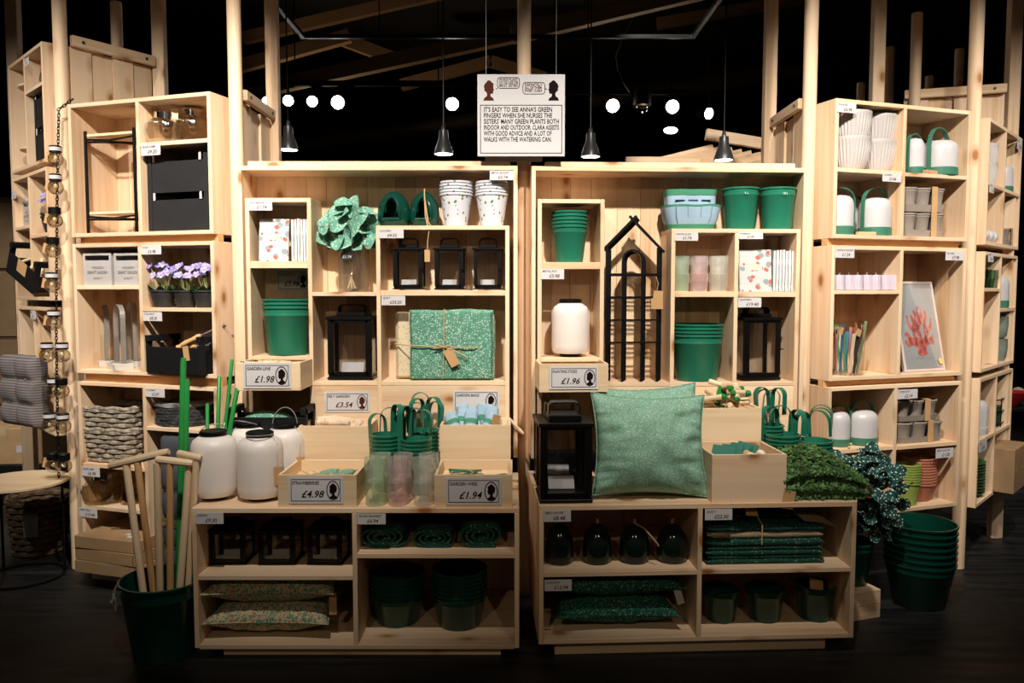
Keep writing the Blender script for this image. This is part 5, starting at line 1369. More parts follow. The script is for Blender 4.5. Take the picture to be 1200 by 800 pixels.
for i in range(2600):
    u, v = rm.random(), rm.random(); x, y, z = mound(u, v)
    n_ = Vector((rm.uniform(-.5, .5), -1 if v < .45 else -.2, .3 if v < .45 else 1)).normalized(); sz = rm.uniform(.006, .013)
    q = n_.to_track_quat('Y', 'Z').to_matrix() @ Matrix.Rotation(rm.uniform(-.9, .9), 3, 'Y') @ Matrix.Rotation(rm.uniform(-.5, .9), 3, 'X')
    c_ = Vector((x, y, z + .004)) + n_ * rm.uniform(.002, .012)
    lb_.add([c_ + q @ Vector(t_) * sz for t_ in ((-.5, 0, 0), (-.35, .1, .7), (0, .05, 1.1), (.35, .1, .7), (.5, 0, 0), (0, .15, -.4))], [(0, 1, 2, 3, 4, 5)], False)
o = part(lb_, 'leaflets', LEAFG, mm); o['kind'] = 'stuff'
hang_tag(mm, (.17, -.01, .06), (0, .1, 0), .03, .05)
# ---- right counter, shelves below
BCER = mat('black_green_glaze', (.004, .010, .008), .12, vary=0)
for x0, x1, lb in ((640, 673, 'black ceramic birdhouse by the left side panel under the lantern'), (683.5, 718, 'black ceramic birdhouse second from the side panel under the cushion'), (727, 762, 'black ceramic birdhouse with a trailing twine loop under the cushion'), (771, 807, 'black ceramic birdhouse next to the divider under the cushion')):
    lb = lb.replace('left side panel', 'outer side panel')
    u, w_, h = LR.fit(x0, x1, 613, zLRs1, .10)
    s = egg_house(lb, LR.W(u, .12, zLRs1), LR.a, w_ * 1.03, h * .97, BCER, arch=False)
    if x0 == 727: part(B().tube([(0, 0, h * .97), (.03, -.06, h * .93), (.075, -.09, h * .62), (.08, -.09, h * .55)], .003, 6), 'twine_trail', TWINE, s)
for i, (x0, x1, lb) in enumerate(((652, 793, 'dark green sprig cushion at the bottom of its pile'), (651, 796, 'dark green sprig cushion on top of its pile'))):
    u, w_, h = LR.fit(x0, x1, 700, 0, .10)
    s = cushion('dark_sprig_cushion', lb, LR.W(u, .26, zLRb + .068 + i * .115), w_ * 1.03, .44, .155, P_DARK, (0, 0, LR.a + .02 * i), 13 + i)
    if i: hang_tag(s, (.235, -.19, -.01), (0, -.3, 0), .03, .07, PAPER, 'care_label')
def fold_slab(w_, dp, t, seed, m, parent, loc, name='fold', rot=0):
    """cloth folded in two: rounded towards the front"""
    n = 14
    prof = [(dp, -t / 2)] + [(t / 2 - t / 2 * math.cos(a), -t / 2 * math.sin(a) * -1) for a in []]
    pts = [(dp, 0.0)]
    def f(u, v):
        x = (u - .5) * w_
        ex = min(u, 1 - u) * w_ / .02; kx = math.sqrt(max(0, 1 - (1 - min(1, ex)) ** 2))
        s_ = v * 2 - 1
        a = s_ * PI / 2
        if abs(s_) < .4: q = s_ / .4 * PI / 2; y, z = t / 2 * (1 - math.cos(q)), t / 2 * math.sin(q)
        else: y, z = t / 2 + (abs(s_) - .4) / .6 * dp, t / 2 * (1 if s_ > 0 else -1)
        return (x + .003 * noise.noise((z * 30, seed, y * 5)), y + .006 * noise.noise((x * 9, seed, 2)), z * kx + .003 * noise.noise((x * 11, y * 11, seed)) * kx)
    return part(B().grid(f, 22, 26), name, m, parent, loc, (0, 0, rot))
P_TAN = printed('tan_sprig_cloth', (0.34, 0.26, 0.16), [(.5, (.10, .14, .08)), (.3, (.5, .40, .26))], 110, size=.32)
u, w_, h = LR.fit(825, 966, 640, 0, .08)
zq = zLRs2
for j, (t, n_, lb) in enumerate(((.018, 4, 'folded dark green quilt at the bottom of its pile'), (.03, 3, 'folded dark green quilt with a tan lining and twine, on top of its pile'))):
    s = thing('folded_quilt', lb, 'quilt', LR.W(u - .005, .05, zq + .002), LR.a)
    for i in range(n_):
        part_ = fold_slab(w_ * (.97 - .02 * (i % 2)), .40, t * .96, j * 7 + i, P_DARK2 if not (j and i == 1) else P_TAN, s, (0, .006 * (i % 2), t * (i + .5)))
    if j:
        me = weld(cushion_b(w_ * .92, .38, .05, 3, 20, 14, .006).mesh('top_layer', P_DARK2, 180)); part(me, 'top_layer', P_DARK2, s, (-.012, .24, t * n_ + .018))
        part(B().tube([(-.02, -.004, .01), (-.02, -.006, t * n_), (-.03, .06, t * n_ + .04), (-.05, .2, t * n_ + .05)], .003, 6), 'twine', TWINE, s)
        part(B().grid(lambda a, c: (.09 + .14 * a + .07 * (1 - c), .0 + .26 * c, t * n_ + .012 + .045 * math.sin(PI * .5 * c) - .03 * a * a), 10, 10), 'turned_corner', P_TAN, s)
        hang_tag(s, (-.06, .03, t * n_ + .075), (-.8, .1, 0), .05, .05)
    zq += t * n_
for x0, x1, yt, lb in ((823, 866, 688, 'dark green bucket next to the divider below the folded quilts'), (873, 919, 687, 'dark green bucket between two others below the folded quilts'), (932, 978, 683, 'dark green bucket by the side panel with a brown tag inside')):
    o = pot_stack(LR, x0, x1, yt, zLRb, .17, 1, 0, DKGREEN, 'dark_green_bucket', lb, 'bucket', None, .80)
hang_tag(o[0], (-.01, -.03, .175), (-.7, .3, 0), .06, .05)
# ================================================================== left wing
random.seed(31)
d0 = .06
# corner rack
ua, ub = L1.U(100.5, 200, .05), L1.U(159, 200, .05)
zt = L1.Z(130, 152, .06) - zL1abot
cr = thing('corner_rack', 'black wire corner rack with two half-round wooden shelves', 'rack', L1.W((ua + ub) / 2, .05, zL1abot), L1.a)
hw = (ub - ua) / 2 - .004
for x, y in ((-hw, 0), (hw, 0), (0, .19)): part(B().box(-.006, .006, -.006, .006, 0, zt, .001), 'post', BLACK, cr, (x, y, 0))
for z in (.085, zt - .04):
    part(B().tube([(-hw, 0, 0), (0, -.0, -.012), (hw, 0, 0)], .005, 6).tube([(-hw, 0, 0), (0, .19, 0)], .005, 6).tube([(hw, 0, 0), (0, .19, 0)], .005, 6).tube([(-hw, .01, -.012), (hw * .9, .12, -.012)], .005, 6), 'brace', BLACK, cr, (0, 0, z))
    pts = [(-hw + .01 + (2 * hw - .02) * i / 14, .19 * math.sin(PI * i / 14) * .95) for i in range(15)]
    b = B(); n = 15
    b.add([(x, y, 0) for x, y in pts] + [(x, y, .012) for x, y in pts], [tuple(range(n)), tuple(range(2 * n - 1, n - 1, -1))] + [(i, (i + 1) % n, n + (i + 1) % n, n + i) for i in range(n)], False)
    part(b, 'shelf', PALEWOOD['x'], cr, (0, 0, z + .012))
RIB = glass('ribbed_glass', (.98, .95, .88), .22, .96, .08)
def ribbed_lamp(label, loc, w_, h, rot=0, tagc=False, m=RIB):
    s = thing('ribbed_glass_lamp', label, 'lamp', loc, rot); R = w_ / 2
    part(B().lathe([(0, .003), (R * .7, .003), (R * .92, h * .12), (R, h * .38), (R * .94, h * .62), (R * .66, h * .78), (R * .52, h * .80)], 72, flute=.012, nf=24), 'globe', m, s)
    part(B().lathe([(0, h * .80), (R * .55, h * .80), (R * .56, h * .98), (R * .5, h), (0, h)], 28), 'lid', CHROME, s)
    part(B().lathe([(0, h * .62), (R * .16, h * .60), (R * .18, h * .79), (0, h * .79)], 14), 'socket', BLACK, s)
    part(B().ball((0, 0, h * .45), R * .2, R * .2, h * .14, 12, 8), 'bulb', glass('bulb_glass', (1, .97, .9), .3, .97), s)
    if tagc: part(B().box(-.02, .02, -.001, .001, 0, .05), 'hang_tag', mat('yellow_tag', (.72, .58, .32), .7), s, (-R * .6, -R * .75, h * .66), (0, .1, 0))
    return s
u, w_, h = L1.fit(175.5, 216, 132.5, zL1a, .10)
ribbed_lamp('ribbed glass lamp with chrome lid above the dark crates', L1.W(u, .10, zL1a), w_, h)
u, w_, h = L1.fit(207, 249, 128, zL1a, .17)
ribbed_lamp('ribbed glass lamp with a yellow tag in the corner above the dark crates', L1.W(u - .01, .17, zL1a), w_ * .95, h, 0, True)
DGREY = mat('charcoal_wood', (.020, .019, .020), .8, bump=.2, **{'Specular IOR Level': .2})
def slat_crate(label, loc, rot, w_, dp, h, m=DGREY, group=None):
    s = thing('wooden_crate', label, 'crate', loc, rot, group)
    for sx in (-1, 1):
        for yy in (0, dp - .02): part(B().box(sx * w_ / 2, sx * (w_ / 2 - .024), yy + .006, yy + .03, 0, h, .001), 'corner_post', m, s)
        part(B().box(sx * (w_ / 2 - .001), sx * (w_ / 2 - .010), .03, dp - .02, 0.004, h * .80), 'end_board', m, s)
    part(B().box(-w_ / 2 + .025, w_ / 2 - .025, 0.010, .022, .002, h * .83, .001), 'front_board', m, s); part(B().box(-w_ / 2, w_ / 2, dp - .004, dp + .006, .002, h * .83, .001), 'back_board', m, s)
    part(B().box(-w_ / 2 + .02, w_ / 2 - .02, .02, dp - .01, 0.002, .012), 'bottom_board', m, s)
    for sx in (-1, 1): part(B().box(-.006, .006, -.001, .001, 0, .035), 'price_sticker', PAPER, s, (sx * (w_ / 2 - .04), .005, h * .82))
    return s
ua, ub = L1.U(173, 225, .04), L1.U(245, 225, .04); hc = (L1.Z(208, 181, .04) - zL1abot) / 2
for i in range(2): slat_crate(('lower' if i == 0 else 'upper') + ' charcoal wooden crate of two under the ribbed glass lamps', L1.W((ua + ub) / 2, .03, zL1abot + .001 + i * (hc + .001)), L1.a, (ub - ua) * .98, .22, hc)
# tins
TIN = mat('pale_grey_tin', (.50, .47, .46), .45, .2)
def tin(label, loc, rot, w_, dp, h):
    s = thing('storage_tin', label, 'tin', loc, rot)
    t = .004
    part(B().box(-w_ / 2, w_ / 2, 0, t, 0, h * .78).box(-w_ / 2, w_ / 2, 0, t, h * .93, h).box(-w_ / 2, -w_ / 2 + .012, 0, t, h * .78, h * .93).box(w_ / 2 - .012, w_ / 2, 0, t, h * .78, h * .93), 'front', TIN, s)
    part(B().box(-w_ / 2, -w_ / 2 + t, t, dp, 0, h).box(w_ / 2 - t, w_ / 2, t, dp, 0, h).box(-w_ / 2, w_ / 2, dp, dp + t, 0, h).box(-w_ / 2 + t, w_ / 2 - t, t, dp, 0, t), 'body', TIN, s)
    letter(s, 'THE GARDEN', h * .10, -w_ * .2, h * .52, -.001, STEELG, 0, w_ * .45); letter(s, 'GRANT GARDEN', h * .14, -w_ * .36, h * .36, -.001, mat('tin_ink', (.1, .1, .1), .6), 0, w_ * .72); letter(s, 'QUALITY', h * .09, -w_ * .15, h * .2, -.001, STEELG, 0, w_ * .4)
    return s
for x0, x1, lb in ((95, 129, 'pale grey lettered tin against the box side'), (131, 164, 'pale grey lettered tin next to the divider by the violets')):
    ua, ub = L1.U(x0, 315, .02), L1.U(x1, 315, .02); tin(lb, L1.W((ua + ub) / 2, .03, zL1b), L1.a, (ub - ua) * .96, .16, L1.Z((x0 + x1) / 2, 296.5, .02) - zL1b)
# violets
VIO = mat('violet_petal', (.22, .17, .50), .6, vary=.35, vscale=60); VIOL = mat('pale_violet_petal', (.33, .28, .60), .6, vary=.3, vscale=60); PGREEN = mat('violet_leaf', (.05, .17, .05), .6, vary=.3, vscale=40)
POTB = mat('charcoal_pot', (.022, .021, .021), .6)
def violet(label, loc, r, h, seed, rot=0):
    rd = random.Random(seed)
    s = thing('potted_violet', label, 'potted plant', loc, rot)
    hp = h * .40
    part(pot_mesh(r, r * .72, hp, POTB, 24, False), 'pot', POTB, s)
    part(B().lathe([(0, hp * .86), (r * .93, hp * .86), (r * .93, hp * .88), (0, hp * .9)], 20), 'soil', mat('soil', (.02, .012, .008), .95), s)
    lm = leaf_mesh('vleaf', .055, .042, PGREEN, .5)
    for i in range(9):
        a = 2 * PI * i / 9 + rd.uniform(-.2, .2); dv = Vector((math.cos(a), math.sin(a), rd.uniform(.15, .5)))
        part(lm, 'leaf', PGREEN, s, (dv.x * r * .45, dv.y * r * .45, hp * .95), dv.to_track_quat('Z', 'Y').to_euler())
    def fl(m):
        b = B()
        for q in range(5):
            a = 2 * PI * q / 5; c = Vector((math.cos(a), math.sin(a), 0)); t_ = Vector((-math.sin(a), math.cos(a), 0)); up = Vector((0, 0, 1))
            b.add([Vector((0, 0, 0)), c * .010 + t_ * .008 + up * .003, c * .018 + t_ * .005 + up * .006, c * .019 + up * .004, c * .018 - t_ * .005 + up * .006, c * .010 - t_ * .008 + up * .003], [(0, 1, 2, 3, 4, 5)], True)
        return b.mesh('flower', m)
    for i in range(16):
        a = rd.uniform(0, 2 * PI); rr = r * rd.uniform(.1, 1.05); z = h * rd.uniform(.70, .97); p_ = Vector((rr * math.cos(a), rr * math.sin(a) - .01, z))
        m = VIO if rd.random() < .55 else VIOL
        part(B().tube([(p_.x * .2, p_.y * .2, hp * .9), (p_.x * .6, p_.y * .6, z * .75), p_], .0014, 5), 'stem', mat('pale_stem', (.42, .40, .18), .6), s)
        o = part(cached(('fl', m.name), lambda: fl(m)), 'flower', m, s, p_, (Vector((p_.x * 3, p_.y * 3 - .25, .25))).to_track_quat('Z', 'Y').to_euler())
        part(cached('eye', lambda: B().ball((0, 0, .003), .004, n=8, m=5).mesh('flower_eye', mat('yellow_eye', (.7, .5, .08), .6))), 'flower_eye', None, o)
    return s
for i, (x0, x1, lb) in enumerate(((179, 203, 'potted purple violet nearest the divider with the tins'), (206, 229, 'potted purple violet between two others'), (231, 254, 'potted purple violet at the end of the row by the pole'))):
    u, w_, h = L1.fit(x0, x1, 309, zL1c, .07); violet(lb, L1.W(u - (.012 if i == 2 else 0), .07, zL1c), w_ / 2, h, 40 + i)
# arch lanterns of grey strap with a glass sleeve
GSTRAP = mat('brushed_grey', (.32, .30, .28), .42, .5)
def arch_holder(label, loc, rot, w_, h):
    s = thing('arch_candle_holder', label, 'candle holder', loc, rot)
    R = w_ / 2
    part(B().box(-R - .006, R + .006, -.045, .045, 0, .032, .002), 'base', mat('pale_cement', (.55, .52, .48), .8), s)
    pts = [(-R, 0, .034), (-R, 0, h * .4), (-R, 0, h - R)] + [(-R * math.cos(PI * i / 12), 0, h - R + R * math.sin(PI * i / 12)) for i in range(1, 12)] + [(R, 0, h - R), (R, 0, h * .4), (R, 0, .034)]
    part(B().strap(pts, .024, .003, (0, 1, 0)), 'strap_arch', GSTRAP, s)
    part(B().lathe([(0, .035), (R * .78, .035), (R * .80, h * .52), (R * .78, h * .52)], 24), 'glass_sleeve', GLASS, s)
    hang_tag(s, (0.0, -R * .83, h * .34), (0, 0, 0), .03, .045)
    return s
for x0, x1, yt, d, lb in ((128.5, 151, 357, .07, 'grey strap candle holder in front of two others'), (111, 132, 357, .18, 'grey strap candle holder by the box side'), (147, 167, 354, .20, 'grey strap candle holder half behind the divider')):
    u, w_, h = L1.fit(x0, x1, yt, zL1bbot, d)
    if x0 == 147: u -= .015
    arch_holder(lb, L1.W(u, d, zL1bbot), L1.a - .55, w_ * 1.05, h)
# black tool crate
ua, ub = L1.U(162, 415, -.02), L1.U(246, 415, -.02); zc = L1.Z(205, 407, -.02)
tc_ = black_crate('black tool trug with wooden-handled trowels below the violets', L1.W((ua + ub) / 2 + .005, -.03, zL1bbot), L1.a - .12, (ub - ua) * .80, .19, zc - zL1bbot, .055, name='tool_trug')
for i, (x, y, rz, ln) in enumerate(((-.06, .08, 1.75, .13), (.0, .05, 1.4, .12), (.05, .11, 1.6, .12))):
    o = part(B().lathe([(0, 0), (.010, .002), (.014, .03), (.011, .07), (.014, .105), (.009, ln), (0, ln)], 12), 'tool_handle', WARMPINE['z'], tc_, (x, y, zc - zL1bbot - .005 + .012 * i), (0, rz - .25, .2 * i))
    part(B().tube([(0, 0, ln), (0, 0, ln + .05), (0, .01, ln + .07)], .004, 6).grid(lambda a, c: ((c - .5) * .04 * (1 - .5 * a), .01 + .01 * (2 * c - 1) ** 2, ln + .065 + .07 * a), 6, 6), 'tool_blade', STEELG, o)
hang_tag(tc_, (.085, -.004, zc - zL1bbot + .01), (0, -.15, 0), .035, .07)
part(B().box(-.13, .13, .02, .17, .012, zc - zL1bbot - .03), 'filling', BLACKW, tc_)
# wicker baskets
WICK = mat('grey_wicker', (.30, .25, .19), .8, vary=.35, vscale=50); WICKB = mat('brown_wicker', (.10, .06, .028), .8, vary=.3, vscale=50)
def basket(label, loc, rot, w0, d0_, w1, d1_, h, rows, m, round_=False, group=None):
    s = thing('wicker_basket', label, 'basket', loc, rot, group); n = 44; sq = 2 if round_ else 5
    part(loft(B(), [ring(w0 * .97, d0_ * .97, .004, 40, sq), ring(w1 * .955, d1_ * .955, h * .985, 40, sq)], True), 'shade_liner', mat('wicker_shadow', (.035, .027, .02), .9), s)  # dark inner sheet stands in for shade between the weave rows
    for i in range(rows):
        k = (i + .5) / rows; wd, dd = w0 + (w1 - w0) * k, d0_ + (d1_ - d0_) * k; pts = []
        base = ring(wd, dd, h * k, n, sq)
        for j, (x, y, z) in enumerate(base):
            o = .006 * math.cos(PI * (j + (i % 2) * 2) / 2); kk = 1 + o / (wd / 2); pts.append((x * kk, y * kk, z))
        part(B().tube(pts, h / rows * .52, 6, True), 'weave_row', m, s)
    part(B().tube([(x, y, z + .004 * math.sin(j * 1.6)) for j, (x, y, z) in enumerate(ring(w1 * 1.01, d1_ * 1.01, h, n, sq))], .010, 7, True), 'rim', m, s)
    for j in range(0, n, 4):
        a = ring(w0 * 1.01, d0_ * 1.01, .0, n, sq)[j]; e = ring(w1 * 1.02, d1_ * 1.02, h, n, sq)[j]
        part(B().tube([a, e], .004, 5), 'stake', m, s)
    return s
u, w_, h = L1.fit(101, 166, 476, zL1d, .10)
hb = h / 2 + .03
basket('lower grey wicker basket of the nested pair', L1.W(u, .135, zL1d + .002), L1.a, w_ * .80, .19, w_ * .97, .235, hb, 7, WICK)
basket('upper grey wicker basket of the nested pair', L1.W(u - .002, .135, zL1d + .002 + h - hb), L1.a, w_ * .80, .19, w_ * .97, .235, hb, 7, WICK)
# woven placemats
for i in range(7):
    u, w_, h = L1.fit(184, 240, 470, zL1f, .10)
    m = mat('charcoal_weave', (.03, .03, .032), .9, bump=.8, bscale=120, vary=.5, vscale=60) if i < 6 else mat('grey_weave', (.22, .20, .19), .9, bump=.8, bscale=120, vary=.5)
    b = B().add(*(lambda R: ([p for p in ring(w_ * (.97 + .04 * math.sin(i * 2.2)), .25, 0, 36, 2.2, .05, i)] + [p for p in ring(w_ * (.97 + .04 * math.sin(i * 2.2)), .25, h / 7.4 * .9, 36, 2.2, .05, i)], [tuple(range(36))[::-1], tuple(range(36, 72))] + [(j, (j + 1) % 36, 36 + (j + 1) % 36, 36 + j) for j in range(36)]))(0), False)
    solo(b, 'woven_placemat', 'pale grey frayed woven placemat on top of the charcoal pile' if i == 6 else stack_word(i, 7) + ' charcoal woven placemat in the pile beside the wicker baskets', 'placemat', m, L1.W(u, .14, zL1f + .001 + i * h / 7.2), L1.a + .1 * i, 'charcoal placemats by the baskets')
# dark seat cushions
DSEAT = mat('slate_cloth', (.045, .048, .058), .9, bump=.4, bscale=250)
def tufted(label, loc, rot, w_, h, t, m, rows=4, lean=0.0):
    s = thing('tufted_seat_cushion', label, 'cushion', loc, rot); s.rotation_euler = (lean, 0, rot)
    def f(sg):
        def g(u, v):
            x, z = (u - .5) * w_, v * h
            e = min(1, min(u, 1 - u) * w_ / .03, min(v, 1 - v) * h / .03); k = math.sqrt(max(0, 1 - (1 - e) ** 2))
            tuft = abs(math.sin(PI * rows * v)) ** .45 * (.55 + .45 * abs(math.sin(PI * 2 * u)) ** .5)
            return (x * (1 + .02 * noise.noise((z * 12, 3, sg))), sg * t / 2 * k * (.40 + .60 * tuft) + .006 * noise.noise((x * 15, z * 15, 1)), z)
        return g
    me = weld(B().grid(f(-1), 24, 40).grid(f(1), 24, 40).mesh('cover', m, 180)); part(me, 'cover', m, s)
    for i in range(1, rows):
        for x in (-.25, .25): part(cached(('btn', m.name), lambda: B().ball((0, 0, 0), .010, .004, .010, 8, 6).mesh('button', m)), 'button', m, s, (x * w_ * .98, -t * .30, h * i / rows))
    return s
ua, ub = L1.U(163, 560, -.06), L1.U(236, 560, -.06); zz = zL1low + .001
for i, (du, d, t) in enumerate(((0.0, -.035, .075), (.035, .055, .075), (.06, .14, .07))):
    tufted(('slate grey tufted seat cushion standing at the front of three', 'slate grey tufted seat cushion standing between two others', 'slate grey tufted seat cushion standing at the back of three')[i], L1.W((ua + ub) / 2 + .03 + du * .4, d + .06, zz), L1.a, .29, L1.Z(200, 512 - i * 2, d) - zz, t, DSEAT, 5)
u, w_, h = L1.fit(103, 143, 552, zL1e, .09)
ribbed_lamp('ribbed smoky glass lamp on the shelf above the cartons', L1.W(u, .09, zL1e), w_, h, 0, False, glass('smoky_glass', (.80, .72, .55), .2, .92, .06))
u, w_, h = L1.fit(143, 160, 568, zL1e, .08)
ribbed_lamp('small amber glass lamp beside the smoky ribbed one', L1.W(u, .09, zL1e), w_, h, 0, False, glass('amber_glass', (.75, .58, .30), .2, .9, .06))
CARD = mat('brown_cardboard', (.34, .205, .10), .8, vary=.08)
for i, (x0, x1, y0, y1) in enumerate(((86, 160, 646, 661), (85.5, 158, 631, 647), (86, 158, 617, 632))):
    ua, ub = L1.U(x0, y0, -.10), L1.U(x1, y0, -.10); t = .062
    s = thing('flat_carton', ('lowest', 'middle', 'topmost')[i] + ' flat brown cardboard carton of the pile under the smoky glass lamp', 'carton', L1.W((ua + ub) / 2 + .006, -.10, zL1low + .001 + i * t), L1.a + (.012, -.015, .02)[i])
    part(B().box(-(ub - ua) / 2, (ub - ua) / 2, 0, .36, 0, t - .002, .002), 'carton', CARD, s)
    part(B().box(-.004, .004, -.0004, .001, .004, t - .006), 'flap_seam', mat('carton_seam', (.2, .11, .05), .9), s, ((ub - ua) * .45, 0, 0))
    if i == 2:
        part(B().box(-.02, .02, -.012, .012, 0, .0008), 'sticker', PAPER, s, (.10, .06, t - .002)); part(B().box(-.015, .015, -.012, .012, 0, .0008), 'sticker', PAPER, s, (.06, .09, t - .002))
        part(B().box(-.12, .04, -.006, .006, 0, .0008), 'strap_print', INK, s, (.02, .17, t - .002), (0, 0, .25))
for a in ((L1, 165.5, 188, 169, 182, -.003, 'GLASS LAMP', '£9.20', 'above the charcoal crates'), (L1, 165.5, 189, 287.5, 298, -.003, 'VIOLET', '£3.98', 'above the potted violets'), (L1, 168, 190, 365.5, 376, -.003, 'TOOL BOX', '£8.20', 'above the black tool trug'),
          (L1, 170.5, 193, 455, 465, -.003, 'PLACEMAT', '£2.07', 'above the woven placemats'), (L1, 96, 117, 547, 558, -.003, 'GLASS LAMP', '£6.98', 'above the smoky glass lamp'), (L1, 93, 114, 595, 606, -.003, 'SIDE TABLE', '£19.40', 'above the flat cartons')):
    price_card(*a)
# ================================================================== bucket with long wooden handles
pb = floor_pt(194, 764); R = .165
bk = thing('handled_bucket', 'big dark green bucket on the floor holding long wooden handles', 'bucket', (pb.x, pb.y, 0))
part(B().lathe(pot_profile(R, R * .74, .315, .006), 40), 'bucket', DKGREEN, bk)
part(B().tube([(-R * 1.0, -.05, .30), (-R * 1.05, -.06, .27), (-R * 1.0, -.09, .25), (-R * .93, -.12, .26)], .006, 8), 'wire_handle', STEELG, bk)
part(B().box(-.022, .022, -.001, .001, -.055, 0), 'price_tag', PAPER, bk, (-R * .94, -R * .55, .27), (0, .1, -.9))
def ypole(label, bar0, bar1, s0, s1, foot, dep):
    """cross-bar handle on two shafts running together towards the bucket floor"""
    A, Bb = depth_pt(*bar0, dep), depth_pt(*bar1, dep); S0, S1 = depth_pt(*s0, dep), depth_pt(*s1, dep)
    ft = Vector((pb.x + foot, pb.y + .02, .02))
    s = thing('long_wooden_handle', label, 'tool', ft)
    part(B().tube([A - ft, A.lerp(Bb, .1) - ft, A.lerp(Bb, .9) - ft, Bb - ft], .016, 10, scale=[.8, 1, 1, .8]), 'cross_bar', PALEWOOD['x'], s)
    part(B().tube([Vector((-.016, 0, 0)), S0 - ft], .0145, 10), 'shaft', PALEWOOD['z'], s); part(B().tube([Vector((.018, .012, .01)), S1 - ft], .0135, 10), 'shaft', WARMPINE['z'] if foot < 0 else PALEWOOD['z'], s)
ypole('long pale wooden double handle leaning towards the wicker baskets', (128, 546), (198, 529), (148, 545), (161, 541), -.055, pb.y + .02)
ypole('long pale wooden double handle in the middle of the bucket', (183, 538), (226, 543), (184, 542), (199, 542), -.01, pb.y - .03)
ypole('long pale wooden double handle next to the counter side', (208, 531), (236, 537), (222, 540), (230, 540), .05, pb.y - .02)
for lb, x1, y1, dx, dy in (('tall green garden cane standing in the floor bucket', 215, 419, .03, .07), ('green garden cane behind the tallest one in the floor bucket', 219, 444, .05, .09)):
    e = depth_pt(x1, y1, pb.y + .16); cane(lb, (pb.x + dx * .6, pb.y + dy, .02), e, .0125)
solo(B().ball((0, 0, 0), .03, .02, .02, 10, 7).ball((.03, .01, -.012), .028, .02, .02, 10, 7), 'cork_bundle', 'small bundle of yellow cork pieces among the wooden handles', 'cork', mat('cork', (.5, .33, .13), .8), (pb.x - .04, pb.y + .13, depth_pt(190, 615, pb.y + .1).z))
# ================================================================== bulb garland on the pole
dep = 4.06
s = thing('bulb_garland', 'black chain garland of glass bulbs hanging in front of the pole', 'string light', depth_pt(68, 560, dep))
o0 = Vector(s.location)
chain = [depth_pt(x, y, dep) - o0 for x, y in ((84, 117), (76, 123), (69, 128), (68.5, 150), (68, 180), (67, 230), (66.5, 290), (66, 350), (66, 400), (67, 460), (68, 520), (69, 560))]
def along(pts, step):
    out = []; acc = 0
    for a, b_ in zip(pts, pts[1:]):
        L_ = (b_ - a).length; k = acc
        while k < L_: out.append((a.lerp(b_, k / L_), (b_ - a).normalized())); k += step
        acc = k - L_
    return out
cb = B()
for i, (p_, t_) in enumerate(along(chain, .016)):
    M = t_.to_track_quat('Z', 'Y').to_matrix().to_4x4() @ Matrix.Rotation(PI / 2 * (i % 2), 4, 'Z')
    l = B().tube([(.0065 * math.cos(2 * PI * j / 8), 0, .012 * math.sin(2 * PI * j / 8)) for j in range(8)], .0024, 4, True).xf(M)
    cb.add([Vector(v) + p_ for v in l.v], l.f)
part(cb, 'chain', BLACK, s)
BULB = glass('garland_bulb_glass', (1, .96, .88), .3, .97, .04)
for x, y in ((65, 178), (65, 211), (64, 250), (62, 285), (61, 326), (63, 370), (55, 408), (73, 408), (63, 449), (72, 450), (58, 490), (74, 491), (62, 537), (75, 538)):
    p_ = depth_pt(x, y, dep - .02 - .03 * random.random()) - o0
    bl = part(B().ball((0, 0, -.036), .037, .037, .037, 16, 10), 'bulb', BULB, s, p_)
    part(B().lathe([(0, .030), (.026, .030), (.029, .026), (.029, -.004), (0, -.004)], 18), 'cap', BLACK, bl)
    if random.random() < .5: part(B().lathe([(.0295, .004), (.0297, .004), (.0297, .022), (.0295, .022)], 18), 'label_band', PAPER, bl)
    part(B().ball((0, 0, -.03), .010, .010, .014, 8, 6), 'led', mat('led_core', (.7, .6, .4), .4), bl)
    if random.random() < .55: hang_tag(bl, (-.035, .015, .0), (0, .2, .3), .035, .05)
# ================================================================== right wing
random.seed(41); rd = random.Random(77)
RIBW = mat('white_ribbed_ceramic', (.50, .46, .44), .5, vary=.02)
def ribbed_pot_mesh(rt, rb, h):
    def mk():
        b = B(); n = 144; nf = 36
        prof = [(0, 0, 0), (rb * .9, 0, 0), (rb, .006, 0), (rb + (rt - rb) * .25, h * .10, 1), (rb + (rt - rb) * .6, h * .35, 1), (rb + (rt - rb) * .85, h * .65, 1), (rt * .985, h * .88, 1), (rt, h * .90, 0), (rt, h, 0), (rt - .006, h, 0), (rt - .007, h * .8, 0), (rb * .9, .01, 0), (0, .01, 0)]
        m = len(prof); vs = []; fs = []
        for i in range(n):
            a = 2 * PI * i / n
            for r, z, f in prof: q = r * (1 + .022 * f * math.cos(nf * a)); vs.append((q * math.cos(a), q * math.sin(a), z))
        for i in range(n):
            j = (i + 1) % n
            for k in range(m - 1): fs.append((i * m + k, j * m + k, j * m + k + 1, i * m + k + 1))
        b.add(vs, fs); return b.mesh('ribbed_pot', RIBW, 50)
    return cached(('rib', round(rt, 4), round(h, 4)), mk)
for x0, x1, yt, lb in ((977, 1015.5, 133, 'next to the box side'), (1012.5, 1049, 136, 'next to the divider')):
    u, w_, h = R1.fit(x0, x1, yt, zR1a, .10); u = max(u, R1u0 + T + w_ / 2 + .002); rt = w_ / 2 - .002; hp = h * .57
    for i in range(2): solo(ribbed_pot_mesh(rt, rt * .62, hp), 'ribbed_pot', ('upper' if i else 'lower') + ' white ribbed pot of the stacked pair ' + lb, 'pot', RIBW, R1.W(u, .10 if x0 < 1000 else .12, zR1a + i * (h - hp)), .2 * i)
LGREEN = mat('sage_green_enamel', (.045, .17, .11), .4)
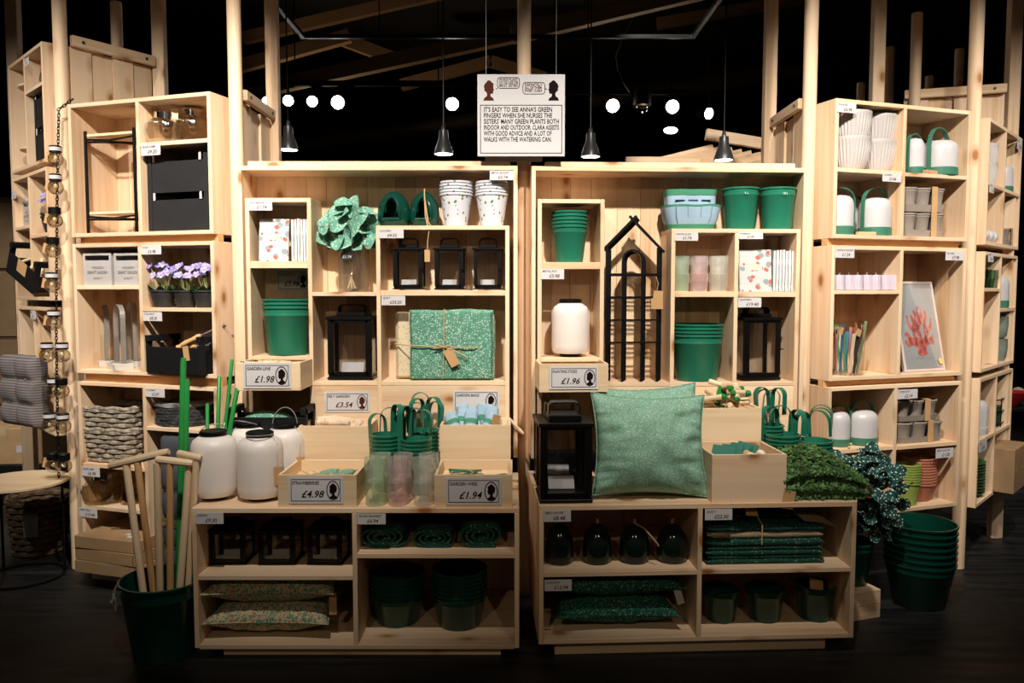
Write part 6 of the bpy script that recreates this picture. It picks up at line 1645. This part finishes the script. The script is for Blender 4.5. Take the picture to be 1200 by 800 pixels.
def slamp(fr, x0, x1, yt, z, d, lb, rot=0):
    u, w_, h = fr.fit(x0, x1, yt, z, d); return strap_lamp(lb, fr.W(u, d, z), fr.a + rot, w_ / 2 * .93, h, base=LGREEN)
slamp(R1, 1082, 1117, 165, zR1b, .08, 'white lantern with green strap and brown tag in the upper shelf corner', .3)
slamp(R1, 1058.5, 1078, 162, zR1b, .10, 'white lantern with green strap half behind the divider', .2).location = R1.W(R1.U(1071, 180, .10), .10, zR1b)
slamp(R1, 1067, 1087, 168, zR1b, .22, 'white lantern with green strap at the back of the upper shelf')
slamp(R1, 1009, 1041, 232, zR1abot, .09, 'white lantern with green strap below the ribbed pots, next to the divider', .1)
slamp(R1, 970, 998, 229, zR1abot, .09, 'white lantern with green strap below the ribbed pots, by the box side', -.3).location = R1.W(R1.U(984, 250, .09), .09, zR1abot)
slamp(R1, 994, 1012, 234, zR1abot, .22, 'white lantern with green strap at the back below the ribbed pots')
slamp(R1, 993.5, 1025, 480, zR1d, .10, 'white lantern with green strap in the bottom box, next to its divider', .1)
slamp(R1, 968, 992, 482, zR1d, .10, 'white lantern with green strap in the bottom box, by the hoop pots', -.2).location = R1.W(R1.U(982, 500, .10), .10, zR1d)
o = solo(B().box(-.045, .045, -.012, .012, 0, .02, .003), 'kraft_label', 'torn brown paper label at the foot of the upper lanterns', 'label', KRAFT, R1.W(R1.U(1088, 203, .03), .02, zR1b), R1.a + .2)
o = solo(B().box(-.05, .05, -.012, .012, 0, .016, .003), 'kraft_label', 'torn brown paper label at the foot of the lanterns below the ribbed pots', 'label', mat('pale_kraft', (.6, .42, .22), .8), R1.W(R1.U(1013, 272, .03), .02, zR1abot), R1.a - .1)
SEEDP = mat('grey_brown_pulp', (.30, .25, .21), .85, bump=.3, bscale=150)
def seed_pack(label, loc, rot, w_, dp, h, dark=False):
    s = thing('seed_pot_pack', label, 'pots', loc, rot); n = 3; r = w_ / n / 2 * .92
    part(loft(B(), [ring(w_ * .92, dp * .9, .0, 24, 6), ring(w_, dp, h * .28, 24, 6), ring(w_ * .97, dp * .97, h * .28, 24, 6), ring(w_ * .9, dp * .88, .004, 24, 6)], True), 'tray', SEEDP, s)
    pm = pot_mesh(r * 1.04, r * .78, h * .86, SEEDP, 20, True)
    for i in range(n):
        for j in range(2): part(pm, 'pot', SEEDP, s, ((i - 1) * w_ / n * .96, (j - .5) * dp * .46, h * .10))
    x = w_ * .10; t = .022
    part(B().box(x, x + t * 1.6, -dp / 2 - .004, -dp / 2 - .002, 0, h).box(x, x + t * 1.6, -dp / 2 - .004, dp / 2 + .004, h, h + .002).box(x, x + t * 1.6, dp / 2 + .002, dp / 2 + .004, 0, h), 'card_sleeve', KRAFT, s)
    return s
ua, ub = R1.U(1056, 250, .05), R1.U(1108, 250, .05); hh = (R1.Z(1085, 220, .05) - zR1abot) / 2
for i in range(2): seed_pack(('lower' if i == 0 else 'upper') + ' sleeve of grey pulp seed pots under the strap lanterns', R1.W((ua + ub) / 2 + .005, .11, zR1abot + .001 + i * (hh + .002)), R1.a, (ub - ua) * .95, .15, hh)
ua, ub = R1.U(1049.5, 500, .04), R1.U(1107, 500, .04); hh = (R1.Z(1080, 468, .05) - zR1e) / 2
for i in range(2): seed_pack(('lower' if i == 0 else 'upper') + ' sleeve of grey pulp seed pots above the terracotta pots', R1.W((ua + ub) / 2 + .006 - .02 * i, .11, zR1e + .001 + i * (hh + .002)), R1.a, (ub - ua) * (.95 - .1 * i), .16, hh)
# lilac candles
LIL = mat('lilac_wax', (.46, .40, .47), .5)
for i in range(7):
    x0 = 976 + i * 10.6; u, w_, h = R1.fit(x0, x0 + 11.0, 322, zR1c, .05 + .02 * (i % 2)); r = w_ / 2 * .93
    s = thing('ribbed_candle', f'{("first", "second", "third", "fourth", "fifth", "sixth", "seventh")[i]} lilac ribbed candle counted from the box side panel', 'candle', R1.W(u + .008, .05 + .02 * (i % 2), zR1c), 0, 'lilac candles on the short shelf')
    part(cached(('cand', round(r, 3)), lambda: B().lathe([(0, 0), (r, .002), (r, h - .004), (r * .9, h), (0, h - .002)], 64, flute=.03, nf=16).mesh('wax', LIL)), 'wax', LIL, s)
    part(B().tube([(0, 0, h - .003), (.002, 0, h + .012)], .0012, 5), 'wick', PAPER, s)
# glass jar of coloured plant markers
u, w_, h = R1.fit(975.5, 1009, 375, zR1bbot, .08); u = max(u, R1u0 + T + w_ / 2 + .003)
s = thing('glass_jar', 'clear glass jar full of coloured plant markers', 'jar', R1.W(u, .085, zR1bbot))
part(B().lathe([(0, .002), (w_ / 2 * .96, .002), (w_ / 2, .012), (w_ / 2, h - .004), (w_ / 2 * 1.02, h)], 32), 'glass', GLASS, s)
CM = [mat('marker_' + n, c, .6) for n, c in (('rust', (.50, .12, .05)), ('pink', (.62, .30, .30)), ('blue', (.05, .20, .40)), ('green', (.10, .30, .14)), ('cream', (.6, .5, .34)), ('black', (.02, .02, .02)), ('sage', (.22, .32, .16)))]
for i in range(16):
    a = 2 * PI * i / 16; m = CM[i % 7]; L_ = h * rd.uniform(.72, .98)
    o = thing('plant_marker', f'{("rust", "pink", "blue", "green", "cream", "black", "sage")[i % 7]} plant marker standing in the glass jar', 'plant marker', R1.W(u + w_ * .33 * math.cos(a), .085 + w_ * .33 * math.sin(a), zR1bbot + .006), a + PI / 2, 'plant markers in the glass jar')
    o.rotation_euler = (rd.uniform(-.12, .12), rd.uniform(-.16, .16), a + PI / 2)
    part(B().prism([(-.006, .01), (0, 0), (.006, .01), (.008, L_), (-.008, L_)], .003), 'blade', m, o)
    if i % 3 == 0: hang_tag(o, (0, -.006, L_ * .95), (rd.uniform(-.3, .3), rd.uniform(-.6, .6), 0), .026, .036)
# framed coral print
ua, ub = R1.U(1054, 385, .09), R1.U(1104, 385, .09); H_ = R1.Z(1078, 330, .14) - zR1bbot; W_ = (ub - ua)
fp = thing('coral_print', 'framed grey print of a red coral branch leaning in the cell', 'picture', R1.W((ua + ub) / 2, .05, zR1bbot + .002), R1.a)
fp.rotation_euler = (-.22, 0, R1.a + .05)
H_ = H_ / math.cos(.22)
GREYP = mat('grey_print', (.40, .41, .42), .5, vary=.03); PINKF = mat('pale_pink_frame', (.60, .46, .42), .5)
part(B().box(-W_ / 2, W_ / 2, 0.004, .014, 0, H_), 'panel', GREYP, fp)
f = .014
part(B().box(-W_ / 2, W_ / 2, 0, .018, 0, f, .002).box(-W_ / 2, W_ / 2, 0, .018, H_ - f, H_, .002).box(-W_ / 2, -W_ / 2 + f, 0, .018, f, H_ - f, .002).box(W_ / 2 - f, W_ / 2, 0, .018, f, H_ - f, .002), 'frame', PINKF, fp)
CORAL = mat('coral_ink', (.58, .16, .13), .5, vary=.25, vscale=40)
def blob(pts, w0, w1):
    L_, R_ = [], []
    for i, (x, z) in enumerate(pts):
        a = Vector(pts[max(0, i - 1)]); e = Vector(pts[min(len(pts) - 1, i + 1)]); t = (e - a).normalized(); k = w0 + (w1 - w0) * i / (len(pts) - 1)
        n_ = Vector((-t.y, t.x)) * k / 2; L_.append((x + n_.x, z + n_.y)); R_.append((x - n_.x, z - n_.y))
    return [(x * W_, z * H_) for x, z in R_ + L_[::-1]]
for br in ([(0, .24), (.01, .36), (-.02, .46), (.04, .58), (.01, .66), (.05, .72)], [(-.02, .28), (-.12, .36), (-.14, .46), (-.24, .53), (-.25, .62)], [(-.14, .44), (-.10, .54), (-.15, .63)], [(-.08, .31), (-.22, .34), (-.32, .42), (-.36, .41)], [(-.22, .34), (-.30, .30), (-.38, .34)],
           [(.02, .29), (.14, .35), (.2, .45), (.30, .49), (.33, .58)], [(.17, .42), (.15, .53), (.22, .62), (.2, .68)], [(.1, .32), (.24, .34), (.35, .40)], [(.24, .34), (.32, .31)], [(-.02, .44), (-.07, .54), (-.04, .62), (-.08, .68)], [(.04, .54), (.11, .62), (.12, .7)]):
    part(B().prism(blob(br, .10, .035), .0006, .0032), 'coral_branch', CORAL, fp)
part(B().prism(blob([(-.10, .24), (0, .22), (.12, .25)], .10, .12), .0006, .0031), 'coral_base', CORAL, fp)
part(B().box(-W_ * .22, W_ * .22, .0034, .004, H_ * .145, H_ * .15), 'caption_line', STEELG, fp)
part(B().lathe([(0, 0), (.016, 0), (.016, .003), (0, .003)], 18).xf(Matrix.Rotation(PI / 2, 4, 'X')), 'seal_sticker', mat('gold_seal', (.7, .5, .2), .5), fp, (W_ * .40, -.001, H_ * .11))
part(B().box(-W_ / 2 + f, W_ / 2 - f, .001, .002, f, H_ - f), 'glazing', glass('picture_glass', (1, 1, 1), .10, .99, .08), fp)
# small nested pots
TERRA = mat('terracotta', (.46, .17, .10), .7); LIME = mat('lime_enamel', (.28, .36, .07), .5); SLATE = mat('slate_enamel', (.05, .05, .06), .6)
pot_stack(R1, 1058.5, 1091, 534, zR1cbot, .12, 10, .0145, TERRA, 'small_pot', 'terracotta pot in the nested stack in the bottom box', 'pot', 'nested terracotta pots', .70, band=False)
pot_stack(R1, 1044, 1066, 541, zR1cbot, .10, 8, .013, LIME, 'small_pot', 'lime green pot in the nested stack beside the terracotta', 'pot', 'nested lime pots', .74, band=False)
for o in [o for o in bpy.data.objects if o.name.startswith('small_pot') and 'lime' in o['label']]: o.location = R1.W(R1.U(1060, 560, .08), .06, o.location.z)
pot_stack(R1, 1086, 1110, 536, zR1cbot, .20, 8, .014, SLATE, 'small_pot', 'slate grey pot in the nested stack behind the terracotta', 'pot', 'nested slate pots', .72, band=False)
for a in ((R1, 981, 1003, 120.5, 132, -.003, 'PLANTER', '£6.98', 'above the ribbed white pots'), (R1, 1034, 1056, 203, 213, -.003, 'LANTERN', '£5.48', 'above the lanterns below the ribbed pots'), (R1, 978.5, 1001, 290.5, 302, -.003, 'CANDLE HOLDER', '£1.24', 'above the lilac candles'),
          (R1, 1108, 1129, 294.5, 305, -.003, 'PICTURE', '£7.98', 'above the framed coral print'), (R1, 1052, 1075, 456, 467, -.003, 'COIR POTS', '£2.14', 'above the lower seed pot sleeves'), (R1, 1096.5, 1117, 525, 536, -.003, 'MINI PLANTER', '£1.20', 'above the terracotta pots')):
    price_card(*a)
# floor: bucket pile, leaf bouquet in a pot on a low box
pb2 = floor_pt(1076, 706); k = pb2.y / F_PX; R = 39 * k
zr = depth_pt(1076, 611, pb2.y).z; n = 7; dz = .030; hb = zr - (n - 1) * dz
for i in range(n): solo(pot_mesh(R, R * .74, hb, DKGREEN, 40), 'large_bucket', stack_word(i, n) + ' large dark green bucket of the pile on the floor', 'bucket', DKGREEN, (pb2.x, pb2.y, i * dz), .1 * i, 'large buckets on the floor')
q0 = floor_pt(1018, 726)
bx_ = thing('low_box', 'low pine box on the floor beside the pile of large buckets', 'box', (q0.x - .02, q0.y, 0), R1.a)
hz = depth_pt(1018, 693, q0.y).z
part(B().box(-.09, .09, 0, .26, 0, hz * .48, .002), 'lower_board', PINE['x'], bx_); part(B().box(-.09, .09, 0, .26, hz * .48 + .001, hz, .002), 'upper_board', PINE['x'], bx_)
pp = Vector((q0.x - .035, q0.y + .12, hz))
kk = pp.y / F_PX
solo(pot_mesh(.095, .07, .20, DKGREEN, 32), 'dark_planter', 'dark green planter on the low box holding the speckled leaf bush', 'pot', DKGREEN, pp)
zc = depth_pt(1040, 583, pp.y).z - pp.z
bq = bouquet('bushy dark speckled fabric leaves with pale berries beside the counter', (pp.x + .05, pp.y, pp.z), 8, 230, mat('dark_stem', (.04, .05, .03), .7), P_LEAFD, .075, .065, .235, .02, zc, 8, berries=14, squash=1.25, lift=-.1)
part(B().box(-.004, .004, -.002, .002, 0, .09), 'plant_stick', PALEWOOD['z'], bq, (-.10, -.15, zc + .02))
# ================================================================== corner boxes on the right
z0, z1, zs, zs2, ud = R2z[0]
rp = ribbed_pot_mesh(.07, .048, .13)
for i in range(2): solo(rp, 'ribbed_pot', ('upper' if i else 'lower') + ' white ribbed pot in the corner box round the right-hand pole'.replace('right-hand', 'round pine'), 'pot', RIBW, R2.W(R2u0 + .275, .085, zs + i * .1))
strap_lamp('white lantern in the top corner box', R2.W(ud + .30, .08, zs2), R2.a, .065, .17, base=LGREEN)
for i in range(3): solo(B().ball((0, 0, .035), .042, .042, .035, 14, 8), 'white_orb', ('white round bauble nearest the side of the top corner box', 'white round bauble between two others in the top corner box', 'white round bauble by the divider of the top corner box')[i], 'ornament', WHITE, R2.W(R2u0 + .10 + .1 * i, .045, z0))
seed_pack('sleeve of grey seed pots in the top corner box', R2.W(ud + .26, .09, z0 + .001), R2.a, .22, .15, .1)
z0, z1, zs, zs2, ud = R2z[1]
GT = glass('green_glass', (.70, .86, .78), .2, .95)
for i in range(4): tumbler(('green glass tumbler nearest the corner box side', 'second green glass tumbler from the corner box side', 'third green glass tumbler from the corner box side', 'green glass tumbler by the corner box divider')[i], R2.W(R2u0 + .085 + .083 * i, .042, zs), .038, .10, GT)
strap_lamp('white lantern with green base in the middle corner box', R2.W(ud + .28, .085, zs2), R2.a, .075, .19, base=LGREEN)
VG = mat('grey_green_glaze', (.22, .26, .22), .35)
for i in range(2): solo(B().lathe([(0, 0), (.06, 0), (.075, .02), (.082, .08), (.08, .125), (.083, .13), (.078, .13), (.07, .02), (0, .015)], 28), 'glazed_planter', ('upper' if i else 'lower') + ' grey-green glazed planter in the middle corner box', 'pot', VG, R2.W(ud + .28, .09, z0 + i * .132))
z0, z1, zs, zs2, ud = R2z[2]
strap_lamp('white lantern in the bottom corner box', R2.W(R2u0 + .26, .08, zs), R2.a, .07, .19, base=WHITE, hoop=False)
PLG = mat('green_plate', (.05, .15, .05), .35)
for i in range(11): solo(cached('plate', lambda: B().lathe([(0, 0), (.07, 0), (.09, .004), (.125, .022), (.125, .026), (.09, .009), (0, .006)], 30).mesh('plate', PLG)), 'green_plate', stack_word(i, 11) + ' green plate of the pile in the bottom corner box', 'plate', PLG, R2.W(R2u0 + .215, .13, z0 + .001 + i * .0165), 0, 'green plates in the corner box')
wb = thing('wire_basket', 'black wire basket with bamboo sticks in the bottom corner box', 'basket', R2.W(ud + .26, .10, zs2), R2.a)
for z in (.02, .09, .16): part(B().tube(ring(.2, .16, z, 28, 4), .004, 5, True), 'wire_ring', BLACK, wb)
for j in range(0, 28, 4): part(B().tube([ring(.2, .16, .0, 28, 4)[j], ring(.2, .16, .17, 28, 4)[j]], .003, 5), 'wire_upright', BLACK, wb)
part(loft(B(), [ring(.18, .14, .003, 24, 4), ring(.185, .145, .12, 24, 4)], True, True), 'green_pack', mat('dark_green_pack', (.02, .06, .03), .6), wb)
for i in range(4): part(B().tube([(-.06 + .04 * i, 0, .1), (-.05 + .04 * i, .01, .23)], .006, 6), 'bamboo', KRAFT, wb)
cb_ = thing('cardboard_box', 'brown cardboard box sticking out of the bottom corner box', 'box', R2.W(ud + .17, -.10, z0 + .001), R2.a)
part(B().box(-.16, .16, 0, .33, 0, .25, .003), 'carton', CARD, cb_); part(B().box(-.16, .16, -.0005, .0005, .12, .123), 'tape_seam', mat('carton_tape', (.5, .33, .16), .4), cb_)
for a in ((R2, 1192, 1197, 163, 176, -.006, 'MUG', '£2.00', 'at the far edge of the top corner box'), (R2, 1159.5, 1164.5, 215, 226, -.006, 'BAUBLE', '£1.20', 'above the white baubles'), (R2, 1158, 1164, 296, 307, -.006, 'GLASS', '£1.74', 'above the green glass tumblers'), (R2, 1147, 1156, 516, 528, -.006, 'PLATE', '£2.40', 'above the green plates')):
    price_card(*a)
# ================================================================== far left boxes
z0, z1, zs, ud = L2z[0]
rk = thing('round_shelf_rack', 'black upright rack with two round wooden shelves in the top far box', 'rack', L2.W(L2u0 + .17, .14, z0), L2.a)
for x, y in ((-.10, -.06), (.10, -.06), (0, .12)): part(B().box(-.007, .007, -.007, .007, 0, .50), 'post', BLACK, rk, (x, y, 0))
for z in (.10, .45): part(B().lathe([(0, 0), (.13, 0), (.135, .004), (.135, .012), (0, .014)], 28), 'shelf', PALEWOOD['x'], rk, (0, 0, z))
ribbed_lamp('ribbed glass lamp alone in the top far box', L2.W(ud + .16, .11, zs), .15, .13)
for i in range(2): slat_crate(('lower' if i == 0 else 'upper') + ' black wooden crate in the top far box', L2.W(ud + .175, .03, z0 + .001 + i * .192), L2.a, .28, .22, .19, BLACKW)
z0, z1, zs, ud = L2z[1]
for i in range(2): tin(('pale grey tin nearer the end of the violet far box', 'pale grey tin beside the divider of the violet far box')[i], L2.W(L2u0 + .095 + .14 * i, .04, zs), L2.a, .13, .15, .15)
violet('single potted purple violet behind the bulb garland', L2.W(ud + .12, .10, zs - .06), .07, .25, 60)
tr2 = black_crate('black trug tipped forward with twine and kraft tags', L2.W(ud - .02, -.10, z0 + .02), L2.a + .25, .28, .17, .12, .06, name='tool_trug', lean=0.0)
tr2.rotation_euler = (.0, .42, L2.a + .2); tr2.location = L2.W(ud - .02, -.06, z0 + .08)
for i in range(3): peg(tr2, (-.06 + .06 * i, .08, .12), (PI / 2 + .4, 0, .6 * i), .13, .009, PALEWOOD['z'], 'tool_handle')
part(B().box(-.05, .05, -.002, .0, 0, .07), 'kraft_label', KRAFT, tr2, (.02, -.004, .06))
z0, z1, zs, ud = L2z[2]
def stripe_mat():
    m, nt, b = _nt('grey_striped_cloth'); L = nt.links
    tc = N(nt, 'ShaderNodeTexCoord'); wv = N(nt, 'ShaderNodeTexWave', bands_direction='Z'); wv.inputs['Scale'].default_value = 22; wv.inputs['Distortion'].default_value = .6
    L.new(tc.outputs['Object'], wv.inputs['Vector']); r = ramp(nt, [(0.2, (.10, .085, .085)), (.8, (.23, .20, .20))]); L.new(wv.outputs['Fac'], r.inputs['Fac']); L.new(r.outputs['Color'], b.inputs['Base Color']); b.inputs['Roughness'].default_value = .9
    return m
STR = stripe_mat()
tufted('grey striped tufted seat pad standing out of the lowest far box', L2.W(L2u0 + .32, -.06, z0 + .002), L2.a + .25, .36, .40, .12, STR, 3)
tufted('second grey striped seat pad behind the first in the lowest far box', L2.W(ud + .17, .12, z0 + .002), L2.a, .28, .36, .10, STR, 3)
basket('small grey wicker basket at the end of the lowest far box', L2.W(L2u0 + .16, .16, z1 - .30), L2.a, .18, .14, .22, .17, .0 + .16, 5, WICK)
bsk = bpy.data.objects['wicker_basket.002'] if 'wicker_basket.002' in bpy.data.objects else None
if bsk: bsk.location = L2.W(L2u0 + .14, .17, z0 + .002)
for a in ((L2, 29, 34, 68, 77, -.006, 'LAMP', '£9', 'at the top edge of the top far box'), (L2, 14, 19, 224, 233, -.006, 'TIN', '£2', 'at the top edge of the violet far box'), (L2, 36, 42, 364, 374, -.006, 'PAD', '£9', 'above the grey striped seat pad')):
    price_card(*a)
# ================================================================== left floor: side table, baskets, carton
tp = floor_pt(27, 676); ztab = depth_pt(27, 562, tp.y).z
st = thing('side_table', 'round wooden side table on thin black legs by the bulb garland', 'table', (tp.x, tp.y, 0))
part(B().lathe([(0, ztab - .018), (.225, ztab - .018), (.23, ztab - .014), (.23, ztab - .003), (.226, ztab), (0, ztab)], 48), 'table_top', PALEWOOD['x'], st)
for i in range(3):
    a = 2 * PI * i / 3 + .5; x, y = .19 * math.cos(a), .19 * math.sin(a)
    part(B().tube([(x, y, .006), (x, y, ztab - .018)], .007, 8), 'leg', BLACK, st)
part(B().tube([(.19 * math.cos(2 * PI * j / 36), .19 * math.sin(2 * PI * j / 36), .008) for j in range(36)], .007, 6, True), 'floor_ring', BLACK, st)
b1_ = Vector((tp.x + .18, tp.y + .50, 0))
basket('brown wicker basket of kraft rolls behind the side table', b1_, 0, .26, .26, .34, .34, .34, 9, WICKB, True)
for i in range(9):
    a = rd.uniform(0, 2 * PI); rr = rd.uniform(0, .09)
    o = solo(B().prism([(-.05, 0), (.05, 0), (.06, .09), (-.01, .12), (-.055, .08)], .004), 'kraft_bag', 'crumpled kraft paper bag in the brown wicker basket', 'paper bag', KRAFT, (b1_.x + rr * math.cos(a), b1_.y + rr * math.sin(a), .27 + .01 * i), 0, 'kraft bags in the wicker basket')
    o.rotation_euler = (rd.uniform(-.5, .5), rd.uniform(-.5, .5), rd.uniform(-1.5, 1.5))
basket('dark wicker basket under the far side of the side table', (tp.x - .16, tp.y + .42, 0), 0, .24, .24, .30, .30, .32, 9, WICKB, True)
hang_tag(bpy.data.objects['wicker_basket.004'] if 'wicker_basket.004' in bpy.data.objects else st, (.05, -.16, .26), (0, 0, 0), .08, .13, mat('grey_tag', (.25, .25, .26), .7))
cp = depth_pt(22, 545, 5.4)
pl = thing('pallet_stack', 'low dark pallet carrying a cardboard carton in the far aisle', 'pallet', (cp.x - .1, 5.4, 0))
for x in (-.3, 0, .3): part(B().box(-.04, .04, 0, .5, 0, .08), 'runner', BLACKW, pl, (x, 0, 0))
part(B().box(-.4, .4, 0, .5, .08, cp.z, .004), 'deck_block', BLACKW, pl)
cb2 = thing('cardboard_box', 'taped brown cardboard carton in the far aisle behind the side table', 'box', (cp.x - .12, 5.42, cp.z), .1)
part(B().box(-.26, .26, 0, .36, 0, .25, .004), 'carton', mat('light_cardboard', (.5, .32, .16), .8), cb2)
part(B().box(-.03, .03, -.001, .361, .2, .251), 'tape', mat('carton_tape2', (.6, .44, .25), .35), cb2); part(B().box(-.03, .03, -.0015, .0, .08, .13), 'sticker', PAPER, cb2, (.12, 0, 0))
# dim display wall at the far left and table at the far right
fw = thing('far_cabinet', 'dim brown cabinet in the aisle beyond the far boxes', 'cabinet', (depth_pt(0, 350, 6.2).x - .28, 6.2, 0))
BRN = mat('dim_brown_board', (.30, .19, .10), .7)
part(B().box(-.4, .4, .02, .5, 0, 2.2, .004), 'carcass', BRN, fw)
for i in range(4): part(B().box(-.4, .4, 0, .02, .06 + .53 * i, .56 + .53 * i, .003), 'front_panel', BRN, fw)
ft = thing('far_table', 'dark low display table in the aisle at the far right corner'.replace('right ', ''), 'table', (depth_pt(1196, 470, 6.5).x + .35, 6.5, 0))
zt_ = depth_pt(1196, 478, 6.5).z
part(B().box(-.5, .5, 0, .6, zt_ - .03, zt_, .003), 'table_top', BLACKW, ft)
for x in (-.45, .45):
    for y in (.05, .55): part(B().box(-.03, .03, -.03, .03, 0, zt_ - .03), 'leg', BLACKW, ft, (x, y, 0))
solo(B().lathe([(0, 0), (.05, 0), (.12, .08), (.14, .12), (.135, .12), (.05, .01), (0, .01)], 24), 'red_bowl', 'red bowl on the dark table in the far aisle', 'bowl', mat('red_glaze', (.5, .02, .03), .3), (ft.location.x - .34, 6.65, zt_))
solo(B().lathe([(0, 0), (.07, 0), (.09, .05), (.06, .10), (.03, .13), (0, .14)], 20), 'pale_vase', 'pale gourd-shaped vase on the dark table in the far aisle', 'vase', mat('pale_clay', (.5, .42, .34), .6), (ft.location.x - .18, 6.8, zt_))
spot('far_table_lamp', (4.4, 5.6, 3.6), (4.3, 6.6, 1.0), 60, 50)
spot('aisle_lamp', (-4.6, 4.6, 3.6), (-3.9, 5.6, .6), 60, 60)
